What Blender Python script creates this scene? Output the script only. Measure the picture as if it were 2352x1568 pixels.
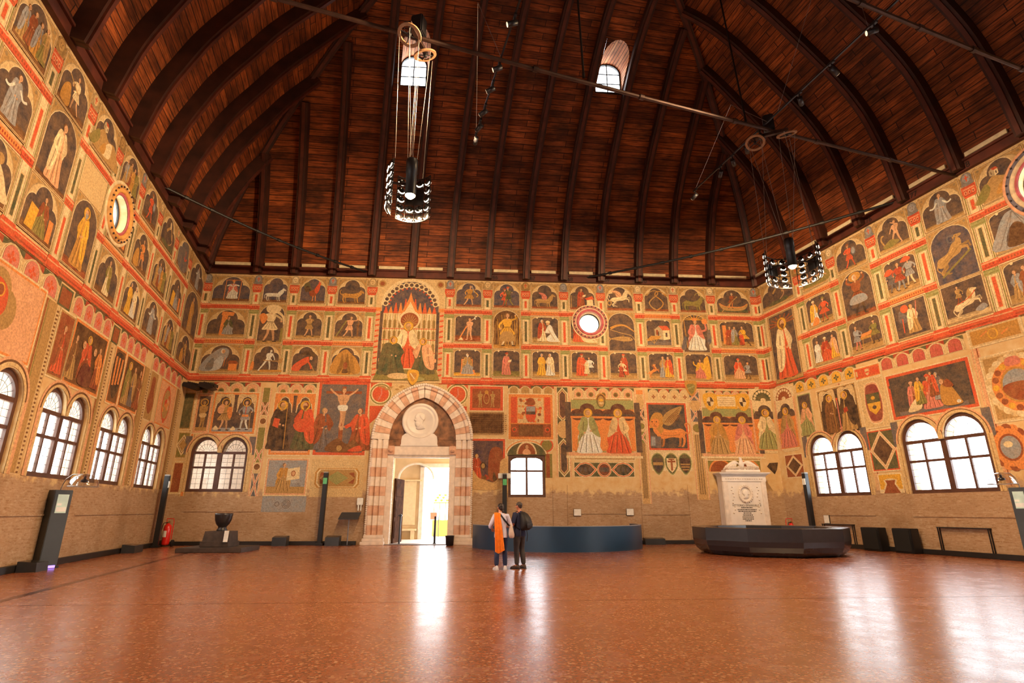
import bpy, bmesh, math, random
from mathutils import Vector, Matrix

# ------------------------------------------------------------------ camera, sky, exposure
SC = bpy.context.scene
for ob in list(bpy.data.objects):
    bpy.data.objects.remove(ob)
C = SC.collection
R = math.radians
EYE = 1.5
cam_data = bpy.data.cameras.new('camera')
cam_data.sensor_width = 36.0
cam_data.lens = 1265.476 / 2352 * 36.0
cam_data.clip_end = 300
cam = bpy.data.objects.new('camera', cam_data)
C.objects.link(cam)
cam.location = (0, 0, EYE)
cam.rotation_euler = (R(90 + 17.0765), R(-0.042), 0)
SC.camera = cam

world = bpy.data.worlds.new('overcast_sky')
SC.world = world
world.use_nodes = True
wn = world.node_tree.nodes
bg = wn['Background']
bg.inputs[0].default_value = (0.93, 0.97, 1.0, 1)
bg.inputs[1].default_value = 10.0

SC.view_settings.view_transform = 'Standard'
SC.view_settings.look = 'None'
SC.view_settings.exposure = 0.0
SC.view_settings.gamma = 1.0
SC.view_settings.use_curve_mapping = False
SC.cycles.use_denoising = True
SC.cycles.max_bounces = 7
SC.cycles.diffuse_bounces = 3
SC.cycles.glossy_bounces = 3
SC.cycles.transparent_max_bounces = 12
SC.cycles.sample_clamp_indirect = 6.0
SC.cycles.caustics_reflective = False
SC.cycles.caustics_refractive = False

# lamp strengths (watts) and colour; the lamps themselves sit in the chandeliers and track heads
LAMP_COL = (1.0, 0.665, 0.36)
W_CHANDELIER = 2400
W_TRACK = 2850

# ------------------------------------------------------------------ plan of the hall (metres, camera at the origin)
ANG_B, ANG_S = R(3.76961), R(105.557)
CL = Vector((-15.849, 26.319))          # far left corner
CR = Vector((13.430, 28.248))           # far right corner
UB = Vector((math.cos(ANG_B), math.sin(ANG_B)))
US = Vector((math.cos(ANG_S), math.sin(ANG_S)))    # along the long walls, away from the camera
DIN = -US
LEN_B = (CR - CL).length
TOP = 13.29                              # top of the plaster
LONG = 52.0                              # length of the long walls
def frame(o, a):
    m = Matrix.Rotation(a, 4, 'Z'); m.translation = (o[0], o[1], 0)
    return m
FRAMES = {'B': frame(CL, ANG_B), 'L': frame(CL, ANG_S), 'R': frame(CR, ANG_S - math.pi)}
RNG = random.Random(7)

# ------------------------------------------------------------------ helpers
def lin(c):
    c = c / 255.0
    return c / 12.92 if c <= 0.04045 else ((c + 0.055) / 1.055) ** 2.4
def hexlin(h):
    h = h.lstrip('#')
    return tuple(lin(int(h[i:i + 2], 16)) for i in (0, 2, 4))
TINT = (1.0, 0.80, 0.60)                 # colour of the warm light on the walls
def paint(h, k=0.80):
    r = hexlin(h)
    return tuple(min(0.86, max(0.004, r[i] ** 1.12 * k * 1.04 / TINT[i])) for i in range(3))

MATS = {}
def mat(name, color=(0.5, 0.5, 0.5), rough=0.5, metal=0.0, var=0.12, scale=6.0, bump=0.0, spec=0.5, coat=0.0, emit=None, estr=1.0):
    """principled surface whose colour is broken up by procedural noise"""
    if name in MATS:
        return MATS[name]
    m = bpy.data.materials.new(name); m.use_nodes = True
    nt = m.node_tree; n = nt.nodes; b = n['Principled BSDF']
    b.inputs['Roughness'].default_value = rough
    b.inputs['Metallic'].default_value = metal
    b.inputs['Specular IOR Level'].default_value = spec
    if coat:
        b.inputs['Coat Weight'].default_value = coat
        b.inputs['Coat Roughness'].default_value = 0.1
    tc = n.new('ShaderNodeTexCoord')
    no = n.new('ShaderNodeTexNoise'); no.inputs['Scale'].default_value = scale; no.inputs['Detail'].default_value = 6
    nt.links.new(tc.outputs['Object'], no.inputs['Vector'])
    mr = n.new('ShaderNodeMapRange'); mr.inputs[1].default_value = 0.3; mr.inputs[2].default_value = 0.7
    mr.inputs[3].default_value = 1 - var; mr.inputs[4].default_value = 1 + var
    nt.links.new(no.outputs[0], mr.inputs[0])
    mx = n.new('ShaderNodeMix'); mx.data_type = 'RGBA'; mx.blend_type = 'MULTIPLY'; mx.inputs[0].default_value = 1
    mx.inputs[6].default_value = (*color, 1)
    nt.links.new(mr.outputs[0], mx.inputs[7])
    nt.links.new(mx.outputs[2], b.inputs['Base Color'])
    if bump:
        bp = n.new('ShaderNodeBump'); bp.inputs['Strength'].default_value = bump; bp.inputs['Distance'].default_value = 0.02
        nt.links.new(no.outputs[0], bp.inputs['Height']); nt.links.new(bp.outputs[0], b.inputs['Normal'])
    if emit:
        b.inputs['Emission Color'].default_value = (*emit, 1)
        b.inputs['Emission Strength'].default_value = estr
    MATS[name] = m
    return m

def link(name, me, parent=None, mats=(), matrix=None):
    for m in mats:
        me.materials.append(m)
    o = bpy.data.objects.new(name, me); C.objects.link(o)
    if matrix is not None:
        o.matrix_basis = matrix                  # given in the world
    if parent is not None:
        o.parent = parent
        if matrix is not None: o.matrix_parent_inverse = world_of(parent).inverted()
    return o
def world_of(o):
    m = o.matrix_basis.copy()
    return world_of(o.parent) @ o.matrix_parent_inverse @ m if o.parent else m
def tag(o, label=None, cat=None, group=None, kind=None):
    if label: o['label'] = label
    if cat: o['category'] = cat
    if group: o['group'] = group
    if kind: o['kind'] = kind
    return o
def empty(name, loc=(0, 0, 0), rz=0.0, matrix=None):
    o = bpy.data.objects.new(name, None); C.objects.link(o)
    o.empty_display_size = 0.2
    if matrix is not None: o.matrix_basis = matrix
    else:
        o.location = loc; o.rotation_euler = (0, 0, rz)
    return o

class MB:
    """collects shapes into one mesh"""
    def __init__(s): s.v = []; s.f = []; s.mi = []; s.smooth = []; s.cur = 0; s.sm = False
    def add(s, vs, fs):
        o = len(s.v); s.v += [tuple(v) for v in vs]
        for f in fs:
            s.f.append([o + i for i in f]); s.mi.append(s.cur); s.smooth.append(s.sm)
        return s
    def box(s, a, b, bev=0.0):
        (x0, y0, z0), (x1, y1, z1) = a, b
        x0, x1 = min(x0, x1), max(x0, x1); y0, y1 = min(y0, y1), max(y0, y1); z0, z1 = min(z0, z1), max(z0, z1)
        e = min(bev, (x1 - x0) * .45, (y1 - y0) * .45, (z1 - z0) * .45)
        if e <= 0:
            return s.add([(x0, y0, z0), (x1, y0, z0), (x1, y1, z0), (x0, y1, z0), (x0, y0, z1), (x1, y0, z1), (x1, y1, z1), (x0, y1, z1)],
                         [(0, 3, 2, 1), (4, 5, 6, 7), (0, 1, 5, 4), (1, 2, 6, 5), (2, 3, 7, 6), (3, 0, 4, 7)])
        bm = bmesh.new(); bmesh.ops.create_cube(bm, size=1)
        for v in bm.verts:
            v.co = Vector(((x0 + x1) / 2 + v.co.x * (x1 - x0), (y0 + y1) / 2 + v.co.y * (y1 - y0), (z0 + z1) / 2 + v.co.z * (z1 - z0)))
        bmesh.ops.bevel(bm, geom=bm.edges[:], offset=e, segments=2, affect='EDGES')
        s.bm(bm); return s
    def bm(s, bm):
        bm.verts.index_update()
        s.add([v.co for v in bm.verts], [[v.index for v in f.verts] for f in bm.faces]); bm.free(); return s
    def ring(s, pts): o = len(s.v); s.v += [tuple(p) for p in pts]; return list(range(o, o + len(pts)))
    def loft(s, rings, cap=True, closed=True):
        ids = [s.ring(r) for r in rings]; n = len(ids[0])
        for a, b in zip(ids, ids[1:]):
            for i in range(n if closed else n - 1):
                j = (i + 1) % n
                s.f.append([a[i], a[j], b[j], b[i]]); s.mi.append(s.cur); s.smooth.append(s.sm)
        if cap and closed:
            s.f.append(ids[0][::-1]); s.mi.append(s.cur); s.smooth.append(False)
            s.f.append(ids[-1]); s.mi.append(s.cur); s.smooth.append(False)
        return s
    def tube(s, pts, r, n=8, cap=True):
        pts = [Vector(p) for p in pts]; rings = []
        rr = r if isinstance(r, (list, tuple)) else [r] * len(pts)
        up = Vector((0, 0, 1))
        t0 = (pts[1] - pts[0]).normalized()
        if abs(t0.z) > .95: up = Vector((0, 1, 0))
        for i, p in enumerate(pts):
            t = (pts[min(i + 1, len(pts) - 1)] - pts[max(i - 1, 0)]).normalized()
            a = t.cross(up).normalized(); b = a.cross(t).normalized()
            rings.append([p + a * rr[i] * math.cos(2 * math.pi * k / n) + b * rr[i] * math.sin(2 * math.pi * k / n) for k in range(n)])
        return s.loft(rings, cap)
    def lathe(s, prof, c=(0, 0, 0), n=24, cap=True):
        return s.loft([[(c[0] + r * math.cos(2 * math.pi * k / n), c[1] + r * math.sin(2 * math.pi * k / n), c[2] + z) for k in range(n)] for r, z in prof], cap)
    def prism(s, outline, y0, y1):
        """outline in x,z extruded along y"""
        n = len(outline)
        s.add([(x, y0, z) for x, z in outline] + [(x, y1, z) for x, z in outline],
              [list(range(n)), list(range(n, 2 * n))[::-1]] + [[i, i + n, (i + 1) % n + n, (i + 1) % n] for i in range(n)])
        return s
    def ribbon(s, pa, pb):
        n = len(pa)
        return s.add(list(pa) + list(pb), [[i, i + 1, n + i + 1, n + i] for i in range(n - 1)])
    def build(s, name, mats, parent=None, matrix=None, recalc=True):
        me = bpy.data.meshes.new(name); me.from_pydata(s.v, [], s.f); me.validate()
        if not isinstance(mats, (list, tuple)): mats = [mats]
        if len(me.polygons) == len(s.mi):
            me.polygons.foreach_set('material_index', s.mi)
            me.polygons.foreach_set('use_smooth', s.smooth)
        if recalc:
            bm = bmesh.new(); bm.from_mesh(me); bmesh.ops.recalc_face_normals(bm, faces=bm.faces); bm.to_mesh(me); bm.free()
        return link(name, me, parent, mats, matrix)

def copy_tree(o, parent=None):
    c = o.copy(); C.objects.link(c)
    if parent is not None: c.parent = parent
    for ch in [k for k in bpy.data.objects if k.parent == o]:
        copy_tree(ch, c)
    return c
def text_mesh(name, s, size, m, parent, matrix, depth=0.004, align='CENTER'):
    cu = bpy.data.curves.new(name, 'FONT'); cu.body = s; cu.size = size; cu.extrude = depth; cu.align_x = align
    t = bpy.data.objects.new(name, cu); C.objects.link(t)
    me = bpy.data.meshes.new_from_object(t.evaluated_get(bpy.context.evaluated_depsgraph_get()))
    bpy.data.objects.remove(t)
    return link(name, me, parent, [m], matrix)
UPRIGHT = Matrix.Rotation(R(90), 4, 'X')

# ------------------------------------------------------------------ surface materials
def nodes_of(name):
    m = bpy.data.materials.new(name); m.use_nodes = True
    return m, m.node_tree, m.node_tree.nodes, m.node_tree.nodes['Principled BSDF']
def N(nt, kind, **kw):
    n = nt.nodes.new(kind)
    for k, v in kw.items():
        if isinstance(k, str) and k.startswith('i'): n.inputs[int(k[1:])].default_value = v
        else: setattr(n, k, v)
    return n
def mixc(nt, fac, a, b, blend='MIX'):
    x = nt.nodes.new('ShaderNodeMix'); x.data_type = 'RGBA'; x.blend_type = blend
    for v, i in ((fac, 0), (a, 6), (b, 7)):
        if isinstance(v, bpy.types.NodeSocket): nt.links.new(v, x.inputs[i])
        elif i == 0: x.inputs[0].default_value = v
        else: x.inputs[i].default_value = (*v, 1)
    return x.outputs[2]
def mathn(nt, op, a, b=0.0, c=0.0):
    x = nt.nodes.new('ShaderNodeMath'); x.operation = op
    for i, v in enumerate((a, b, c)):
        if isinstance(v, bpy.types.NodeSocket): nt.links.new(v, x.inputs[i])
        else: x.inputs[i].default_value = v
    return x.outputs[0]
def ramp(nt, sock, a, b, lo=0.0, hi=1.0):
    x = nt.nodes.new('ShaderNodeMapRange'); x.clamp = True
    nt.links.new(sock, x.inputs[0])
    for i, v in ((1, a), (2, b), (3, lo), (4, hi)): x.inputs[i].default_value = v
    return x.outputs[0]
def noise(nt, vec, scale, detail=6, rough=0.55):
    x = nt.nodes.new('ShaderNodeTexNoise'); x.inputs['Scale'].default_value = scale; x.inputs['Detail'].default_value = detail
    x.inputs['Roughness'].default_value = rough
    nt.links.new(vec, x.inputs['Vector']); return x.outputs[0]

def plaster_wall():
    """old lime plaster above, bare worn brick below, ragged edge between them"""
    m, nt, n, b = nodes_of('plaster_and_brick')
    tc = N(nt, 'ShaderNodeTexCoord'); obj = tc.outputs['Object']
    sep = N(nt, 'ShaderNodeSeparateXYZ'); nt.links.new(obj, sep.inputs[0])
    cmb = N(nt, 'ShaderNodeCombineXYZ'); nt.links.new(sep.outputs[0], cmb.inputs[0]); nt.links.new(sep.outputs[2], cmb.inputs[1])
    br = N(nt, 'ShaderNodeTexBrick'); nt.links.new(cmb.outputs[0], br.inputs['Vector'])
    br.inputs['Scale'].default_value = 1.0; br.inputs['Brick Width'].default_value = 0.27; br.inputs['Row Height'].default_value = 0.072
    br.inputs['Mortar Size'].default_value = 0.010; br.inputs['Mortar Smooth'].default_value = 0.6
    br.inputs['Color1'].default_value = (*paint('#A9794D'), 1); br.inputs['Color2'].default_value = (*paint('#CBA076'), 1)
    br.inputs['Mortar'].default_value = (*paint('#C79F76'), 1)
    big = noise(nt, obj, 0.55, 8); mid = noise(nt, obj, 2.6, 8, .65); fine = noise(nt, obj, 14, 6, .7)
    brick = mixc(nt, ramp(nt, mid, .38, .60, .25, .95), br.outputs[0], paint('#C2946A'))
    brick = mixc(nt, ramp(nt, fine, .56, .70, 0, .65), brick, paint('#DDBB96'))
    st = N(nt, 'ShaderNodeMapping'); st.inputs['Scale'].default_value = (2.2, 2.2, 9.0); nt.links.new(obj, st.inputs[0])
    streak = noise(nt, st.outputs[0], 2.4, 8, .75)
    brick = mixc(nt, ramp(nt, streak, .54, .66, 0, .75), brick, paint('#DDB98F'))
    brick = mixc(nt, ramp(nt, streak, .46, .36, 0, .7), brick, paint('#8E6038'))
    brick = mixc(nt, ramp(nt, big, .5, .7, 0, .5), brick, paint('#94683F'))
    pl = mixc(nt, ramp(nt, mid, .35, .7), paint('#DDA667'), paint('#E9BE84'))
    pl = mixc(nt, ramp(nt, fine, .6, .8, 0, .4), pl, paint('#C58C50'))
    edge = mathn(nt, 'ADD', sep.outputs[2], mathn(nt, 'MULTIPLY', mathn(nt, 'SUBTRACT', mid, .5), 1.6))
    col = mixc(nt, ramp(nt, edge, 2.25, 2.45), brick, pl)
    nt.links.new(col, b.inputs['Base Color']); b.inputs['Roughness'].default_value = .9; b.inputs['Specular IOR Level'].default_value = .2
    bp = N(nt, 'ShaderNodeBump'); bp.inputs['Strength'].default_value = .5; bp.inputs['Distance'].default_value = .02
    nt.links.new(mathn(nt, 'ADD', fine, mathn(nt, 'MULTIPLY', mid, .8)), bp.inputs['Height']); nt.links.new(bp.outputs[0], b.inputs['Normal'])
    return m

def fresco_paint():
    """faded wall paint: each face carries its pigment, noise wears it"""
    m, nt, n, b = nodes_of('fresco_paint')
    at = N(nt, 'ShaderNodeAttribute'); at.attribute_name = 'pigment'
    tc = N(nt, 'ShaderNodeTexCoord'); obj = tc.outputs['Object']
    a = noise(nt, obj, 3.2, 8, .65); f = noise(nt, obj, 17, 8, .7); g = noise(nt, obj, 60, 4, .7)
    col = mixc(nt, ramp(nt, a, .35, .75, .05, .42), at.outputs['Color'], paint('#C98F55'))
    col = mixc(nt, 1.0, col, ramp(nt, f, .3, .7, .62, 1.32), 'MULTIPLY')
    col = mixc(nt, 1.0, col, ramp(nt, g, .3, .7, .86, 1.12), 'MULTIPLY')
    col = mixc(nt, ramp(nt, f, .66, .8, 0, .5), col, paint('#E3B27A'))
    nt.links.new(col, b.inputs['Base Color']); b.inputs['Roughness'].default_value = .85; b.inputs['Specular IOR Level'].default_value = .25
    return m

def terrazzo():
    m, nt, n, b = nodes_of('polished_terrazzo')
    tc = N(nt, 'ShaderNodeTexCoord'); obj = tc.outputs['Object']
    vo = N(nt, 'ShaderNodeTexVoronoi'); vo.inputs['Scale'].default_value = 38; nt.links.new(obj, vo.inputs['Vector'])
    sx = N(nt, 'ShaderNodeSeparateColor'); nt.links.new(vo.outputs['Color'], sx.inputs[0])
    big = noise(nt, obj, .35, 6); mid = noise(nt, obj, 2.2, 6, .6); fn = noise(nt, obj, 30, 4)
    col = mixc(nt, sx.outputs[0], hexlin('#8A4A2D'), hexlin('#A05C39'))
    col = mixc(nt, ramp(nt, sx.outputs[1], .8, .95), col, hexlin('#643824'))
    col = mixc(nt, ramp(nt, sx.outputs[2], .86, .95), col, hexlin('#BB8A64'))
    col = mixc(nt, ramp(nt, big, .4, .65, 0, .45), col, hexlin('#864C32'))
    col = mixc(nt, 1.0, col, ramp(nt, mid, .3, .7, .93, 1.07), 'MULTIPLY')
    nt.links.new(col, b.inputs['Base Color'])
    nt.links.new(ramp(nt, mid, .3, .7, .22, .30), b.inputs['Roughness'])
    b.inputs['Specular IOR Level'].default_value = .95
    bp = N(nt, 'ShaderNodeBump'); bp.inputs['Strength'].default_value = .05; bp.inputs['Distance'].default_value = .003
    nt.links.new(fn, bp.inputs['Height']); nt.links.new(bp.outputs[0], b.inputs['Normal'])
    return m

def boards(name, c1, c2, c3, w=0.30, along=4.5):
    """planks running along u, courses along v (uv in metres)"""
    m, nt, n, b = nodes_of(name)
    uv = N(nt, 'ShaderNodeUVMap'); uv.uv_map = 'metres'
    br = N(nt, 'ShaderNodeTexBrick'); nt.links.new(uv.outputs[0], br.inputs['Vector'])
    br.inputs['Scale'].default_value = 1; br.inputs['Brick Width'].default_value = along; br.inputs['Row Height'].default_value = w
    br.inputs['Mortar Size'].default_value = .018; br.inputs['Mortar Smooth'].default_value = .3
    br.inputs['Color1'].default_value = (0, 0, 0, 1); br.inputs['Color2'].default_value = (1, 1, 1, 1); br.inputs['Mortar'].default_value = (0, 0, 0, 1)
    mp = N(nt, 'ShaderNodeMapping'); mp.inputs['Scale'].default_value = (.7, 9, 1); nt.links.new(uv.outputs[0], mp.inputs[0])
    g = noise(nt, mp.outputs[0], 1.6, 8, .65)
    mp2 = N(nt, 'ShaderNodeMapping'); mp2.inputs['Scale'].default_value = (.6, 1.0, 1); nt.links.new(uv.outputs[0], mp2.inputs[0])
    big = noise(nt, mp2.outputs[0], .8, 6, .6)
    sp = N(nt, 'ShaderNodeSeparateColor'); nt.links.new(br.outputs[0], sp.inputs[0])
    col = mixc(nt, sp.outputs[0], c1, c2)
    col = mixc(nt, ramp(nt, g, .4, .68), col, c3)
    col = mixc(nt, 1.0, col, ramp(nt, big, .34, .64, .30, 1.40), 'MULTIPLY')
    col = mixc(nt, mathn(nt, 'MULTIPLY', br.outputs['Fac'], .85), col, (.004, .002, .001))
    nt.links.new(col, b.inputs['Base Color']); b.inputs['Roughness'].default_value = .62; b.inputs['Specular IOR Level'].default_value = .35
    bp = N(nt, 'ShaderNodeBump'); bp.inputs['Strength'].default_value = .4; bp.inputs['Distance'].default_value = .03
    nt.links.new(mathn(nt, 'SUBTRACT', g, br.outputs['Fac']), bp.inputs['Height']); nt.links.new(bp.outputs[0], b.inputs['Normal'])
    return m

def window_glass(name, tint=(.95, .97, 1.0), opac=.12):
    m = bpy.data.materials.new(name); m.use_nodes = True
    nt = m.node_tree; nt.nodes.clear()
    out = N(nt, 'ShaderNodeOutputMaterial')
    tc = N(nt, 'ShaderNodeTexCoord')
    tr = N(nt, 'ShaderNodeBsdfTransparent')
    f = noise(nt, tc.outputs['Object'], 9, 4)
    nt.links.new(mixc(nt, ramp(nt, f, .35, .7), tint, tuple(t * .8 for t in tint)), tr.inputs[0])
    gl = N(nt, 'ShaderNodeBsdfGlossy'); gl.inputs['Roughness'].default_value = .15
    tl = N(nt, 'ShaderNodeBsdfTranslucent'); tl.inputs[0].default_value = (*tint, 1)
    a = N(nt, 'ShaderNodeMixShader'); a.inputs[0].default_value = opac
    nt.links.new(tr.outputs[0], a.inputs[1]); nt.links.new(tl.outputs[0], a.inputs[2])
    b = N(nt, 'ShaderNodeMixShader'); b.inputs[0].default_value = .05
    nt.links.new(a.outputs[0], b.inputs[1]); nt.links.new(gl.outputs[0], b.inputs[2])
    nt.links.new(b.outputs[0], out.inputs[0])
    return m

M_WALL = plaster_wall(); M_FRESCO = fresco_paint(); M_FLOOR = terrazzo()
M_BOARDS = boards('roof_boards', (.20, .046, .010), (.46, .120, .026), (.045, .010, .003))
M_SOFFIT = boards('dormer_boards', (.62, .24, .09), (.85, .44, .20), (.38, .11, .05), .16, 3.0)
M_RIB = mat('rib_timber', (.042, .011, .005), .6, var=.5, scale=1.7, bump=.3)
M_PLATE = mat('plate_timber', (.085, .018, .008), .6, var=.4, scale=2.2, bump=.2)
M_CREAM = mat('eaves_board', paint('#E8C793'), .8, var=.15)
M_IRON = mat('dark_iron', (.022, .020, .019), .45, metal=.6, var=.2)
M_ROD = mat('rusty_iron', (.050, .024, .016), .5, metal=.5, var=.4, scale=3)
M_BLACK = mat('black_metal', (.010, .010, .012), .42, var=.15)
M_ANTH = mat('anthracite_steel', (.030, .034, .042), .40, var=.12, spec=.5)
M_FRAME = mat('window_oak', (.085, .034, .020), .5, var=.25, scale=5)
M_LEAD = mat('window_lead', (.05, .05, .055), .5, metal=.4)
M_GLASS = window_glass('leaded_glass', (.98, .95, .88), .10)
M_GLASS_C = window_glass('clear_glass', (.97, .99, 1.0), .04)
M_MARBLE = mat('white_marble', (.72, .66, .60), .45, var=.08, scale=2.5)
M_MARBLE2 = mat('veined_marble', (.70, .61, .53), .45, var=.14, scale=5)
M_PINK = mat('pink_stone', (.60, .35, .23), .6, var=.2, scale=4)
M_STONE = mat('dark_stone', (.060, .040, .030), .65, var=.35, scale=5, bump=.3)
M_BASALT = mat('black_stone', (.022, .019, .022), .30, var=.25, scale=4)

# ------------------------------------------------------------------ painting on walls: coloured faces a few millimetres proud of the plaster
PAL = dict(cream='#E2B67A', lcream='#EFC990', plaster='#DBA667', red='#DE5532', dred='#B23A27', orange='#EC8B45', olive='#8C7C3E', green='#4F5638',
           dark='#4C403C', blue='#474750', brown='#7A4B2A', dbrown='#54331F', tan='#BC8C50', skin='#DFA270', white='#E8D6B4', grey='#A0988A', gold='#EBA838',
           pink='#DD7B62', line='#6A4024', black='#2C2624', lgreen='#A39A5C', peach='#EBA673', ochre='#C98A3E', slate='#6A625C', rust='#9C4A2A')
def shade(h, k):
    h = PAL.get(h, h).lstrip('#')
    return '#%02X%02X%02X' % tuple(min(255, max(0, int(int(h[i:i + 2], 16) * k))) for i in (0, 2, 4))
OPEN = {}                                # convex outlines of the openings of each wall
def clip_openings(me, wall):
    xs = [v.co.x for v in me.vertices]; zs = [v.co.z for v in me.vertices]
    todo = [h for h in OPEN.get(wall.name, []) if max(p[0] for p in h) > min(xs) and min(p[0] for p in h) < max(xs) and max(p[1] for p in h) > min(zs) and min(p[1] for p in h) < max(zs)]
    if not todo: return
    bm = bmesh.new(); bm.from_mesh(me)
    for h in todo:
        n = len(h); x0, x1, z0, z1 = min(p[0] for p in h), max(p[0] for p in h), min(p[1] for p in h), max(p[1] for p in h)
        def near(f): return max(v.co.x for v in f.verts) > x0 and min(v.co.x for v in f.verts) < x1 and max(v.co.z for v in f.verts) > z0 and min(v.co.z for v in f.verts) < z1
        for i in range(n):
            a, b = h[i], h[(i + 1) % n]; nx, nz = b[1] - a[1], a[0] - b[0]
            if abs(nx) + abs(nz) < 1e-6: continue
            fs = [f for f in bm.faces if near(f)]
            if not fs: break
            geom = list({e for f in fs for e in f.edges}) + list({v for f in fs for v in f.verts}) + fs
            bmesh.ops.bisect_plane(bm, geom=geom, dist=1e-5, plane_co=(a[0], 0, a[1]), plane_no=(nx, 0, nz))
        def inside(c):
            return all((h[(i + 1) % n][0] - h[i][0]) * (c.z - h[i][1]) - (h[(i + 1) % n][1] - h[i][1]) * (c.x - h[i][0]) > -1e-5 for i in range(n))
        dead = [f for f in bm.faces if near(f) and inside(f.calc_center_median())]
        bmesh.ops.delete(bm, geom=dead, context='FACES')
    bm.to_mesh(me); bm.free()
class Paint:
    def __init__(s, wall, y0=0.004):
        s.w = wall; s.v = []; s.f = []; s.c = []; s.y = -y0; s.step = 0.0002
    def poly(s, pts, col):
        if len(pts) < 3: return s
        o = len(s.v); s.v += [(p[0], s.y, p[1]) for p in pts]; s.f.append(list(range(o, o + len(pts))))
        s.c.append(paint(PAL.get(col, col))); s.y -= s.step
        return s
    def rect(s, x0, z0, x1, z1, col): return s.poly([(x0, z0), (x1, z0), (x1, z1), (x0, z1)], col)
    def frame(s, x0, z0, x1, z1, w, col):
        for a in ((x0, z0, x1, z0 + w), (x0, z1 - w, x1, z1), (x0, z0 + w, x0 + w, z1 - w), (x1 - w, z0 + w, x1, z1 - w)):
            y = s.y; s.rect(*a, col); s.y = y
        s.y -= s.step; return s
    def ell(s, cx, cz, rx, rz, col, n=22, rot=0.0):
        c, d = math.cos(rot), math.sin(rot)
        return s.poly([(cx + rx * math.cos(t) * c - rz * math.sin(t) * d, cz + rx * math.cos(t) * d + rz * math.sin(t) * c) for t in [2 * math.pi * i / n for i in range(n)]], col)
    def annulus(s, cx, cz, r0, r1, col, n=36, a0=0.0, a1=2 * math.pi, kx=1.0):
        y = s.y
        for i in range(n):
            t, u = a0 + (a1 - a0) * i / n, a0 + (a1 - a0) * (i + 1) / n
            s.y = y
            s.poly([(cx + kx * r0 * math.cos(t), cz + r0 * math.sin(t)), (cx + kx * r1 * math.cos(t), cz + r1 * math.sin(t)),
                    (cx + kx * r1 * math.cos(u), cz + r1 * math.sin(u)), (cx + kx * r0 * math.cos(u), cz + r0 * math.sin(u))], col)
        return s
    def stroke(s, pts, w, col, taper=1.0):
        n = len(pts); L = []; Rr = []
        for i, p in enumerate(pts):
            a, b = pts[max(i - 1, 0)], pts[min(i + 1, n - 1)]
            dx, dz = b[0] - a[0], b[1] - a[1]; l = math.hypot(dx, dz) or 1
            k = w * .5 * (1 + (taper - 1) * i / (n - 1))
            L.append((p[0] - dz / l * k, p[1] + dx / l * k)); Rr.append((p[0] + dz / l * k, p[1] - dx / l * k))
        y = s.y
        for i in range(n - 1):
            s.y = y; s.poly([L[i], L[i + 1], Rr[i + 1], Rr[i]], col)
        return s
    def build(s, name, parent, label=None):
        me = bpy.data.meshes.new(name); me.from_pydata(s.v, [], s.f)
        # winding: faces must look into the hall (local -y)
        at = me.color_attributes.new('pigment', 'FLOAT_COLOR', 'CORNER')
        k = 0; buf = []
        for f, c in zip(s.f, s.c): buf += [*c, 1.0] * len(f)
        at.data.foreach_set('color', buf)
        clip_openings(me, s.w)
        o = link(name, me, parent, [M_FRESCO])
        o.matrix_parent_inverse = Matrix.Identity(4)
        if label: o['label'] = label
        return o
def spline(pts, n=5, closed=True):
    out = []; m = len(pts)
    for i in range(m if closed else m - 1):
        g = (lambda j: pts[j % m]) if closed else (lambda j: pts[min(max(j, 0), m - 1)])
        p0, p1, p2, p3 = g(i - 1), g(i), g(i + 1), g(i + 2)
        for k in range(n):
            t = k / n
            out.append(tuple(.5 * (2 * p1[a] + (p2[a] - p0[a]) * t + (2 * p0[a] - 5 * p1[a] + 4 * p2[a] - p3[a]) * t * t + (3 * p1[a] - p0[a] - 3 * p2[a] + p3[a]) * t ** 3) for a in (0, 1)))
    if not closed: out.append(tuple(pts[-1]))
    return out

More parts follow.
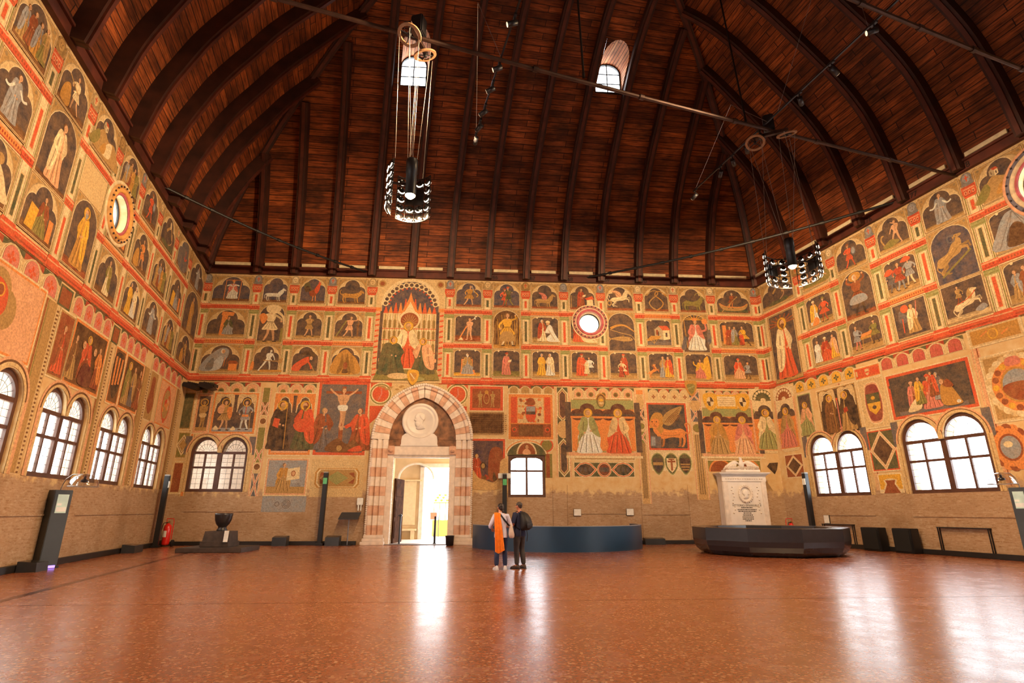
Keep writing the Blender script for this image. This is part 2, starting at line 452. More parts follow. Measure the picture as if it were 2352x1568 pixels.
class Fig:
    """draws in units of the field height, origin bottom centre"""
    def __init__(s, P, ox, oz, h, flip=1): s.P = P; s.o = (ox, oz); s.h = h; s.k = flip
    def t(s, p): return (s.o[0] + s.k * p[0] * s.h, s.o[1] + p[1] * s.h)
    def poly(s, pts, col): s.P.poly([s.t(p) for p in pts], col)
    def blob(s, pts, col, n=4): s.P.poly([s.t(p) for p in spline(pts, n)], col)
    def st(s, pts, w, col, taper=1.0, smooth=True):
        if smooth and len(pts) > 2: pts = spline(pts, 4, False)
        s.P.stroke([s.t(p) for p in pts], w * s.h, col, taper)
    def el(s, x, z, rx, rz, col, rot=0.0): c = s.t((x, z)); s.P.ell(c[0], c[1], rx * s.h, rz * s.h, col, 16, rot * s.k)
    def rect(s, x0, z0, x1, z1, col): s.poly([(x0, z0), (x1, z0), (x1, z1), (x0, z1)], col)
    def ring(s, x, z, r, w, col): c = s.t((x, z)); s.P.annulus(c[0], c[1], (r - w) * s.h, r * s.h, col, 18)
    def face(s, x, z, r, face=1, skin='skin', hair='brown', hat=None, halo=None, beard=None):
        if halo:
            s.el(x, z, r * 1.75, r * 1.75, halo); s.ring(x, z, r * 1.75, r * .2, shade(halo, .72))
        s.el(x - face * r * .18, z + r * .12, r * .95, r * 1.12, hair)
        s.el(x + face * r * .12, z - r * .02, r * .78, r * 1.02, skin)
        s.el(x + face * r * .42, z + r * .1, r * .13, r * .09, 'line'); s.el(x - face * r * .1, z + r * .1, r * .12, r * .09, 'line')
        s.st([(x + face * r * .3, z + r * .1), (x + face * r * .38, z - r * .22)], r * .12, shade(skin, .75))
        s.st([(x + face * r * .05, z - r * .45), (x + face * r * .4, z - r * .45)], r * .13, 'rust')
        if beard: s.blob([(x - r * .6, z - r * .2), (x + r * .75, z - r * .2), (x + r * .5, z - r * 1.2), (x + face * r * .2, z - r * 1.6), (x - r * .4, z - r * 1.1)], beard)
        if hat: s.blob([(x - r * 1.1, z + r * .35), (x + r * 1.1, z + r * .35), (x + r * .9, z + r * 1.3), (x - r * .2, z + r * 1.6), (x - r, z + r * 1.1)], hat)
    def robed(s, x=0, z=.06, h=.78, c='red', c2=None, face=1, halo=None, hat=None, hair='brown', beard=None, hold=None, wide=1.0, skin='skin'):
        W = h * .19 * wide; q = lambda a, b: (x + a * W * face, z + b * h)
        s.el(x - W * .4, z + h * .01, h * .05, h * .02, 'black'); s.el(x + W * .5, z + h * .01, h * .05, h * .02, 'black')
        s.blob([q(-.55, .82), q(.5, .82), q(.78, .6), q(.72, .4), q(1.0, .12), q(1.05, .02), q(.3, .0), q(-.4, .01), q(-1.1, .02), q(-.95, .2), q(-.7, .42), q(-.85, .62)], c)
        for a, b in ((-.5, -.75), (-.05, -.1), (.35, .6)):
            s.st([q(a * .6, .55), q(a, .3), q(b, .03)], h * .022, shade(c, .72))
        for a, b in ((-.25, -.4), (.15, .3)):
            s.st([q(a * .6, .6), q(a, .3), q(b, .04)], h * .018, shade(c, 1.22))
        if c2:
            s.blob([q(-.6, .83), q(.1, .8), q(.05, .5), q(-.3, .2), q(-1.0, .14), q(-.95, .5)], c2)
            s.st([q(-.4, .75), q(-.5, .45), q(-.7, .18)], h * .02, shade(c2, .7))
            s.st([q(-.2, .75), q(-.2, .45), q(-.45, .22)], h * .016, shade(c2, 1.2))
            s.blob([q(.2, .82), q(.55, .8), q(.8, .55), q(.55, .45)], c2)
        s.st([q(.5, .76), q(.85, .6), q(.45, .5)], h * .06, shade(c2 or c, .92)); s.el(*q(.3, .5), h * .022, h * .02, skin)
        s.st([q(-.5, .76), q(-.8, .58), q(-.2, .52)], h * .06, shade(c2 or c, 1.1)); s.el(*q(-.02, .52), h * .022, h * .02, skin)
        if hold == 'staff': s.st([q(.55, .02), q(.5, .98)], h * .014, 'ochre')
        if hold == 'book': s.poly([q(-.2, .5), q(.4, .46), q(.45, .58), q(-.1, .62)], 'dred')
        if hold == 'paper': s.poly([q(.3, .55), q(1.1, .6), q(1.2, .7), q(.45, .66)], 'lcream')
        s.rect(x - h * .022, z + h * .8, x + h * .022, z + h * .87, skin)
        s.face(x + .01 * face, z + h * .92, h * .062, face, skin, hair, hat, halo, beard)
    def tunic(s, x=0, z=.06, h=.78, c='gold', legs='skin', face=1, hat=None, hair='brown', arms=((.5, .55), (-.5, .55)), step=.12, tool=None, skirt=1.0, skin='skin', lean=0.0):
        q = lambda a, b: (x + face * (a + lean * b) * h, z + b * h)
        for k, lg in ((-1, legs), (1, shade(legs, .88))):
            s.st([q(.05 * k, .46), q(step * .55 * k + .03, .25), q(step * k, .03)], h * .085, lg, .5)
            s.st([q(step * k - .02, .015), q(step * k + .075, .012)], h * .035, 'black')
        s.blob([q(-.10, .8), q(.10, .8), q(.12, .66), q(.09, .56), q(.17 * skirt, .36), q(.05, .33), q(-.05, .345), q(-.17 * skirt, .35), q(-.09, .56), q(-.13, .66)], c)
        for a in (-.09, -.03, .04, .1): s.st([q(a * .5, .54), q(a * 1.25 * skirt, .37)], h * .016, shade(c, .7))
        s.st([q(-.09, .56), q(.09, .56)], h * .022, shade(c, .55))
        for i, (ax, az) in enumerate(arms):
            k = 1 if i == 0 else -1
            s.st([q(.1 * k, .77), q((.1 * k + ax * .32) * .62 + .06 * k, .5 * (.77 + az) - .02), q(ax * .36, az)], h * .058, shade(c, 1.08 if i else .9), .7)
            s.el(*q(ax * .38, az), h * .026, h * .024, skin)
        if tool: s.st([q(*tool[0]), q(*tool[1])], h * .022, 'ochre')
        if tool and len(tool) > 2: s.poly([q(tool[2][0] - .05, tool[2][1] - .03), q(tool[2][0] + .07, tool[2][1] - .02), q(tool[2][0] + .02, tool[2][1] + .07)], 'white')
        s.rect(x + face * lean * .82 * h - h * .02, z + h * .78, x + face * lean * .82 * h + h * .02, z + h * .86, skin)
        s.face(*q(.0, .91), h * .06, face, skin, hair, hat)
    def nude(s, x=0, z=.06, h=.78, skin='skin', face=1, arms=((.5, .9), (-.5, .6)), step=.16, lean=0.0, hair='brown', cloth=None):
        q = lambda a, b: (x + face * (a + lean * b) * h, z + b * h)
        for k in (-1, 1):
            s.st([q(.05 * k, .5), q(step * .6 * k + .02, .27), q(step * k, .02)], h * .095, shade(skin, .92 if k > 0 else 1.0), .45)
            s.st([q(step * k - .02, .012), q(step * k + .07, .01)], h * .03, skin)
        s.blob([q(-.12, .8), q(.12, .8), q(.13, .68), q(.08, .58), q(.10, .48), q(0, .44), q(-.10, .48), q(-.08, .58), q(-.13, .68)], skin)
        s.st([q(0, .76), q(0, .52)], h * .012, shade(skin, .75)); s.st([q(-.07, .67), q(.07, .67)], h * .012, shade(skin, .78))
        if cloth: s.blob([q(-.11, .54), q(.11, .54), q(.1, .42), q(0, .4), q(-.1, .43)], cloth)
        for i, (ax, az) in enumerate(arms):
            k = 1 if i == 0 else -1
            s.st([q(.11 * k, .77), q((.1 * k + ax * .36) * .6, .5 * (.77 + az)), q(ax * .4, az)], h * .05, skin, .7)
        s.rect(x + face * lean * .82 * h - h * .02, z + h * .78, x + face * lean * .82 * h + h * .02, z + h * .86, skin)
        s.face(*q(0, .91), h * .06, face, skin, hair)
    def seated(s, x=0, z=.06, h=.74, c='white', c2=None, face=1, throne=None, halo=None, hat=None, beard=None, crown=False, hair='brown'):
        q = lambda a, b: (x + face * a * h, z + b * h)
        if throne:
            s.poly([q(-.3, .0), q(.36, .0), q(.36, .18), q(.27, .22), q(.25, .72), q(-.27, .72), q(-.29, .22), q(-.3, .2)], throne)
            s.frame_line([q(-.27, .72), q(-.2, .8), q(0, .76), q(.18, .82), q(.25, .72)], h * .02, shade(throne, .75))
            s.rect(*q(-.22, .2), *q(.22, .66), shade(throne, .82)); s.poly([q(-.36, -.02), q(.42, -.02), q(.36, .08), q(-.3, .08)], shade(throne, 1.08))
        s.blob([q(-.13, .8), q(.12, .8), q(.17, .62), q(.16, .46), q(.28, .36), q(.26, .16), q(.3, .02), q(0, .0), q(-.26, .02), q(-.22, .2), q(-.24, .38), q(-.15, .5), q(-.18, .64)], c)
        for a, b in ((-.12, -.2), (-.04, -.06), (.05, .08), (.14, .22)):
            s.st([q(a * .8, .42), q(a * 1.2, .22), q(b, .02)], h * .022, shade(c, .72))
            s.st([q(a * .8 + .03, .4), q(a * 1.2 + .03, .22), q(b + .03, .03)], h * .016, shade(c, 1.2))
        if c2:
            s.blob([q(-.14, .81), q(0, .76), q(-.04, .5), q(-.2, .3), q(-.27, .1), q(-.2, .5)], c2); s.blob([q(.13, .81), q(.02, .76), q(.07, .5), q(.26, .36), q(.24, .5)], c2)
            s.st([q(-.1, .72), q(-.12, .5), q(-.2, .28)], h * .018, shade(c2, .72))
        s.st([q(.12, .74), q(.2, .56), q(.08, .5)], h * .06, shade(c2 or c, .9)); s.el(*q(.06, .5), h * .025, h * .022, 'skin')
        s.st([q(-.12, .74), q(-.21, .56), q(-.1, .46)], h * .06, shade(c2 or c, 1.08)); s.el(*q(-.08, .46), h * .025, h * .022, 'skin')
        s.rect(x - h * .022, z + h * .79, x + h * .022, z + h * .86, 'skin')
        s.face(*q(.01, .91), h * .062, face, 'skin', hair, hat, halo, beard)
        if crown: s.poly([q(-.07, .95), q(-.09, 1.06), q(-.035, 1.0), q(0, 1.09), q(.035, 1.0), q(.09, 1.06), q(.07, .95)], 'orange')
    def frame_line(s, pts, w, col): s.st(pts, w, col, smooth=False)
    def quad(s, x=0, z=.1, L=.6, c='tan', face=1, neck=(.16, .2), horn=None, wing=None, mane=None, tail='up', rear=0.0, stocky=1.0):
        cr, sr = math.cos(rear), math.sin(rear)
        lh = .36 * L + (.30 * math.sin(rear) * L if rear > .2 else 0)
        def q(a, b):
            a, b = a * L, b * L
            return (x + face * (a * cr - b * sr), z + lh + a * sr + b * cr)
        d = shade(c, .8)
        for k, (ax, f1, f2) in enumerate(((-.36, -.42, -.36), (-.3, -.22, -.26), (.27, .22, .25), (.33, .4, .37))):
            col = d if k in (1, 2) else c
            if rear > .2 and k > 1: continue
            elif rear > .2:
                hp = q(ax + .04, .0); pts = [hp, (hp[0] + face * .05 * L, hp[1] * .62 + z * .38), (hp[0] - face * .07 * L, hp[1] * .3 + z * .7), (hp[0] + face * (-.02 + .12 * k) * L, z)]
            else: pts = [q(ax, .04), q((ax + f1) / 2 - .03, -.16), (x + face * f2 * L, z)]
            s.st(pts, L * .095 * stocky, col, .42); e = pts[-1]
            s.st([(e[0] - face * .01 * L, e[1] + .012 * L), (e[0] + face * .05 * L, e[1] + .008 * L)], L * .035, col)
        tp = {'up': [q(-.43, .1), q(-.56, .12), q(-.6, .28), q(-.52, .36)], 'down': [q(-.43, .1), q(-.53, .02), q(-.52, -.2)], 'curl': [q(-.42, .08), q(-.58, .05), q(-.6, .3), q(-.47, .32), q(-.5, .2)]}[tail]
        s.st(tp, L * .045, c, .6)
        s.blob([q(-.45, .1), q(-.3, .165 * stocky), q(0, .13), q(.28, .17 * stocky), q(.42, .1), q(.4, -.06), q(.22, -.12 * stocky), q(-.05, -.085), q(-.3, -.1), q(-.44, -.03)], c)
        nx, nz = neck
        s.blob([q(.22, .12), q(.3 + nx * .6, .1 + nz * .9), q(.38 + nx, .12 + nz), q(.46 + nx * .8, .02 + nz * .7), q(.42, -.02), q(.28, -.06)], c)
        if mane: s.blob([q(.2, .14), q(.24 + nx * .4, .14 + nz), q(.36 + nx, .24 + nz), q(.34 + nx * .8, .06 + nz * .7), q(.3, .02)], mane)
        if rear > .2:
            for k, (ex, ez) in enumerate(((.30, .06), (.24, -.06))):
                a = q(.30, -.02); b = (a[0] + face * ex * L, a[1] + ez * L); s.st([a, b, (b[0] + face * .02 * L, b[1] - .16 * L)], L * .085 * stocky, c if k else d, .45, False)
        hx, hz = .4 + nx, .12 + nz
        s.blob([q(hx - .07, hz + .05), q(hx + .02, hz + .075), q(hx + .12, hz + .0), q(hx + .17, hz - .06), q(hx + .13, hz - .095), q(hx + .03, hz - .07), q(hx - .06, hz - .05)], c)
        s.poly([q(hx - .05, hz + .04), q(hx - .03, hz + .13), q(hx + .01, hz + .06)], d); s.el(*q(hx + .04, hz + .015), L * .014, L * .012, 'black')
        s.st([q(-.3, .0), q(0, -.04), q(.3, 0)], L * .02, d); s.st([q(-.3, .1), q(0, .08), q(.2, .1)], L * .025, shade(c, 1.15))
        if horn == 'ibex': s.st([q(hx - .02, hz + .05), q(hx - .12, hz + .25), q(hx - .3, hz + .22), q(hx - .34, hz + .12)], L * .04, shade(c, 1.3), .5)
        if horn == 'ram': s.st([q(hx, hz + .06), q(hx - .12, hz + .18), q(hx - .22, hz + .05), q(hx - .12, hz - .06), q(hx - .02, hz + .0)], L * .06, 'slate', .6)
        if wing:
            s.blob([q(.12, .1), q(.2, .3), q(.0, .52), q(-.3, .56), q(-.12, .36), q(-.1, .18)], wing)
            for a in range(4): s.st([q(.1 - .03 * a, .14 + .05 * a), q(-.02 - .05 * a, .3 + .05 * a), q(-.2 - .02 * a, .5 - .04 * a)], L * .014, shade(wing, .65))
    def rocks(s, c='tan', x=0, h=.6):
        s.blob([(x - .5, .02), (x - .42, h * .6), (x - .2, h * .9), (x, h), (x + .2, h * .8), (x + .42, h * .55), (x + .5, .02)], c)
        for a, b in ((-.3, -.15), (-.1, -.02), (.1, .05), (.25, .2)): s.blob([(x + a, .04), (x + b - .05, h * .45), (x + b, h * .85), (x + b + .09, h * .4), (x + a + .12, .04)], shade(c, RNG.choice((.72, .85, 1.15))), 3)
        s.blob([(x - .1, .03), (x - .05, .2), (x + .06, .2), (x + .1, .03)], 'dbrown')
    def house(s, x=0, z=.15, w=.36, h=.4, wall='lcream', roof='red'):
        s.poly([(x - w * .5, z + .05), (x + w * .1, z), (x + w * .1, z + h), (x - w * .2, z + h * 1.32), (x - w * .5, z + h)], shade(wall, .8))
        s.poly([(x + w * .1, z), (x + w * .55, z + .04), (x + w * .55, z + h), (x + w * .1, z + h)], wall)
        s.poly([(x - w * .2, z + h * 1.34), (x + w * .38, z + h * 1.36), (x + w * .62, z + h * .95), (x + w * .06, z + h * .92)], roof)
        for k in range(5): s.st([(x - w * (.1 - .11 * k), z + h * 1.33), (x + w * (.12 + .11 * k), z + h * .94)], .008, shade(roof, .75))
        s.rect(x + w * .25, z + h * .3, x + w * .38, z + h * .7, 'dark'); s.rect(x - w * .3, z + h * .4, x - w * .2, z + h * .8, 'dark')

def arch_pts(x0, x1, z0, z1, kind, n=10):
    """outline of an arched field: plain, trefoil or square headed"""
    w = x1 - x0; cx = (x0 + x1) / 2; pts = [(x0, z0), (x1, z0)]
    if kind == 'square': return pts + [(x1, z1), (x0, z1)]
    if kind == 'round':
        r = w / 2; zs = max(z0, z1 - r * .92)
        return pts + [(cx + r * math.cos(math.pi * i / n), zs + (z1 - zs) * math.sin(math.pi * i / n)) for i in range(n + 1)]
    if kind == 'soft':
        zs = z1 - w * .2
        return pts + [(cx + w / 2 * math.copysign(abs(math.cos(t)) ** .5, math.cos(t)), zs + (z1 - zs) * math.sin(t) ** .6 if 0 < i < 2 * n else zs) for i, t in [(i, math.pi * i / (2 * n)) for i in range(2 * n + 1)]]
    # trefoil: two side lobes and a middle lobe
    r = w / 2; H = z1 - z0; zs = z1 - min(r * .98, H * .62); r1 = r * .56
    hh = z1 - zs
    out = pts[:]
    side = [(x1 - r * .42 * (1 - math.cos(t)), zs + hh * .46 * math.sin(t)) for t in [math.pi / 2 * i / 6 for i in range(7)]]
    out += side
    mid = [(cx + r1 * math.cos(t), zs + hh * .44 + (hh * .56) * math.sin(t)) for t in [math.pi * i / (2 * n) for i in range(2 * n + 1)]]
    out += mid + [(2 * cx - a, b) for a, b in side[::-1]]
    return out
def outline(P, pts, w, col, closed=False):
    P.stroke(pts + ([pts[0]] if closed else []), w, col)
def field(P, x0, x1, z0, z1, kind='trefoil', bg='dark', ground='tan', gh=.1, frame='cream', spandrel='tan'):
    """framed panel: mouldings, spandrels, dark field, strip of ground; returns a Fig on it"""
    P.rect(x0, z0, x1, z1, frame)
    P.frame(x0 + .02, z0 + .02, x1 - .02, z1 - .015, .018, 'line')
    P.rect(x0 + .06, z0 + .05, x1 - .06, z1 - .05, spandrel)
    a, b, c, d = x0 + .075, x1 - .075, z0 + .06, z1 - .055
    big = arch_pts(x0 + .07, x1 - .07, z0 + .05, z1 - .02, 'round' if kind != 'square' else 'square')
    if kind in ('trefoil', 'round'):
        P.poly(big, frame); outline(P, big[1:], .03, shade('cream', .8))
        for k in (-1, 1):
            mx = (x0 + x1) / 2 + k * (x1 - x0) * .40; P.ell(mx, z1 - .13, .05, .05, shade(frame, .7), 8)
    pts = arch_pts(a, b, c, d, kind)
    P.poly(pts, bg)
    if kind == 'soft':
        for k in (a + (b - a) * .2, b - (b - a) * .2): P.ell(k, d - .03, .05, .055, 'lcream', 10)
    outline(P, pts[1:] + [pts[0]], .022, 'lcream'); 
    Hf = d - c
    if ground:
        P.rect(a + .005, c, b - .005, c + Hf * gh, ground)
        P.rect(a + .005, c + Hf * gh * .62, b - .005, c + Hf * gh, shade(ground, .82))
        for k in range(5): 
            u = a + (b - a) * (k + .5) / 5; P.ell(u, c + Hf * gh * RNG.uniform(.2, .8), (b - a) * .07, Hf * gh * .12, shade(ground, RNG.choice((.8, 1.12))), 8)
    return Fig(P, (a + b) / 2, c, Hf)

# ------------------------------------------------------------------ floor
mb = MB()
fl = [CL + DIN * LONG - UB * 1.0, CR + DIN * LONG + UB * 1.0, CR + UB * 1.0 + US * .8, CL - UB * 1.0 + US * .8]
mb.add([(p.x, p.y, 0) for p in fl], [(0, 1, 2, 3)])
floor = tag(mb.build('floor', M_FLOOR), 'polished reddish brown terrazzo floor of the hall', kind='structure')
# dark border line that runs along the left wall, and joints of the terrazzo fields
mb = MB()
def floor_strip(a, b, w):
    a, b = Vector(a), Vector(b); d = (b - a).normalized(); n = Vector((-d.y, d.x)) * w / 2
    mb.add([(a.x + n.x, a.y + n.y, .0015), (b.x + n.x, b.y + n.y, .0015), (b.x - n.x, b.y - n.y, .0015), (a.x - n.x, a.y - n.y, .0015)], [(0, 1, 2, 3)])
floor_strip(CL + UB * 2.55 - US * 1.2, CL + UB * 2.55 - US * 40, .16)
floor_strip(CR - UB * 2.55 - US * 1.2, CR - UB * 2.55 - US * 40, .07)
for k in (5.6, 11.4, 17.2, 22.6): floor_strip(CL + UB * 2.6 - US * k, CR - UB * 2.6 - US * k, .025)
inlay = mb.build('floor_inlay', mat('inlay_stone', hexlin('#5A3020'), .22, var=.2), floor)
inlay['kind'] = 'structure'

# ------------------------------------------------------------------ walls with their openings
def bifora_pts(s0, s1, z0, zs, zt, cusp=.16, n=14):
    """two round arches over one opening, with the little plaster cusp between them"""
    sm = (s0 + s1) / 2; pts = [(s0, z0), (s1, z0)]
    def arc(a, b):
        cx, r = (a + b) / 2, (b - a) / 2
        return [(cx + r * math.cos(t), zs + (zt - zs) * math.sin(t)) for t in [math.pi * i / n for i in range(n + 1)]]
    return pts + arc(sm + cusp / 2, s1) + arc(s0, sm - cusp / 2)
def circ_pts(cs, cz, r, n=36): return [(cs + r * math.cos(2 * math.pi * i / n), cz + r * math.sin(2 * math.pi * i / n)) for i in range(n)]
def make_wall(key, s0, s1, holes, name, label, depth=0.55, z1=TOP + .1, m=None):
    bm = bmesh.new()
    def loop(pts):
        vs = [bm.verts.new((p[0], 0, p[1])) for p in pts]
        return vs, [bm.edges.new((vs[i], vs[(i + 1) % len(vs)])) for i in range(len(vs))]
    es = loop([(s0, 0), (s1, 0), (s1, z1), (s0, z1)])[1]; hl = []
    for h in holes:
        vs, e = loop(h); es = es + e; hl.append(vs)
    bmesh.ops.triangle_fill(bm, use_beauty=True, use_dissolve=False, edges=es)
    for vs in hl:
        back = [bm.verts.new((v.co.x, depth, v.co.z)) for v in vs]
        for i in range(len(vs)):
            j = (i + 1) % len(vs); bm.faces.new((vs[i], vs[j], back[j], back[i]))
    bm.normal_update()
    me = bpy.data.meshes.new(name); bm.to_mesh(me); bm.free()
    o = link(name, me, None, [m or M_WALL], FRAMES[key])
    return tag(o, label, kind='structure')

WIN = {'B': [(0.68, 3.32)], 'L': [(-4.50, -1.85), (-8.40, -5.72), (-12.1, -9.4), (-16.0, -13.1)], 'R': [(2.02, 4.98), (6.72, 9.86), (11.7, 14.8)]}
ZW = {'B': (2.33, 4.12, 4.86), 'L': (2.36, 4.12, 4.82), 'R': (2.13, 4.02, 4.86)}
OCU = {'B': (20.02, 11.05, .56), 'L': (-10.46, 10.90), 'R': (13.6, 11.7)}
OCU['L'] = (OCU['L'][0], OCU['L'][1], .62); OCU['R'] = (*OCU['R'], .9)
SW = (15.70, 17.50, 2.12, 4.10)          # the single window right of the portal
DOOR = ((10.19, 0.02)[0], (12.86, 0.01)[0], 0.0, (11.33, 4.05)[1])
holesB = [bifora_pts(*WIN['B'][0], *ZW['B']), [(SW[0], SW[2]), (SW[1], SW[2]), (SW[1], SW[3]), (SW[0], SW[3])],
          circ_pts(*OCU['B']), [(DOOR[0], 0.004), (DOOR[1], 0.004), (DOOR[1], DOOR[3]), (DOOR[0], DOOR[3])]]
wall_back = make_wall('B', 0, LEN_B, holesB, 'wall_back', 'frescoed end wall with the pointed portal')
behind = [(-21.5 - 4.3 * k, -18.7 - 4.3 * k) for k in range(6)]
holesL = [bifora_pts(a, b, *ZW['L']) for a, b in WIN['L'] + behind] + [circ_pts(*OCU['L']), circ_pts(-19.9, 11.35, .62)]
wall_left = make_wall('L', -LONG, 0, holesL, 'wall_left', 'frescoed long wall with four tall double windows')
behindR = [(18.5 + 4.6 * k, 21.5 + 4.6 * k) for k in range(6)]
holesR = [bifora_pts(a, b, *ZW['R']) for a, b in WIN['R'] + behindR] + [circ_pts(*OCU['R'])]
wall_right = make_wall('R', 0, LONG, holesR, 'wall_right', 'frescoed long wall with bright double windows')
mb = MB(); a, b = CL + DIN * LONG, CR + DIN * LONG
mb.add([(a.x, a.y, 0), (b.x, b.y, 0), (b.x, b.y, 28), (a.x, a.y, 28)], [(0, 1, 2, 3)])
tag(mb.build('wall_rear', mat('rear_plaster', paint('#DDA667'), .9)), 'plain far end wall of the hall', kind='structure')
WALLS = {'B': wall_back, 'L': wall_left, 'R': wall_right}

def bif_convex(a, b, z0, zs, zt):
    m = (a + b) / 2; out = [[(a, z0), (b, z0), (b, zs), (a, zs)]]
    for x0, x1 in ((a, m - .08), (m + .08, b)):
        c, r = (x0 + x1) / 2, (x1 - x0) / 2; out.append([(x0, zs - .01), (x1, zs - .01)] + [(c + r * math.cos(t), zs + (zt - zs) * math.sin(t)) for t in [math.pi * i / 10 for i in range(1, 10)]])
    return out
OPEN['wall_back'] = bif_convex(*WIN['B'][0], *ZW['B']) + [circ_pts(OCU['B'][0], OCU['B'][1], .96, 24), [(SW[0], SW[2]), (SW[1], SW[2]), (SW[1], SW[3]), (SW[0], SW[3])]]
OPEN['wall_left'] = [h for a, b in WIN['L'] for h in bif_convex(a, b, *ZW['L'])] + [circ_pts(OCU['L'][0], OCU['L'][1], 1.06, 24), circ_pts(-19.9, 11.35, 1.56, 24)]
OPEN['wall_right'] = [h for a, b in WIN['R'] for h in bif_convex(a, b, *ZW['R'])] + [circ_pts(OCU['R'][0], OCU['R'][1], 1.32, 24)]

# ------------------------------------------------------------------ windows: oak frames, lead and glass
def shrink(pts, cx, cz, dx, dz): return pts
WIN_N = [0]
def frame_from(mb, outer, inner, y0, y1):
    n = len(outer)
    vs = [(p[0], y0, p[1]) for p in outer] + [(p[0], y0, p[1]) for p in inner] + [(p[0], y1, p[1]) for p in outer] + [(p[0], y1, p[1]) for p in inner]
    fs = []
    for i in range(n):
        j = (i + 1) % n
        fs += [(i, j, n + j, n + i), (2 * n + i, 3 * n + i, 3 * n + j, 2 * n + j), (n + i, n + j, 3 * n + j, 3 * n + i), (i, 2 * n + i, 2 * n + j, j)]
    mb.add(vs, fs)
def half_pts(s0, s1, z0, zs, zt, n=16):
    cx, r = (s0 + s1) / 2, (s1 - s0) / 2
    return [(s0, z0), (s1, z0)] + [(cx + r * math.cos(t), zs + (zt - zs) * math.sin(t)) for t in [math.pi * i / n for i in range(n + 1)]]
def bifora(key, s0, s1, label, glass, y=.14, bw=.135):
    z0, zs, zt = ZW[key]; WIN_N[0] += 1
    root = empty('window_%d' % WIN_N[0], matrix=FRAMES[key] @ Matrix.Translation(((s0 + s1) / 2, y, z0)))
    tag(root, label, kind='structure')
    c = (s0 + s1) / 2; w = (s1 - s0) / 2; H = zt - z0; S = zs - z0
    for k in (-1, 1):
        a, b = (-w, 0) if k < 0 else (0, w)
        m = MB()
        frame_from(m, half_pts(a, b, 0, S, H), half_pts(a + (bw if k < 0 else bw * .75), b - (bw if k > 0 else bw * .75), bw, S + .02, H - bw), -.05, .06)
        zm = S * .62
        m.box((a + bw * .7, -.045, S - .06), (b - bw * .7, .05, S + .06)); m.box((a + bw * .7, -.04, zm - .045), (b - bw * .7, .045, zm + .045))
        mx = (a + b) / 2
        m.box((mx - .038, -.03, bw), (mx + .038, .04, S))
        m.build('casement', M_FRAME, root)
        g = MB(); g.add([(p[0], .02, p[1]) for p in half_pts(a + .03, b - .03, .03, S, H - .03)], [list(range(19))])
        pane = g.build('pane', glass, root)
        ld = MB()
        for i in range(1, 8):                                      # radial leads in the arch
            t = math.pi * i / 8; r = (b - a) / 2
            ld.tube([(mx + .12 * math.cos(t), .01, S + .06 + .08 * math.sin(t)), (mx + (r - .06) * math.cos(t), .01, S + (H - S - .06) * math.sin(t))], .007, 4)
        ld.tube([(mx + .5 * (b - a) * .55 * math.cos(t), .01, S + (H - S) * .55 * math.sin(t)) for t in [math.pi * i / 12 for i in range(13)]], .007, 4)
        for (q0, q1) in ((a + bw, mx - .03), (mx + .03, b - bw)):
            for (u, v, nn) in ((bw, zm - .05, 4), (zm + .05, S - .06, 3)):
                for i in range(1, nn): ld.tube([(q0, .01, u + (v - u) * i / nn), (q1, .01, u + (v - u) * i / nn)], .006, 4)
                ld.tube([((q0 + q1) / 2, .01, u), ((q0 + q1) / 2, .01, v)], .006, 4)
        ld.build('lead_strip', M_LEAD, pane)
    return root
bifora('B', *WIN['B'][0], 'double arched window with leaded panes behind the black stone pedestal', window_glass('dim_glass', (.42, .42, .50), .10))
for (a, b), lb in zip(WIN['L'], ('double arched window nearest the far left corner', 'double arched window behind the left glass sound dome', 'double arched window just beyond the left info totem', 'double arched window cut by the left edge of the photo')):
    bifora('L', a, b, lb, M_GLASS, .15)
for (a, b), lb in zip(WIN['R'], ('double arched window above the two black speaker boxes', 'wide double arched window beside the right glass sound dome', 'double arched window outside the right edge')):
    bifora('R', a, b, lb, M_GLASS_C, .12)
# single window
WIN_N[0] += 1
root = tag(empty('window_%d' % WIN_N[0], matrix=FRAMES['B'] @ Matrix.Translation((SW[0], .10, SW[2]))), 'single square window under the painted lunette, behind the two visitors', kind='structure')
w, h = SW[1] - SW[0], SW[3] - SW[2]; m = MB(); q = .13
frame_from(m, [(0, 0), (w, 0), (w, h), (0, h)], [(q, q), (w - q, q), (w - q, h - q), (q, h - q)], -.06, .06)
m.box((w / 2 - .05, -.05, q), (w / 2 + .05, .05, h - q)); m.box((q, -.045, h * .60), (w - q, .045, h * .60 + .09)); m.build('casement', M_FRAME, root)
for k in (0, 1):                                                   # curved top corners of the upper lights
    m = MB(); x = q if k == 0 else w - q; d = 1 if k == 0 else -1
    m.prism([(x, h - q), (x + d * .30, h - q), (x + d * .12, h - q - .05), (x, h - q - .16)], -.03, .03); m.build('corner_block', M_FRAME, root)
g = MB(); g.add([(.05, .02, .05), (w - .05, .02, .05), (w - .05, .02, h - .05), (.05, .02, h - .05)], [(0, 1, 2, 3)]); pane = g.build('pane', M_GLASS_C, root)
ld = MB()
for k in range(1, 9): ld.tube([(q, .01, h * k / 9), (q + .07, .01, h * k / 9)], .006, 4); ld.tube([(w - q - .07, .01, h * k / 9), (w - q, .01, h * k / 9)], .006, 4)
ld.build('lead_strip', M_LEAD, pane)
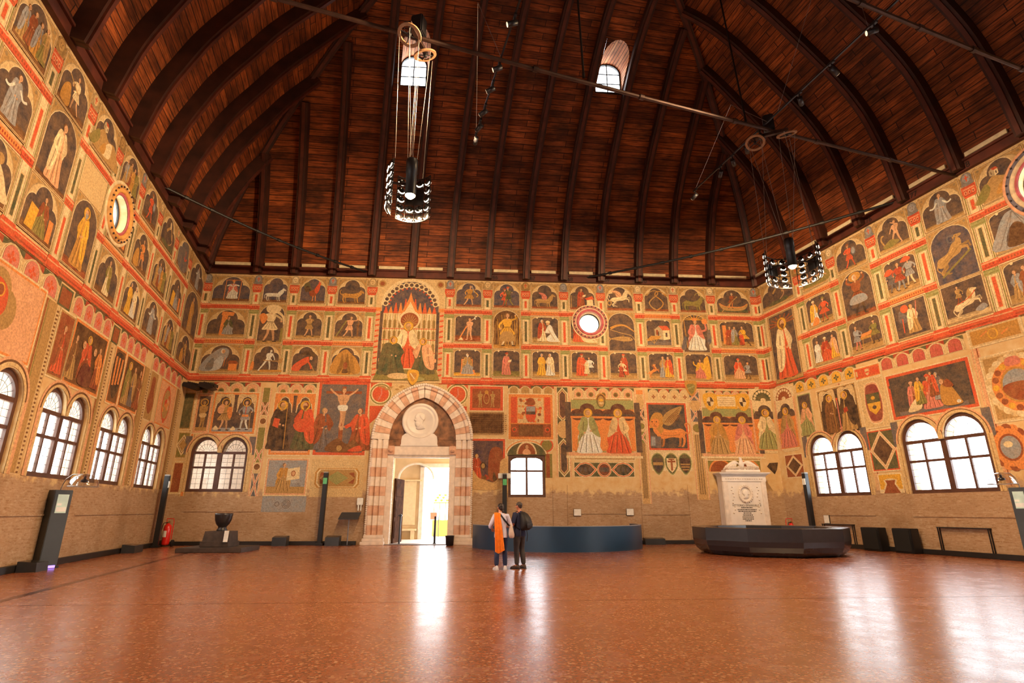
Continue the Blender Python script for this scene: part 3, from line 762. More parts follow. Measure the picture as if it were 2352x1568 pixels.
# round windows
def oculus(key, cs, cz, r, label, rims):
    WIN_N[0] += 1
    root = tag(empty('window_%d' % WIN_N[0], matrix=FRAMES[key] @ Matrix.Translation((cs, 0, cz))), label, kind='structure')
    for i, (r0, r1, pr, hx) in enumerate(rims):                    # moulded rings round the opening
        m = MB(); n = 48; m.sm = True; rc = []
        for k in range(6):
            t = math.pi * k / 5; rr = (r0 + r1) / 2 - (r1 - r0) / 2 * math.cos(t)
            rc.append([(rr * math.cos(2 * math.pi * j / n), -pr * (.35 + .65 * math.sin(t)), rr * math.sin(2 * math.pi * j / n)) for j in range(n)])
        m.loft(rc, cap=False); m.build('rim', mat('rim_' + hx, paint('#' + hx), .8, var=.25, scale=5), root)
    if len(rims) > 2:
        P = Paint(WALLS[key], .12); r0 = (rims[-2][0] + rims[-2][1]) / 2
        m = MB()
        for k in range(26):
            t = 2 * math.pi * k / 26; m.box((r0 * math.cos(t) - .03, -.13, r0 * math.sin(t) - .03), (r0 * math.cos(t) + .03, -.10, r0 * math.sin(t) + .03), .01)
        m.build('dentil', mat('dentil_dark', paint('#4A3A38'), .8), root)
    m = MB(); n = 36; m.loft([[(rr * math.cos(2 * math.pi * j / n), y, rr * math.sin(2 * math.pi * j / n)) for j in range(n)] for rr, y in ((r, .24), (r - .05, .24), (r - .05, .3), (r, .3))], cap=False)
    m.build('iron_ring', M_IRON, root)
    g = MB(); g.add([(r * math.cos(2 * math.pi * j / n), .27, r * math.sin(2 * math.pi * j / n)) for j in range(n)], [list(range(n))]); pn = g.build('pane', M_GLASS_C, root)
    return root
RIMS = [(.57, .64, .05, 'C98A78'), (.62, .74, .10, 'C4605A'), (.73, .80, .06, 'E8C090'), (.79, .93, .09, 'C07A5E'), (.92, .99, .05, 'EBC48C')]
oculus('B', *OCU['B'], 'round window with painted moulded rim high on the end wall', RIMS)
oculus('L', *OCU['L'], 'round window with orange moulded rim near the roof on the left wall', [(.62, .72, .06, 'C4605A'), (.70, .86, .12, 'E8A050'), (.84, .98, .09, 'D99A58'), (.97, 1.1, .05, 'EBC48C')])
oculus('L', -19.9, 11.35, .62, 'large round window ringed in red and green at the upper left edge', [(.62, .95, .05, 'C85048'), (.93, 1.1, .12, 'E88A4A'), (1.08, 1.28, .10, 'C0A050'), (1.26, 1.40, .08, '6A7048'), (1.38, 1.6, .05, 'E8B070')])
oculus('R', *OCU['R'], 'round window with red rim at the right edge', [(.9, 1.0, .06, 'C4605A'), (.98, 1.14, .1, 'E8C090'), (1.12, 1.26, .09, '7A6A68'), (1.24, 1.36, .06, 'E8A070')])

# ------------------------------------------------------------------ roof: boarded ship's-keel vault hipped at the end wall
TAB_L = [(0, 0), (2, .45), (4.68, 1.71), (5.49, 2.4), (7.44, 3.7), (8.2, 4.6), (9.46, 5.62), (10.38, 6.65), (11.8, 8.6), (12.9, 11), (13.4, 14.4)]
TAB_R = [(0, 0), (2, .25), (4.29, .8), (6.02, 1.69), (9.2, 4.0), (10.33, 4.92), (11.56, 6.38), (11.94, 7.14), (12.7, 9), (13.2, 11.3), (13.4, 14.4)]
def interp(tab, z):
    for (a, u), (b, v) in zip(tab, tab[1:]):
        if z <= b: return u + (v - u) * (z - a) / (b - a)
    return tab[-1][1]
def smooth_tab(tab):
    return [(z, sum(interp(tab, min(13.4, max(0, z + dz))) for dz in (-.7, -.35, 0, .35, .7)) / 5 if .7 <= z <= 12.7 else interp(tab, z)) for z in [13.4 * k / 40 for k in range(41)]]
TAB_L, TAB_R = smooth_tab(TAB_L), smooth_tab(TAB_R)
BASE_Z = TOP
def hip_pt(side, z):
    c, u, tab = (CL, UB, TAB_L) if side == 'L' else (CR, -UB, TAB_R)
    b = (u + DIN).normalized(); s = abs(u.x * b.y - u.y * b.x)
    return c + b * (interp(tab, z) / s)
def roof_B(s, z):
    a, b = hip_pt('L', z), hip_pt('R', z); o = CL + UB * s; e = b - a
    det = DIN.x * (-e.y) + e.x * DIN.y
    r = a - o
    t = (r.x * (-e.y) + e.x * r.y) / det; k = (DIN.x * r.y - DIN.y * r.x) / det
    q = o + DIN * t
    return Vector((q.x, q.y, BASE_Z + z)), k
def roof_side(side, q, z):
    """point of the long-wall slope: q metres from the corner along the wall at the wall top; beams keep parallel to the end wall"""
    c, u, tab = (CL, UB, TAB_L) if side == 'L' else (CR, -UB, TAB_R)
    sn = abs(UB.x * US.y - UB.y * US.x)
    p = c + DIN * q + u * (interp(tab, z) / sn)
    h = hip_pt(side, z); beyond = (p - h).dot(DIN)             # < 0: past the hip
    return Vector((p.x, p.y, BASE_Z + z)), beyond
ZS = [13.4 * k / 40 for k in range(41)]
def arc_len(tab):
    L = [0]
    for (z0, d0), (z1, d1) in zip(tab, tab[1:]): L.append(L[-1] + math.hypot(z1 - z0, d1 - d0))
    return L
def uv_mesh(name, vs, fs, uvs, m, parent):
    me = bpy.data.meshes.new(name); me.from_pydata(vs, [], fs)
    uv = me.uv_layers.new(name='metres')
    for l in me.loops: uv.data[l.index].uv = uvs[l.vertex_index]
    return link(name, me, parent, [m])
ceiling = tag(empty('ceiling', (0, 20, TOP)), 'dark boarded timber vault of the hall', kind='structure')
ceiling.matrix_world = Matrix.Identity(4)
DORM = [(9.02, 10.36, 8.45, 10.35), (19.0, 20.4, 8.85, 10.7)]
def roof_end():
    vs, fs, uvs = [], [], []
    AL = arc_len(TAB_L)
    def arcl(z):
        i = min(int(z / 13.4 * 40), 39); f = z / 13.4 * 40 - i
        return AL[i] + (AL[i + 1] - AL[i]) * f
    cache = {}
    def V(s, z):
        key = (round(s, 4), round(z, 4))
        if key not in cache:
            P, k = roof_B(s, z)
            if k < 0: h = hip_pt('L', z); P = Vector((h.x, h.y, BASE_Z + z)); ss = (h - CL).dot(UB)
            elif k > 1: h = hip_pt('R', z); P = Vector((h.x, h.y, BASE_Z + z)); ss = (h - CL).dot(UB)
            else: ss = s
            cache[key] = (len(vs), k); vs.append(P); uvs.append((ss, arcl(z)))
        return cache[key]
    cuts = sorted(set([LEN_B * i / 44 for i in range(45)] + [-2.0, -1.0, LEN_B + 1, LEN_B + 2, LEN_B + 4, LEN_B + 6, -4, -6] + [x for d in DORM for x in d[:2]]))
    zs = sorted(set(ZS + [x for d in DORM for x in d[2:]]))
    for s0, s1 in zip(cuts, cuts[1:]):
        for z0, z1 in zip(zs, zs[1:]):
            if any(s0 >= d[0] - 1e-6 and s1 <= d[1] + 1e-6 and z0 >= d[2] - 1e-6 and z1 <= d[3] + 1e-6 for d in DORM): continue
            q = [V(s0, z0), V(s1, z0), V(s1, z1), V(s0, z1)]
            if all(k < 0 for _, k in q) or all(k > 1 for _, k in q): continue
            ids = []
            for i, _ in q:
                if i not in ids: ids.append(i)
            if len(ids) > 2: fs.append(ids)
    # rounded heads of the dormer openings
    for (a, b, z0, z1) in DORM:
        n = 10; zc = z1 - .62
        arc = [((a + b) / 2 + (b - a) / 2 * math.cos(math.pi * i / n), zc + (z1 - zc) * math.sin(math.pi * i / n)) for i in range(n + 1)]
        for (s0, u0), (s1, u1) in zip(arc, arc[1:]):
            e0, e1 = (max(a, min(b, (a + b) / 2 + (s0 - (a + b) / 2) * 1.0)), z1), (max(a, min(b, s1)), z1)
            fs.append([V(s0, u0)[0], V(*e0)[0], V(*e1)[0], V(s1, u1)[0]])
    return uv_mesh('end_slope', vs, fs, uvs, M_BOARDS, ceiling)
roof_end()['label'] = 'hipped slope of red brown boards over the end wall'
def roof_long(side):
    vs, fs, uvs = [], [], []; tab = TAB_L if side == 'L' else TAB_R; AL = arc_len(tab)
    qs = [0, 3, 6, 10, 15, 20, 26, 32, 40, LONG]
    for i, z in enumerate(ZS):
        h = hip_pt(side, z)
        for q in qs:
            p = h + DIN * q; vs.append((p.x, p.y, BASE_Z + z)); uvs.append(((p - CL).dot(US), AL[i]))
    n = len(qs)
    for i in range(len(ZS) - 1):
        for k in range(n - 1): fs.append([i * n + k, i * n + k + 1, (i + 1) * n + k + 1, (i + 1) * n + k])
    o = uv_mesh('long_slope', vs, fs, uvs, M_BOARDS, ceiling)
    o['label'] = 'long boarded slope over the %s wall' % ('left' if side == 'L' else 'right')
roof_long('L'); roof_long('R')

def beam(pts, side, w, d, mb, off=0.0):
    """rib of width w standing d proud of the boards on the room side"""
    rings = []
    for i, p in enumerate(pts):
        t = (pts[min(i + 1, len(pts) - 1)] - pts[max(i - 1, 0)]).normalized()
        s = (side - t * side.dot(t)).normalized(); nrm = s.cross(t)
        ref = Vector((0, 18, 8)) - p
        if nrm.dot(ref) < 0: nrm = -nrm
        rings.append([p - s * w / 2 - nrm * .05, p + s * w / 2 - nrm * .05, p + s * w / 2 + nrm * (d + off), p - s * w / 2 + nrm * (d + off)])
    mb.loft(rings)
def rib(pts, side, name='roof_rib', w=.36, d=.44):
    m = MB(); beam(pts, side, w, d, m)
    o = m.build(name, M_RIB, ceiling)
    m = MB(); beam(pts, side, w * .42, d + .07, m); b = m.build('rib_batten', M_PLATE, o)
    return o
COL_B = [0.14, 2.66, 4.54, 6.46, 8.52, 10.6, 12.59, 14.58, 16.6, 18.64, 20.65, 22.71, 24.66, 26.72, 29.2]
side3 = Vector((UB.x, UB.y, 0))
for s in COL_B[1:-1]:
    pts = []
    for k in range(34):
        z = .05 + 13.2 * k / 33; P, kk = roof_B(s, z)
        if not 0.005 <= kk <= .995: break
        pts.append(P)
    if len(pts) > 2: rib(pts, side3)
for side, col in (('L', [-26.4, -24.1, -21.9, -19.6, -17.5, -15.4, -13.4, -11.3, -9.2, -7.1, -5.0, -2.6]), ('R', [-3.0, -5.1, -7.1, -9.15, -11.3, -13.4, -15.5, -17.7, -19.9])):
    for q in col:
        pts = []
        for k in range(34):
            z = .05 + 13.2 * k / 33; P, by = roof_side(side, -q, z)
            if by < .03: break
            pts.append(P)
        if len(pts) > 2: rib(pts, Vector((US.x, US.y, 0)), w=.34, d=.50 if side == 'L' else .42)
for side in 'LR':
    pts = []
    for k in range(40):
        z = .02 + 13.3 * k / 39; h = hip_pt(side, z); pts.append(Vector((h.x, h.y, BASE_Z + z)))
    rib(pts, Vector((1, .3, 0)) if side == 'L' else Vector((1, -.3, 0)), 'hip_rib', .34, .36)

# dormer tunnels
for i, (a, b, z0, z1) in enumerate(DORM):
    WIN_N[0] += 1
    root = tag(empty('window_%d' % WIN_N[0]), ('arched roof dormer behind the left chandelier', 'arched roof dormer between ribs, crossed by the tie rod')[i], kind='structure')
    n = 10; zc = z1 - .62; c = (a + b) / 2
    prof = [(a, z0)] + [(a, z0 + (zc - z0) * k / 6) for k in range(1, 6)] + [(c - (b - a) / 2 * math.cos(math.pi * k / n), zc + (z1 - zc) * math.sin(math.pi * k / n)) for k in range(n + 1)] + [(b, z0 + (zc - z0) * k / 6) for k in range(5, 0, -1)] + [(b, z0)]
    vs, fs, uvs = [], [], []; per = 0
    out = (4.5, 4.25)[i]                                           # plane of the window, metres in from the end wall
    for j, (s, z) in enumerate(prof):
        P, _ = roof_B(s, z); q = CL + UB * s + DIN * out
        vs += [P, (q.x, q.y, P.z)]
        if j: per += math.hypot(s - prof[j - 1][0], z - prof[j - 1][1])
        uvs += [((Vector((P.x, P.y)) - q).length, per), (0, per)]
    for j in range(len(prof) - 1): fs.append([2 * j, 2 * j + 1, 2 * j + 3, 2 * j + 2])
    fs.append([0, 2 * len(prof) - 2, 2 * len(prof) - 1, 1])
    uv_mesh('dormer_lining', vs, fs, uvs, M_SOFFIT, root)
    fm = FRAMES['B'] @ Matrix.Translation((DIN.dot(UB) * out, 0, 0)); fm.translation = (CL.x + DIN.x * out, CL.y + DIN.y * out, 0)
    zq = lambda z: BASE_Z + z
    m = MB(); inner = [(s + (c - s) * .09, zq(z0 + .07 + (z - z0) * .93)) for s, z in prof]
    frame_from(m, [(s, zq(z)) for s, z in prof], inner, -.06, .05); m.box((c - .025, -.03, zq(z0)), (c + .025, .03, zq(z1)))
    for k in (.33, .66): m.box((a, -.02, zq(z0 + (z1 - z0) * k) - .02), (b, .02, zq(z0 + (z1 - z0) * k) + .02))
    o = m.build('sash', M_BLACK, root, fm)
    g = MB(); g.add([(s, .02, zq(z)) for s, z in prof], [list(range(len(prof)))]); g.build('pane', M_GLASS_C, root, fm)

# wall plates, eaves boards and their painted numerals
def plate(key, s0, s1, name, label):
    m = MB(); m.box((s0, -.16, TOP - .02), (s1, .3, TOP + .34)); m.box((s0, -.24, TOP + .30), (s1, .3, TOP + .38))
    return tag(m.build(name, M_PLATE, None, FRAMES[key]), label, kind='structure')
pB = plate('B', .1, LEN_B - .1, 'trim_1', 'dark timber plate along the top of the end wall')
pL = plate('L', -LONG + .2, -.05, 'trim_2', 'dark timber plate along the top of the left wall')
pR = plate('R', .05, LONG - .2, 'trim_3', 'dark timber plate along the top of the right wall')
for key, p, cols in (('B', pB, COL_B), ('R', pR, [.1, 3.0, 5.1, 7.1, 9.15, 11.3, 13.4])):
    for s0, s1 in zip(cols, cols[1:]):
        m = MB(); m.box((s0 + .30, -.26, TOP + .40), (s1 - .42, -.20, TOP + .56)); m.build('eaves_board', M_CREAM, p, FRAMES[key])
M_INK = mat('black_numeral', (.004, .003, .003), .7)
for key, p, items in (('B', pB, (('66', (14.97, 13.39)[0]), ('67', (16.97, 13.42)[0]), ('68', (19.01, 13.40)[0]), ('69', (21.01, 13.40)[0]), ('70', (23.06, 13.43)[0]), ('71', (25.08, 13.43)[0]), ('72', (27.14, 13.41)[0]))), ('R', pR, (('75', (5.34, 13.32)[0]), ('76', (7.44, 13.29)[0]), ('77', (9.49, 13.28)[0]), ('78', (11.49, 13.37)[0])))):
    for t, s in items:
        text_mesh('numeral', t, .30, M_INK, p, FRAMES[key] @ Matrix.Translation((s, -.165, TOP + .03)) @ UPRIGHT)
# black skirting ducts
M_SKIRT = mat('black_skirting', (.016, .014, .014), .45, var=.2)
def skirt(key, runs, name, label):
    m = MB()
    for a, b in runs: m.box((a, -.16, 0), (b, .02, .17), .015); 
    return tag(m.build(name, M_SKIRT, None, FRAMES[key]), label, kind='structure')
skirt('B', [(.1, (8.79, 0.03)[0] - .08), ((13.77, 0.01)[0] + .12, LEN_B - .1)], 'baseboard_back', 'black skirting duct along the end wall')
skirt('L', [(-LONG + 1, -.1)], 'baseboard_left', 'black skirting duct along the left wall')
skirt('R', [(.1, LONG - 1)], 'baseboard_right', 'black skirting duct along the right wall')

# ------------------------------------------------------------------ frescoes: the upper three registers
ZR = {1: (11.70, 13.16), 2: (9.80, 11.32), 3: (7.98, 9.46)}
ZT2 = (9.46, 11.66)
def architecture(key, cols, spans_off=(), tall=(), r2off=()):
    """painted pilasters, capitals, red string courses"""
    P = Paint(WALLS[key], .003)
    s0, s1 = cols[0], cols[-1]
    P.rect(s0, 7.62, s1, TOP - .02, 'cream')
    P.step = .0001
    for k in range(int((s1 - s0) * 1.5)):                          # worn stains in the pale ground
        P.ell(RNG.uniform(s0, s1), RNG.uniform(7.8, 13.2), RNG.uniform(.1, .35), RNG.uniform(.05, .2), shade('cream', RNG.uniform(.85, 1.06)), 9)
    for i, (a, b) in enumerate(zip(cols, cols[1:])):
        if i in spans_off: continue
        P.y = -.012
        P.rect(a + .2, 7.56, b - .2, 7.62, 'line'); P.rect(a + .1, 7.62, b - .1, 7.90, 'red'); P.rect(a + .1, 7.68, b - .1, 7.73, 'dred'); P.rect(a + .1, 7.83, b - .1, 7.86, 'peach')
        for z in (9.50, 11.36):
            if i in tall: continue
            P.rect(a + .2, z - .03, b - .2, z, 'lcream'); P.rect(a + .2, z, b - .2, z + .25, 'red' if (i + int(z)) % 3 else 'orange'); P.rect(a + .2, z + .21, b - .2, z + .25, 'peach'); P.rect(a + .2, z, b - .2, z + .035, 'dred')
            n = max(4, int((b - a - .5) / .09))
            for k in range(n):
                u = a + .27 + (b - a - .54) * (k + .5) / n
                P.ell(u, z + .12, .028, .045, 'dred' if (i + k) % 2 else shade('red', .72), 6)
    for i, c in enumerate(cols):
        if (i - 1 in spans_off) and (i in spans_off): continue
        w = .21 if 0 < i < len(cols) - 1 else .26; P.y = -.018
        for j, (z0, z1) in enumerate(((7.92, 9.48), (9.76, 11.34), (11.62, 12.32))):
            P.rect(c - w - .05, z0, c + w + .05, z1, 'lcream'); P.rect(c - w - .02, z0, c - w + .02, z1, 'olive'); P.rect(c + w - .02, z0, c + w + .02, z1, 'olive')
            P.rect(c - w + .05, z0, c - w + .065, z1, 'line'); P.rect(c + w - .065, z0, c + w - .05, z1, 'line')
            hi = z0 + (z1 - z0) * .82
            P.rect(c - .085, z0 + .12, c + .085, hi, 'cream'); P.rect(c - .06, z0 + .15, c + .06, hi - .04, 'red' if (i + j) % 2 else 'green')
            if key != 'L' and j < 2:
                P.rect(c - w - .07, hi + .05, c + w + .07, z1 - .03, 'lgreen'); P.rect(c - w - .07, hi + .1, c + w + .07, hi + .13, 'olive'); P.rect(c - w - .09, z1 - .06, c + w + .09, z1 - .02, 'olive')
        for z in (9.48, 11.34):
            P.poly([(c - w - .04, z), (c + w + .04, z), (c + w + .09, z + .28), (c - w - .09, z + .28)], 'red'); P.rect(c - w - .08, z + .2, c + w + .08, z + .25, 'peach'); P.rect(c - w - .05, z + .04, c + w + .05, z + .08, 'dred')
            for k in (-1, 0, 1): P.ell(c + k * .12, z + .14, .035, .04, 'dred', 6)
        P.poly([(c - w - .2, 7.58), (c + w + .2, 7.58), (c + w + .12, 7.72), (c + w + .06, 7.95), (c - w - .06, 7.95), (c - w - .12, 7.72)], 'red')
        P.rect(c - w - .17, 7.6, c + w + .17, 7.64, 'dred'); P.rect(c - w - .08, 7.8, c + w + .08, 7.84, 'peach')
        P.poly([(c - w * .9, 12.28), (c + w * .9, 12.28), (c + w + .1, 12.66), (c + w + .13, 12.74), (c - w - .13, 12.74), (c - w - .1, 12.66)], 'red')
        for z, q in ((12.36, 'dred'), (12.60, 'peach'), (12.68, 'dred')): P.rect(c - w * .95, z, c + w * .95, z + .035, q)
        for k in (-1, 0, 1): P.ell(c + k * .13, 12.48, .05, .08, 'peach', 8); P.ell(c + k * .13, 12.47, .03, .05, 'dred', 8)
        g = RNG.choice(('lcream', 'grey', 'tan', 'cream'))
        P.poly(spline([(c - .2, 12.76), (c + .2, 12.76), (c + .22, 13.0), (c + .1, 13.22), (c - .1, 13.22), (c - .22, 13.0)], 4), shade(g, .8)); P.ell(c, 13.02, .13, .17, g)
        if i % 2: P.rect(c - .02, 12.9, c + .02, 13.14, 'red'); P.rect(c - .08, 13.02, c + .08, 13.06, 'red')
        else: P.ell(c - .04, 13.05, .02, .02, 'line', 6); P.ell(c + .04, 13.05, .02, .02, 'line', 6); P.rect(c - .04, 12.93, c + .04, 12.95, 'line')
        for k in (-1, 1): P.poly(spline([(c + k * .22, 12.8), (c + k * .42, 12.95), (c + k * .36, 13.2), (c + k * .2, 13.1)], 4), shade('tan', .9))
    return P.build('painted_architecture', WALLS[key], 'painted pilasters with red capitals and string courses')

def panel(key, x0, x1, z0, z1, draw, label, **kw):
    P = Paint(WALLS[key], .03)
    f = field(P, x0, x1, z0, z1, **kw)
    f.W = (x1 - x0 - .2) / (z1 - z0 - .15)
    draw(f)
    return P.build('fresco_panel', WALLS[key], label)

# what the cells show -------------------------------------------------
def d_crowned(f):
    f.st([(-.26, .04), (-.24, .86)], .025, 'orange'); f.st([(.30, .04), (.32, .86)], .025, 'orange'); f.st([(-.24, .86), (.32, .86)], .02, 'orange')
    f.seated(.03, .1, .74, 'white', 'pink', crown=True); f.st([(-.2, .62), (-.08, .66), (.0, .6)], .05, 'white'); f.st([(.26, .62), (.14, .66), (.05, .6)], .05, 'white')
def d_hound(f): f.quad(-.05, .06, .62, 'white', 1, (.16, .26), tail='down', stocky=.8)
def d_rooster(f):
    f.blob([(-.3, .5), (-.36, .75), (-.2, .86), (-.12, .7), (-.05, .5)], 'green'); f.blob([(-.28, .45), (-.33, .62), (-.2, .7), (-.1, .5)], 'black')
    f.blob([(-.15, .45), (0, .55), (.12, .72), (.2, .7), (.18, .45), (.08, .28), (-.08, .28)], 'rust'); f.blob([(.05, .5), (.16, .78), (.24, .8), (.24, .6), (.16, .4)], 'red')
    f.el(.22, .78, .05, .055, 'red'); f.poly([(.26, .8), (.33, .77), (.26, .75)], 'gold'); f.poly([(.17, .82), (.2, .92), (.23, .84), (.27, .9), (.26, .8)], 'red')
    f.st([(.02, .3), (.0, .08)], .03, 'orange'); f.st([(.1, .3), (.12, .08)], .03, 'orange')
def d_leopard(f):
    f.quad(-.02, .06, .72, 'ochre', 1, (.12, .14), tail='up')
    for k in range(22): f.el(RNG.uniform(-.3, .3), RNG.uniform(.34, .48), .012, .012, 'dbrown')
def d_kneel(f):
    f.poly([(-.22, .05), (-.02, .05), (.02, .8), (-.18, .84)], 'orange'); f.poly([(-.22, .8), (.2, .78), (.24, .92), (-.2, .95)], 'orange')
    f.seated(.06, .08, .68, 'grey', 'green', face=1)
def d_wind(f):
    f.tunic(-.02, .05, .9, 'lcream', 'skin', 1, arms=((.75, .58), (-.8, .72)), step=.13, skirt=1.25)
    f.blob([(-.1, .8), (.1, .78), (.2, .9), (.12, .99), (-.06, .99), (-.16, .92)], 'lcream'); f.st([(.12, .82), (.26, .7), (.3, .5)], .07, 'lcream', .5); f.blob([(-.2, .5), (-.3, .7), (-.2, .78), (-.1, .66)], 'orange')
    f.rect(.24, .05, .3, .4, 'olive')
def d_pray(f): f.tunic(0, .06, .84, 'tan', 'skin', 1, arms=((.22, .72), (-.2, .7)), step=.16)
def d_bow(f):
    f.tunic(-.02, .06, .82, 'peach', 'skin', 1, arms=((.7, .86), (-.5, .75)), step=.2, lean=.12)
    f.st([(.28, .9), (.36, .6), (.3, .3)], .02, 'ochre'); f.st([(-.42, .1), (-.1, .7)], .05, 'olive'); f.st([(-.36, .06), (-.06, .66)], .03, 'brown'); f.rect(.3, .1, .36, .6, 'brown')
def d_hermit(f):
    f.blob([(-.7, .05), (-.55, .45), (-.2, .8), (.05, .9), (.25, .8), (.2, .5), (0, .3), (-.1, .05)], 'grey'); f.blob([(-.35, .05), (-.2, .4), (.0, .6), (.1, .4), (0, .1)], shade('grey', 1.2)); f.blob([(-.5, .1), (-.4, .4), (-.25, .5), (-.25, .1)], shade('grey', .75))
    f.face(.05, .76, .075, 1, 'skin', 'white'); f.rect(.3, .05, .6, .3, 'orange'); f.poly([(.25, .3), (.65, .3), (.55, .42), (.3, .42)], 'rust'); f.st([(.12, .2), (.15, .55)], .02, 'orange'); f.st([(.2, .2), (.24, .52)], .02, 'rust')
def d_mower(f):
    f.nude(-.05, .06, .82, 'white', 1, ((.75, .5), (.5, .45)), .24, .25); f.st([(-.1, .45), (.5, .42)], .03, 'tan'); f.poly([(.42, .36), (.56, .34), (.58, .55), (.44, .5)], 'tan'); f.blob([(-.55, .1), (-.5, .4), (-.42, .35), (-.44, .1)], 'orange'); f.rect(-.2, .02, .6, .1, 'ochre')
def d_digger(f):
    f.blob([(-.45, .1), (-.4, .3), (-.15, .5), (.1, .62), (.16, .5), (.05, .35), (-.1, .25), (-.2, .08)], 'red'); f.st([(.05, .5), (.2, .3), (.24, .15)], .06, 'red'); f.face(.2, .56, .07, 1, 'skin', 'brown')
    f.blob([(-.2, .7), (.05, .85), (.3, .78), (.35, .6), (.1, .68)], 'black'); f.st([(.24, .3), (.36, .05)], .03, 'tan'); f.st([(-.3, .25), (-.1, .38)], .02, 'dred')
def d_cave(f): f.rocks('ochre', 0, .92); f.el(0, .3, .08, .14, 'rust')
def d_torch(f): f.tunic(-.02, .05, .86, 'ochre', 'skin', 1, arms=((.6, .8), (-.45, .55)), step=.2, lean=.1, skirt=1.3); f.st([(.2, .66), (.36, .5), (.3, .42)], .03, 'gold'); f.st([(.2, .6), (.12, .88)], .02, 'white')
def d_couple(f): f.tunic(-.08, .05, .76, 'red', 'dred', 1, step=.1, hat='dred'); f.tunic(.1, .08, .8, 'green', 'olive', -1, step=.2, lean=.08, hat='red', arms=((.4, .6), (-.5, .7)))
def d_griffin(f): f.quad(-.04, .06, .66, 'tan', 1, (.14, .28), wing='pink', tail='down')
def d_desk(f): f.robed(-.04, .05, .84, 'rust', 'dred', 1, hold='paper'); f.poly([(.18, .06), (.45, .06), (.42, .42), (.18, .46)], 'lcream'); f.poly([(.1, .46), (.4, .58), (.48, .44), (.2, .4)], 'red'); f.rect(-.46, .06, -.43, .6, 'tan')
def d_pegasus(f): f.quad(-.02, .16, .72, 'lcream', 1, (.12, .24), wing='peach', rear=.25, tail='curl'); f.el(-.42, .3, .1, .12, 'tan'); f.el(-.42, .3, .05, .07, 'dark')
def d_serpents(f):
    f.st([(0, .04), (-.2, .18), (-.28, .36), (-.14, .54), (.02, .66), (.1, .8), (-.02, .88), (-.2, .84), (-.34, .7)], .05, 'tan', .7)
    f.st([(0, .04), (.2, .18), (.28, .36), (.14, .54), (-.02, .66), (.0, .8), (.14, .86), (.28, .8), (.4, .7)], .05, 'ochre', .7)
    f.el(.4, .7, .07, .04, 'ochre', -.5); f.el(-.36, .7, .07, .04, 'tan', .5)
def d_ibex(f): f.quad(0, .06, .78, 'olive', 1, (.1, .22), horn='ibex', tail='down', stocky=1.2)
def d_boat(f):
    f.rect(-.6, .02, .6, .14, 'green'); f.blob([(-.6, .42), (-.4, .3), (.3, .28), (.6, .42), (.5, .2), (.2, .1), (-.3, .1), (-.52, .22)], 'tan'); f.st([(-.56, .4), (-.3, .27), (.3, .25), (.56, .4)], .03, 'orange')
    f.tunic(-.14, .2, .68, 'rust', 'orange', 1, arms=((.8, .7), (.6, .6)), lean=.2, hair='white', step=.12); f.st([(-.5, .04), (.2, .72)], .03, 'tan')
def d_spade(f): f.nude(.06, .06, .86, 'peach', -1, ((-.45, .95), (.5, .5)), .1); f.st([(-.05, .6), (-.3, .12)], .045, 'orange'); f.poly([(-.36, .04), (-.16, .04), (-.24, .16)], 'lcream'); f.poly([(.2, .88), (.26, .98), (.28, .84)], 'white')
def d_reeds(f):
    for k in range(46):
        x = RNG.uniform(-.4, .4); f.st([(x, .08), (x + RNG.uniform(-.06, .06), RNG.uniform(.5, .9))], .008, RNG.choice(('ochre', 'tan', 'gold')), smooth=False)
    f.tunic(.02, .06, .88, 'gold', 'lcream', 1, arms=((.6, .92), (-.55, .5)), step=.15, skirt=1.3); f.blob([(-.1, .42), (.12, .42), (.2, .2), (-.16, .2)], 'tan')
def d_embrace(f):
    f.robed(-.12, .05, .86, 'lcream', 'dred', 1, hair='white'); f.blob([(.0, .4), (.12, .68), (.24, .66), (.34, .4), (.5, .12), (.52, .05), (.12, .05), (.06, .2), (.2, .36)], 'white'); f.st([(.12, .5), (.24, .3), (.36, .1)], .02, 'tan'); f.face(.1, .76, .07, -1, 'skin', 'tan', hat='lcream')
def d_sick(f):
    f.seated(-.2, .06, .8, 'red', 'dred', 1); f.blob([(-.1, .35), (.1, .5), (.3, .3), (.5, .06), (.1, .05), (-.06, .15)], 'lcream'); f.st([(.0, .4), (.2, .3), (.4, .1)], .02, 'tan'); f.face(.12, .62, .06, -1, 'skin', 'rust'); f.blob([(.06, .54), (.16, .55), (.2, .35), (.06, .38)], 'red')
def fish(f, x, z, L, c, k=1):
    f.blob([(x - .5 * L, z), (x - .3 * L, z + .07 * L), (x, z + .12 * L), (x + .3 * L, z + .08 * L), (x + .42 * L, z - .01), (x + .3 * L, z - .08 * L), (x, z - .09 * L), (x - .3 * L, z - .04 * L)], c)
    f.poly([(x - .46 * L, z), (x - .6 * L, z + .12 * L), (x - .54 * L, z - .02 * L), (x - .58 * L, z - .14 * L)], c); f.poly([(x - .05 * L, z + .11 * L), (x + .03 * L, z + .18 * L), (x + .1 * L, z + .1 * L)], shade(c, .75)); f.el(x + .32 * L, z + .02 * L, .02 * L, .02 * L, 'black'); f.st([(x - .4 * L, z), (x + .2 * L, z + .01)], .01, shade(c, .7)); f.poly([(x, z - .08 * L), (x + .04 * L, z - .15 * L), (x + .1 * L, z - .08 * L)], shade(c, .75))
def d_fishes(f): fish(f, .02, .3, .62, 'tan'); f.st([(-.28, .58), (-.1, .66), (.1, .66), (.34, .5)], .07, 'ochre', .4); f.st([(-.3, .55), (0, .46), (.24, .4), (.34, .26)], .018, 'tan')
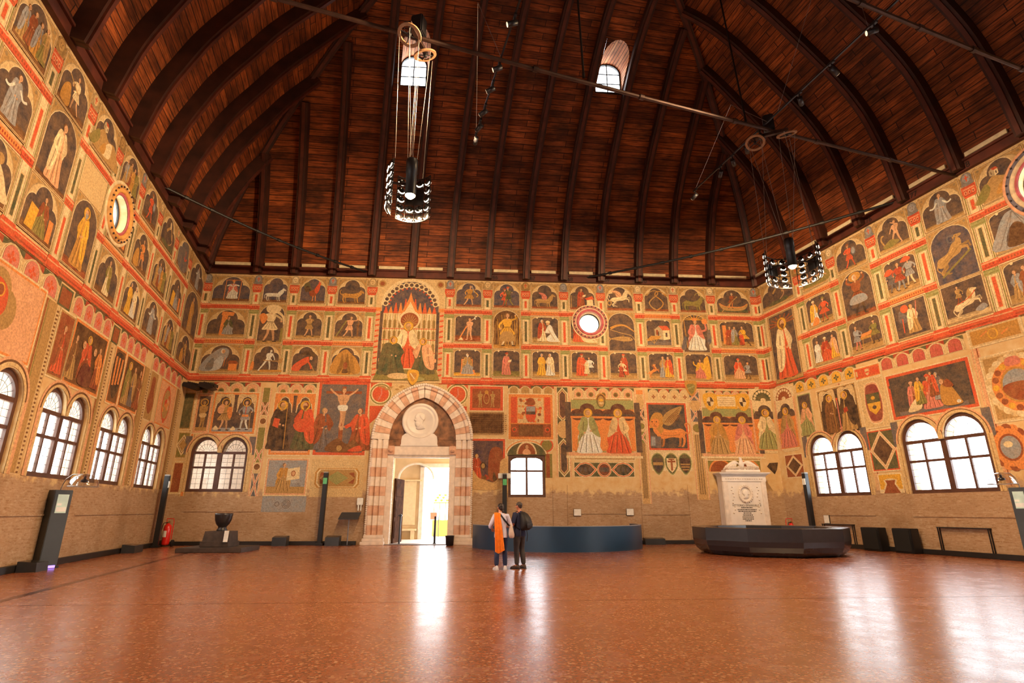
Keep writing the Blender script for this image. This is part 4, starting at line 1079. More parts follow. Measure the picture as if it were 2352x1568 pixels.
def d_house(f): f.house(.12, .2, .55, .42); f.poly([(-.48, .2), (-.3, .36), (.1, .36), (.0, .24), (-.44, .14)], 'ochre'); f.st([(-.2, .04), (-.2, .24)], .025, 'tan'); f.st([(-.2, .06), (-.34, .2)], .02, 'tan'); f.st([(-.2, .06), (-.06, .24)], .02, 'tan'); f.rect(-.1, .4, -.02, .6, 'rust')
def d_king(f):
    for k in range(9): f.st([(0, .86), (.3 * math.cos(math.pi * k / 8), .86 + .14 * math.sin(math.pi * k / 8))], .014, 'gold')
    f.seated(0, .04, .84, 'white', 'pink', 1, crown=True); f.el(.26, .82, .075, .08, 'orange'); f.st([(.16, .56), (.28, .6), (.27, .76)], .05, 'pink'); f.st([(-.24, .1), (-.28, .85)], .02, 'ochre'); f.blob([(-.4, .1), (-.3, .4), (-.24, .35), (-.3, .06)], 'slate'); f.blob([(.3, .5), (.38, .6), (.4, .3), (.3, .2)], 'slate')
def d_meeting(f): f.rect(-.55, .1, -.4, .84, 'orange'); f.seated(-.28, .05, .76, 'rust', 'dred', 1); f.robed(-.1, .06, .74, 'olive', 'grey', 1); f.tunic(.34, .05, .78, 'gold', 'black', -1, step=.2, lean=.18, arms=((.5, .5), (.6, .55)), skirt=1.4); f.robed(.16, .06, .5, 'dred', 'red', -1)
def d_throne(f): f.seated(.0, .06, .8, 'grey', 'tan', 1, throne='orange', hair='white', beard='white')
def d_reader(f): f.robed(0, .05, .86, 'pink', 'pink', 1, hold='paper', hat='dred'); [f.st([(-.55 + .14 * k, .02), (-.4 + .12 * k, .2)], .01, 'olive') for k in range(9)]
def d_two(f): f.robed(-.16, .05, .86, 'gold', None, 1, hair='grey'); f.robed(.16, .05, .86, 'white', 'lcream', -1, hair='white')
def d_cape(f): f.robed(-.12, .06, .86, 'red', 'red', 1, hat='dred', wide=1.2); f.robed(.08, .14, .56, 'lcream', None, -1); f.tunic(.28, .18, .62, 'white', 'slate', -1, lean=.2, step=.12)
def d_pair(f): f.robed(.02, .12, .82, 'red', 'dred', -1, hat='red'); f.tunic(-.02, .04, .66, 'lcream', 'black', -1, skirt=1.6, lean=.1); f.robed(-.1, .04, .5, 'dred')
def d_lion2(f): f.quad(-.34, .06, .42, 'orange', 1, (.02, .3), mane='rust', rear=.6); f.robed(.08, .05, .84, 'grey', 'tan', -1); f.robed(.28, .06, .82, 'gold', 'red', -1)
def d_penitent(f): f.blob([(.2, .06), (.2, .7), (.28, .86), (.4, .86), (.44, .1)], 'gold'); f.seated(.06, .04, .76, 'pink', 'gold', -1); f.st([(-.04, .5), (-.18, .58), (-.2, .7)], .05, 'gold')
def d_lady(f): f.rect(-.26, .06, -.06, .32, 'gold'); f.seated(-.1, .05, .8, 'peach', 'red', 1, hat='red'); f.tunic(.26, .06, .66, 'grey', 'black', -1, hair='orange', skirt=1.2, arms=((.5, .55), (.3, .5)))
def d_swimmer(f): f.st([(-.2, .5), (.05, .7), (.2, .66), (.3, .4)], .09, 'tan', .5); f.blob([(.0, .85), (.08, .9), (.14, .75), (.06, .66)], 'lcream'); f.st([(.28, .6), (.36, .35), (.2, .2), (-.1, .1)], .035, 'skin', .5); f.blob([(-.45, .05), (-.3, .2), (.0, .16), (.45, .2), (.48, .05)], 'green')
def d_sleeper(f): f.blob([(-.6, .1), (-.2, .22), (.2, .3), (.6, .42), (.6, .06)], 'olive'); f.blob([(-.5, .28), (-.2, .4), (.1, .44), (.3, .38), (.1, .3), (-.2, .26)], 'skin'); f.st([(.2, .4), (.42, .34), (.55, .24)], .06, 'skin', .6); f.st([(-.3, .36), (-.5, .3), (-.56, .14)], .045, 'skin'); f.face(-.26, .5, .06, -1)
def d_warrior(f): f.tunic(-.04, .05, .84, 'red', 'red', 1, arms=((.5, .6), (-.4, .62)), step=.2, hat='rust'); f.el(.16, .58, .1, .15, 'slate'); f.el(.15, .58, .07, .11, 'grey')
def d_ostrich(f): f.nude(.1, .08, .8, 'skin', -1, ((.6, .5), (.4, .95)), .2, -.05); f.blob([(-.36, .16), (-.1, .3), (.1, .24), (.2, .16), (0, .08), (-.26, .08)], 'olive'); f.st([(-.3, .2), (-.38, .4), (-.34, .52)], .05, 'tan'); f.el(-.32, .52, .05, .03, 'tan')
def d_maiden(f): f.robed(0, .05, .88, 'grey', 'grey', 1, wide=1.15); f.st([(-.08, .68), (-.2, .56), (-.3, .58)], .045, 'white'); f.st([(.08, .68), (.2, .56), (.31, .6)], .045, 'white')
def d_land(f): f.blob([(-.7, .05), (-.5, .3), (-.2, .62), (.1, .5), (.4, .56), (.7, .3), (.7, .05)], 'tan'); f.blob([(-.1, .1), (.1, .45), (.3, .5), (.28, .15)], 'lcream'); f.blob([(-.2, .12), (-.05, .36), (.05, .3), (.0, .1)], 'ochre'); f.house(-.14, .6, .2, .18); f.blob([(-.7, .1), (-.4, .5), (-.3, .3), (-.5, .05)], 'olive')
def d_apostle(f):
    for k in range(9): f.st([(0, .84), (.26 * math.cos(math.pi * k / 8), .84 + .14 * math.sin(math.pi * k / 8))], .02, 'rust')
    f.robed(0, .03, .88, 'red', 'lcream', 1, halo='gold', beard='brown', wide=1.0)
def d_jester(f): f.el(0, .88, .15, .1, 'ochre'); f.tunic(0, .04, .9, 'rust', 'black', 1, arms=((.55, .95), (-.55, .95)), step=.12, skirt=1.5, hair='white'); f.blob([(-.14, .46), (.14, .46), (.2, .3), (-.2, .3)], 'grey')
def d_knights(f): f.tunic(-.3, .08, .74, 'slate', 'slate', 1); f.tunic(-.06, .05, .86, 'dred', 'grey', 1, skirt=1.2); f.tunic(.26, .1, .84, 'grey', 'lcream', -1, hat='grey'); f.blob([(.05, .85), (.2, .98), (.36, .9), (.3, .82)], 'red'); f.blob([(-.5, .66), (-.36, .8), (-.2, .7), (-.36, .6)], 'red')
def d_ram(f): f.quad(-.04, .14, .60, 'tan', 1, (.08, .16), horn='ram', rear=.6, tail='down', stocky=1.3); f.st([(-.25, .12), (.3, .44)], .035, 'olive')
def d_rider(f): f.quad(0, .06, .66, 'lcream', 1, (.10, .2), rear=.4, tail='down', stocky=1.2, mane='tan'); f.tunic(-.12, .42, .5, 'tan', 'rust', 1, arms=((.6, .5), (.3, .5))); f.st([(-.2, .42), (.1, .5), (.3, .66)], .02, 'red'); f.blob([(.2, .14), (.4, .26), (.5, .16), (.36, .08)], 'grey')
def d_dance(f): f.robed(-.22, .06, .82, 'white', 'gold', 1, hat='lcream', wide=1.2); f.tunic(.2, .05, .84, 'red', 'dred', -1, skirt=1.5, hat='olive'); f.blob([(-.35, .04), (-.2, .3), (-.05, .2), (-.1, .04)], 'orange')
def d_bishop(f): f.seated(0, .04, .82, 'red', 'dred', 1, hat='lcream', throne='tan'); f.robed(-.34, .06, .76, 'white', None, 1); f.robed(.34, .06, .8, 'gold', 'peach', -1)
def d_table(f): f.tunic(-.32, .05, .8, 'grey', 'pink', 1, arms=((.6, .6), (.6, .55))); f.tunic(.34, .12, .76, 'olive', 'black', -1, hat='black', arms=((.5, .6), (.6, .55)), skirt=1.3); f.poly([(-.2, .4), (.2, .44), (.26, .54), (-.1, .52)], 'orange'); f.st([(-.1, .4), (-.14, .1)], .02, 'ochre'); f.st([(.16, .42), (.2, .14)], .02, 'ochre'); f.rect(-.18, .34, .2, .42, 'ochre')
def d_angel(f): f.blob([(-.1, .6), (-.3, .8), (-.36, .5), (-.2, .4), (-.06, .5)], 'slate'); f.el(-.14, .82, .12, .12, 'red'); f.robed(.06, .06, .84, 'tan', 'lcream', 1, hair='gold', wide=1.1); f.st([(.16, .5), (.24, .95)], .025, 'pink'); f.st([(-.26, .12), (-.24, .55)], .03, 'red')
def d_tent(f): f.blob([(-.55, .05), (-.42, .5), (-.2, .85), (0, .92), (.2, .85), (.42, .5), (.55, .05)], 'grey'); f.blob([(-.25, .05), (-.2, .4), (0, .6), (.2, .4), (.25, .05)], 'dbrown'); [f.st([(0, .9), (a, .06)], .015, shade('grey', .7)) for a in (-.45, -.3, .3, .45)]
def d_saintc(c, c2, **k):
    return lambda f: f.robed(0, .04, .86, c, c2, RNG.choice((-1, 1)), **k)
def d_bed(f): f.blob([(-.5, .1), (-.4, .5), (-.1, .7), (.2, .6), (.45, .3), (.5, .08)], 'lcream'); f.el(.0, .42, .16, .2, 'dark'); f.face(-.02, .45, .08, 1); f.blob([(-.1, .34), (.12, .34), (.1, .1), (-.1, .1)], 'tan'); f.el(.12, .72, .1, .1, 'tan'); f.el(-.2, .64, .07, .07, 'skin')
def d_crowd(f):
    for k, c in enumerate(('tan', 'rust', 'ochre', 'olive')): f.robed(-.3 + .2 * k, .06 + .04 * (k % 2), .74, c, RNG.choice((None, 'tan', 'grey')), RNG.choice((-1, 1)))
def d_work(f): f.tunic(.1, .06, .82, RNG.choice(('lcream', 'tan', 'orange')), 'skin', -1, arms=((.6, .6), (.4, .5)), lean=.1, step=.18); f.blob([(-.45, .06), (-.4, .4), (-.2, .5), (-.12, .06)], 'ochre'); f.st([(-.3, .7), (.1, .5)], .03, 'tan')
def d_scholar(f): f.seated(.06, .05, .8, RNG.choice(('grey', 'olive', 'tan')), RNG.choice(('slate', 'rust')), -1); f.poly([(-.42, .06), (-.16, .06), (-.1, .5), (-.36, .54)], 'gold'); f.rect(.28, .06, .44, .5, 'orange')
def d_arm(f): f.blob([(-.4, .05), (-.3, .5), (-.1, .95), (.4, .95), (.4, .05)], 'slate'); f.st([(.05, .5), (.2, .4), (.36, .52)], .05, 'red'); f.st([(.2, .42), (.2, .62), (.16, .74)], .03, 'red')

# end wall ------------------------------------------------------------
architecture('B', [0.14, 2.66, 4.54, 6.46, 8.52, 12.59, 14.58, 16.6, 18.64, 20.65, 22.71, 24.66, 26.72, 29.2], spans_off=(4,), tall=())
PB = [0.14, 2.66, 4.54, 6.46, 8.52, 12.59, 14.58, 16.6, 18.64, 20.65, 22.71, 24.66, 26.72, 29.2]
def cell(key, cols, i, row, draw, label, m=.25, **kw):
    z = ZT2 if row == 'tall' else ZR[row]
    if row == 'tall': kw.setdefault('kind', 'round')
    panel(key, cols[i] + m, cols[i + 1] - m, z[0], z[1], draw, label, **kw)
late = dict(kind='soft', ground='tan', gh=.2)
for i, d, l in ((0, d_crowned, 'crowned figure seated between two posts'), (1, d_hound, 'white hound'), (2, d_rooster, 'rooster'), (3, d_leopard, 'striding leopard'), (5, d_torch, 'running figure in ochre'), (6, d_couple, 'pair of dancers in red and green'),
                (7, d_griffin, 'winged dragon-like beast'), (8, d_desk, 'reader at a desk'), (9, d_pegasus, 'winged sea horse'), (10, d_serpents, 'two knotted serpents'), (11, d_ibex, 'ibex with curved horn'), (12, d_boat, 'bent boatman in a boat')):
    cell('B', PB, i, 1, d, 'fresco of a ' + l if not l.startswith(('pair', 'two')) else 'fresco of ' + l, ground='rust' if i > 3 else 'brown', bg='blue' if i < 3 or i in (5, 6) else 'dark')
for i, r, d, l, kw in ((0, 2, d_kneel, 'figure before an orange throne', {}), (1, 'tall', d_wind, 'tall man blowing a bag', dict(gh=.08)), (2, 2, d_pray, 'standing man with folded arms', {}), (3, 2, d_bow, 'striding archer', {}),
                       (5, 2, d_spade, 'nude leaning on a spade', dict(kind='soft', ground='rust', gh=.22)), (6, 'tall', d_reeds, 'tall man among reeds', dict(bg='dbrown', ground='ochre')), (7, 2, d_embrace, 'red robed man with a kneeling one', late), (8, 2, d_sick, 'seated woman in red', late),
                       (9, 'tall', d_fishes, 'pair of fishes', dict(ground=None)), (10, 2, d_house, 'white house with red roof', dict(kind='soft', ground='slate', gh=.2)), (11, 'tall', d_king, 'king with a rayed crown', dict(ground=None)), (12, 2, d_meeting, 'group meeting an enthroned man', late),
                       (0, 3, d_hermit, 'grey robed man bending down', {}), (1, 3, d_mower, 'bent mower', {}), (2, 3, d_digger, 'red clad digger', {}), (3, 3, d_cave, 'rocky cave', {}), (5, 3, d_throne, 'old man on an orange throne', dict(kind='soft', ground='gold', gh=.12)), (6, 3, d_reader, 'man in pink reading a book', dict(kind='soft', ground='olive', gh=.2)),
                       (7, 3, d_two, 'pair of men in pale robes', late), (8, 3, d_cape, 'man in a red cape with two small figures', late), (9, 3, d_pair, 'couple in red and white', late), (10, 3, d_lion2, 'orange lion before two robed men', late), (11, 3, d_penitent, 'kneeling man before a golden chair', late), (12, 3, d_lady, 'seated lady with a boy', late)):
    cell('B', PB, i, r, d, 'fresco of a ' + l, **kw)

# enthroned group between the pilasters
def coronation():
    P = Paint(WALLS['B'], .03); x0, x1, z0, z1 = 8.80, 12.32, 7.62, 13.2; c = (x0 + x1) / 2
    P.rect(x0, z0, x1, z1, 'cream'); P.poly(arch_pts(x0 + .3, x1 - .3, z0 + .5, z1 - .1, 'round', 16), 'blue')
    P.annulus(c, 11.75, 1.34, 1.52, 'lcream', 30, 0, math.pi)
    for k in range(15):
        t = math.pi * (k + .5) / 15; P.ell(c + 1.3 * math.cos(t), 11.72 + 1.18 * math.sin(t), .16, .16, 'lcream', 12); P.ell(c + 1.3 * math.cos(t), 11.72 + 1.18 * math.sin(t), .10, .10, 'dark', 12)
        t = math.pi * (k + .5) / 15; P.ell(c + 1.1 * math.cos(t), 11.72 + .98 * math.sin(t), .05, .05, 'red', 8)
    for k in (-1, 1):
        P.annulus(c + k * 1.52, 12.95, .10, .19, 'tan', 16); P.ell(c + k * 1.52, 12.95, .12, .12, 'rust', 12)
        for i in range(26):
            z = 7.8 + i * .145; P.poly([(c + k * 1.64 - .1, z), (c + k * 1.64 + .1, z + .05), (c + k * 1.64 + .1, z + .15), (c + k * 1.64 - .1, z + .10)], 'red' if i % 2 else 'peach')
        P.rect(c + k * 1.42 - .10, 8.3, c + k * 1.42 + .10, 11.4, 'dark'); P.rect(c + k * 1.62 - .14, 11.4, c + k * 1.62 + .14, 11.6, 'orange')
    # gothic throne
    for k in range(-5, 6):
        w = .12; x = c + k * .25; h = 11.35 + (.75 - abs(k) * .11) + (.12 if k % 2 else 0)
        P.rect(x - w, 8.4, x + w, 11.3, 'cream' if k % 2 else 'lcream'); P.poly([(x - w, 11.3), (x + w, 11.3), (x + .02, h), (x - .02, h)], 'red' if k % 2 else 'orange')
        for z in (9.2, 9.9, 10.5): P.poly(arch_pts(x - .07, x + .07, z, z + .45, 'round', 5), shade('tan', .8)); P.rect(x - w, z - .06, x + w, z - .02, 'red')
        P.rect(x - .015, 8.5, x + .015, 11.25, 'olive')
    P.poly([(c - .55, 11.1), (c + .55, 11.1), (c + .1, 12.1), (c, 12.5), (c - .1, 12.1)], 'orange'); P.poly([(c - .4, 11.12), (c + .4, 11.12), (c, 11.95)], 'lcream')
    P.ell(c, 10.95, .56, .52, 'lcream'); P.ell(c, 10.92, .46, .42, 'rust')
    for k in range(11): t = math.pi * k / 10; P.stroke([(c, 10.7), (c + .4 * math.cos(t), 10.75 + .5 * math.sin(t))], .03, 'tan')
    P.poly([(x0 + .1, 7.75), (x1 - .1, 7.75), (x1 - .3, 8.3), (x0 + .3, 8.3)], 'olive'); P.rect(c - 1.3, 8.3, c + 1.3, 8.75, 'lcream'); P.rect(c - 1.45, 8.68, c + 1.45, 8.86, 'peach')
    f = Fig(P, c, 8.0, 3.0); f.seated(-.02, .12, .82, 'red', 'lcream', 1, halo='gold', hair='tan', beard='tan')
    f.robed(-.26, .0, .66, 'green', 'green', 1, halo='gold', wide=1.7); f.robed(.26, .02, .62, 'green', 'peach', -1, halo='gold', wide=1.6)
    P.ell(c - .4, 7.95, .55, .16, 'cream'); P.ell(c + .5, 7.8, .42, .12, 'lgreen')
    P.poly(spline([(c + .05, 8.2), (c + .3, 8.3), (c + .6, 8.2), (c + .58, 7.8), (c + .32, 7.5), (c + .08, 7.8)], 4), 'gold'); P.poly(spline([(c + .15, 8.1), (c + .5, 8.1), (c + .46, 7.85), (c + .32, 7.66), (c + .2, 7.85)], 4), 'ochre'); P.stroke([(c + .2, 8.1), (c + .42, 7.8)], .06, 'lcream')
    P.build('fresco_panel', WALLS['B'], 'tall fresco of a gothic throne with three haloed figures')
coronation()

# left wall -----------------------------------------------------------
PL = [-24.0, -21.7, -19.6, -17.55, -15.5, -13.4, -11.35, -9.25, -7.2, -5.0, -2.85, -.05]
architecture('L', PL)
warm = dict(bg='dark', ground='brown')
LSPEC = [
 # span, row, drawing, label
 (0, 1, d_arm, 'an arm on grey'), (1, 1, d_arm, 'a raised red arm'), (2, 1, d_arm, 'a red arm out of grey cloud'), (3, 1, d_crowd, 'two struggling figures'), (4, 1, d_work, 'a nude and a helper'), (5, 1, d_land, 'a crouching animal over the round window'), (6, 1, d_crowd, 'a group on a rock'), (7, 1, d_warrior, 'a man in red'), (8, 1, d_swimmer, 'a pale swimmer'), (9, 1, d_arm, 'a grey hill'),
 (10, 1, d_maiden, 'a faded kneeling figure'),
 (0, 2, d_tent, 'a tent'), (1, 2, d_rider, 'a wheel and rider'), (2, 2, d_rider, 'figures with a wheel'), (3, 2, d_maiden, 'a pale robed figure'), (4, 'tall', d_saintc('peach', 'lcream'), 'a tall figure in peach robes'), (6, 2, d_scholar, 'seated men'), (7, 2, d_work, 'a pale worker'), (8, 2, d_crowd, 'men at work'), (9, 2, d_scholar, 'a seated scholar'), (10, 'tall', d_saintc('tan', 'ochre'), 'a tall woman in ochre'),
 (0, 3, d_bed, 'a bed'), (1, 3, d_crowd, 'a crowd'), (2, 3, d_bed, 'a pale mantle'), (3, 3, d_bed, 'a child in a mantle'), (4, 3, d_scholar, 'a man at a chair'), (6, 3, d_saintc('lcream', 'olive'), 'a pale seated man'), (7, 3, d_two, 'a pale standing pair'), (8, 3, d_maiden, 'a figure in white'), (9, 3, d_crowd, 'small figures'), (10, 3, d_work, 'a bending worker')]
for i, r, d, l in LSPEC:
    kw = dict(bg='slate' if d is d_arm else 'dark', ground='brown', gh=.14)
    if r == 'tall': kw['gh'] = .06
    cell('L', PL, i, r, d, 'fresco of ' + l, m=.24, **kw)
# the tall saint under the round window
panel('L', PL[5] + .24, PL[6] - .24, 7.98, 10.25, d_saintc('ochre', 'gold', halo='gold', beard='grey'), 'fresco of a tall bearded saint in ochre', kind='round', bg='dark', ground='rust', gh=.1)

# right wall ----------------------------------------------------------
PR = [.1, 2.95, 5.05, 7.2, 9.2, 11.3, 13.4, 15.6]
architecture('R', PR)
for i, r, d, l, kw in ((0, 1, d_swimmer, 'a pale swimmer', {}), (1, 1, d_sleeper, 'a sleeper on the grass', {}), (2, 1, d_warrior, 'a man in red with round shield', {}), (3, 1, d_ostrich, 'a nude with a large bird', {}), (4, 1, d_maiden, 'a woman in grey with spread arms', {}), (5, 1, d_land, 'a hill with a small house', {}), (6, 1, d_land, 'rocks', {}),
                       (1, 2, d_dance, 'a lady and dancer in red', late), (2, 'tall', d_jester, 'a tall man in rust with raised hands', dict(ground='rust')), (3, 2, d_knights, 'soldiers with red plumes', late), (4, 'tall', d_ram, 'a rearing ram', dict(ground=None, bg='blue')), (5, 2, d_tent, 'a grey tent', late), (6, 2, d_tent, 'a tent', late),
                       (1, 3, d_bishop, 'an enthroned bishop in red', late), (2, 3, d_table, 'two men at a bench', late), (3, 3, d_angel, 'a winged figure in pale robes', dict(kind='square', ground=None)), (4, 3, d_rider, 'a rider on a rearing white horse', dict(kind='square', ground='cream', gh=.12)), (5, 3, d_crowd, 'a faded crowd', late), (6, 3, d_crowd, 'a crowd', late)):
    cell('R', PR, i, r, d, 'fresco of ' + l, **kw)
panel('R', PR[0] + .5, PR[1] - .5, 7.7, 11.3, d_apostle, 'tall fresco of a haloed apostle in pale mantle', kind='square', ground='tan', gh=.05, frame='tan')

# ------------------------------------------------------------------ lower register: saints, arms, lozenges and blind arcades
def arcade(key, x0, x1, z0, z1, n, label, fill='peach', inner='olive', motif='circle', top='dred'):
    P = Paint(WALLS[key], .006); P.step = .0001
    P.rect(x0, z0, x1, z1, 'cream')
    for k in range(n):
        a = x0 + (x1 - x0) * k / n; b = x0 + (x1 - x0) * (k + 1) / n; c = (a + b) / 2; w = b - a
        P.poly([(a, z1), (a + w * .5, z1), (a, z1 - .3 * (z1 - z0))], top if k % 2 else 'green'); P.poly([(b, z1), (b - w * .5, z1), (b, z1 - .3 * (z1 - z0))], top if k % 2 else 'green')
        y = P.y
        for q, col in ((.02, 'lcream'), (.07, 'tan'), (.10, 'lcream'), (.15, 'line'), (.165, fill)):
            P.poly(arch_pts(a + w * q, b - w * q, z0 + .02, z1 - (z1 - z0) * q * .55, 'round', 8), col)
        if motif == 'circle': P.ell(c, z0 + (z1 - z0) * .42, w * .2, w * .2, 'olive', 12); P.ell(c, z0 + (z1 - z0) * .42, w * .13, w * .13, inner, 12)
        elif motif == 'leaf':
            for t in (0, 1.57, 3.14, 4.71): P.ell(c + w * .11 * math.cos(t), z0 + (z1 - z0) * .42 + w * .11 * math.sin(t), w * .09, w * .06, inner, 8, t)
        elif motif == 'none': P.stroke([(c, z0 + .05), (c, z0 + (z1 - z0) * .6)], .03, shade(fill, .85))
        P.rect(a - .02, z0, a + .06, z0 + (z1 - z0) * .42, 'cream'); P.rect(b - .06, z0, b + .02, z0 + (z1 - z0) * .42, 'cream')
    return P.build('fresco_arcade', WALLS[key], label)
def box_panel(key, a, b, label, draw=None, border='red', bg='dark', bw=.10, ground=None, gh=.1, y0=.012, inner=None):
    """rectangular fresco given by its upper left and lower right corners"""
    (x0, z1), (x1, z0) = a, b
    P = Paint(WALLS[key], y0)
    P.rect(x0 - .05, z0 - .05, x1 + .05, z1 + .05, 'lcream'); P.rect(x0, z0, x1, z1, border); P.rect(x0 + bw, z0 + bw, x1 - bw, z1 - bw, 'lcream' if inner else bg)
    if inner: P.rect(x0 + bw + .03, z0 + bw + .03, x1 - bw - .03, z1 - bw - .03, bg)
    for k in range(5): P.ell(RNG.uniform(x0 + .3, x1 - .3), RNG.uniform(z0 + .3, z1 - .3), .12 * (x1 - x0) * RNG.uniform(.5, 1), .1 * (z1 - z0) * RNG.uniform(.4, 1), shade(bg, RNG.uniform(.9, 1.14)), 9)
    H = z1 - z0 - 2 * bw
    if ground: P.rect(x0 + bw, z0 + bw, x1 - bw, z0 + bw + H * gh, ground)
    f = Fig(P, (x0 + x1) / 2, z0 + bw, H); f.W = (x1 - x0 - 2 * bw) / H; f.box = (x0, z0, x1, z1)
    if draw: draw(f)
    return P.build('fresco_panel', WALLS[key], label)
def lobes(f, col='orange', n=2):
    """pointed lobed head over two saints"""
    P = f.P; x0, z0, x1, z1 = f.box; w = (x1 - x0) / n
    for k in range(n):
        a = x0 + w * k + .1; b = a + w - .2
        for t in (-1, 1):
            u, v = (a, (a + b) / 2) if t < 0 else (b, (a + b) / 2)
            P.poly(spline([(u, z1 - .1), (v, z1 - .1), (v - t * -.02, z1 - .14), ((u * .45 + v * .55), z1 - .22), ((u * .6 + v * .4), z1 - .42), ((u * .82 + v * .18), z1 - .5), (u, z1 - .9)], 3), col)
            P.stroke([(v, z1 - .16), (u * .45 + v * .55, z1 - .25), (u * .6 + v * .4, z1 - .45), (u * .84 + v * .16, z1 - .54), (u, z1 - .94)], .04, 'lcream')
def band(key, a, b, label, shapes, bg='cream', edge='peach', y0=.008):
    (x0, z1), (x1, z0) = a, b
    P = Paint(WALLS[key], y0); P.rect(x0, z0, x1, z1, edge); P.rect(x0 + .05, z0, x1 - .05, z1, 'lcream'); P.rect(x0 + .08, z0, x1 - .08, z1, bg)
    c = (x0 + x1) / 2; w = (x1 - x0) / 2 - .08; H = z1 - z0
    for kind, t0, t1, col in shapes:
        u, v = z0 + H * t0, z0 + H * t1; m = (u + v) / 2
        if kind == 'hex':
            h = min(w * 1.1, (v - u) * .3)
            for q, cc in ((0, 'lcream'), (.05, 'olive'), (.09, 'peach'), (.13, col)):
                P.poly([(c, u + q * 1.5), (c + w - q, u + h + q * .5), (c + w - q, v - h - q * .5), (c, v - q * 1.5), (c - w + q, v - h - q * .5), (c - w + q, u + h + q * .5)], cc)
            P.stroke([(c - w * .5, m + .2), (c + w * .5, m - .3)], .08, shade(col, 1.25))
        elif kind == 'disc':
            r = min(w * 1.05, (v - u) / 2); P.ell(c, m, r, r, 'lcream'); P.ell(c, m, r * .92, r * .92, 'peach'); P.ell(c, m, r * .82, r * .82, col)
        elif kind == 'blank': P.ell(c, m, w * 1.15, (v - u) / 2, 'plaster')
        elif kind == 'cross':
            P.rect(c - w, u, c + w, v, col); P.stroke([(c - w, u), (c + w, v)], .10, 'lcream'); P.stroke([(c + w, u), (c - w, v)], .10, 'lcream'); P.stroke([(c - w, u), (c + w, v)], .04, 'pink'); P.stroke([(c + w, u), (c - w, v)], .04, 'pink')
        elif kind == 'fill': P.rect(c - w, u, c + w, v, col)
        elif kind == 'flutes':
            P.rect(c - w, u, c + w, v, 'plaster')
            for k in (-.5, -.05, .4): P.rect(c + w * k - .035, u + .25, c + w * k + .035, v, shade('plaster', .72))
        elif kind == 'diamond':
            for q, cc in ((0, 'lcream'), (.07, 'dred'), (.12, 'lcream'), (.17, col)): P.poly([(c, u + q * 1.6), (c + w - q, m), (c, v - q * 1.6), (c - w + q, m)], cc)
    return P.build('fresco_band', WALLS[key], label)
def scallop(f, x, z, r, c1='cream', c2='green'):
    f.P.ell(*f.t((x, z)), r * f.h * 1.15, r * f.h * 1.15, 'lcream')
    for k in range(9):
        t = math.pi * (k + .5) / 9; f.st([(x, z), (x + r * math.cos(t), z + r * math.sin(t))], r * .24, c2, 1.5, smooth=False); f.el(x + r * .82 * math.cos(t), z + r * .82 * math.sin(t), r * .13, r * .13, c1)
    f.el(x, z, r * .25, r * .2, 'lcream')

# -- end wall, left of the portal
box_panel('B', (-0.10, 6.98), (0.48, 5.22), 'plain dark green corner panel', border='tan', bg='green', bw=.05)
box_panel('B', (0.03, 5.05), (0.54, 3.87), 'white outlined diamond in the far left corner', lambda f: [f.poly([(0, .5 - .45 * q), (.26 * q, .5), (0, .5 + .45 * q), (-.26 * q, .5)], c) for q, c in ((1, 'lcream'), (.8, 'brown'), (.7, 'lcream'), (.6, 'tan'))], border='tan', bg='olive', bw=.03)
box_panel('B', (0.03, 3.67), (0.50, 2.27), 'plain rust panel in the far left corner', border='cream', bg='rust', bw=.05)
arcade('B', (0.53, 7.25)[0], (3.49, 7.29)[0], 6.78, 7.52, 4, 'blind arcade with trefoils above three saints', inner='green')
band('B', (0.48, 6.93), (0.77, 2.14), 'narrow orange pilaster strip beside the corner', [], bg='orange', edge='tan')
box_panel('B', (0.61, 6.91), (1.33, 5.04), 'fresco of a bound saint with halo', lambda f: f.nude(0, .04, .84, 'tan', 1, ((.25, .6), (-.25, .55)), .06, cloth='cream') or f.ring(0, .82, .11, .02, 'gold'), border='peach', ground='tan')
def two_sts(f):
    lobes(f, 'cream'); f.tunic(-.25, .03, .82, 'tan', 'skin', 1, skirt=1.3, arms=((.35, .6), (-.4, .72))); f.ring(-.25, .79, .11, .02, 'gold'); f.blob([(-.45, .62), (-.36, .74), (-.28, .7), (-.3, .5), (-.42, .5)], 'peach'); f.blob([(-.2, .6), (-.08, .66), (-.06, .4), (-.14, .36)], 'orange')
    f.tunic(.3, .05, .8, 'grey', 'white', -1, skirt=.9, arms=((.5, .52), (-.5, .6))); f.ring(.3, .79, .11, .02, 'gold'); f.rect(.21, .4, .38, .46, 'orange'); f.rect(.285, .48, .305, .68, 'red'); f.st([(.42, .5), (.44, .06)], .02, 'tan'); f.blob([(-.5, .05), (-.44, .16), (-.36, .06)], 'lcream'); f.blob([(-.05, .04), (.02, .14), (.08, .05)], 'lcream')
box_panel('B', (1.39, 7.00), (3.48, 5.01), 'fresco of a shepherd saint and a knight saint with red cross', two_sts, border='orange', ground='grey')
band('B', (3.59, 7.27), (4.06, 2.14), 'painted strip of circles and crosses right of the double window', [('fill', .86, 1, 'olive'), ('cross', .74, .86, 'brown'), ('disc', .62, .74, 'brown'), ('fill', .34, .62, 'olive'), ('cross', .3, .42, 'olive'), ('disc', .2, .32, 'brown'), ('cross', 0, .2, 'slate')])
arcade('B', (4.28, 7.30)[0], (6.19, 7.33)[0], 6.78, 7.50, 3, 'blind arcade with quatrefoils above two robed saints', inner='olive')
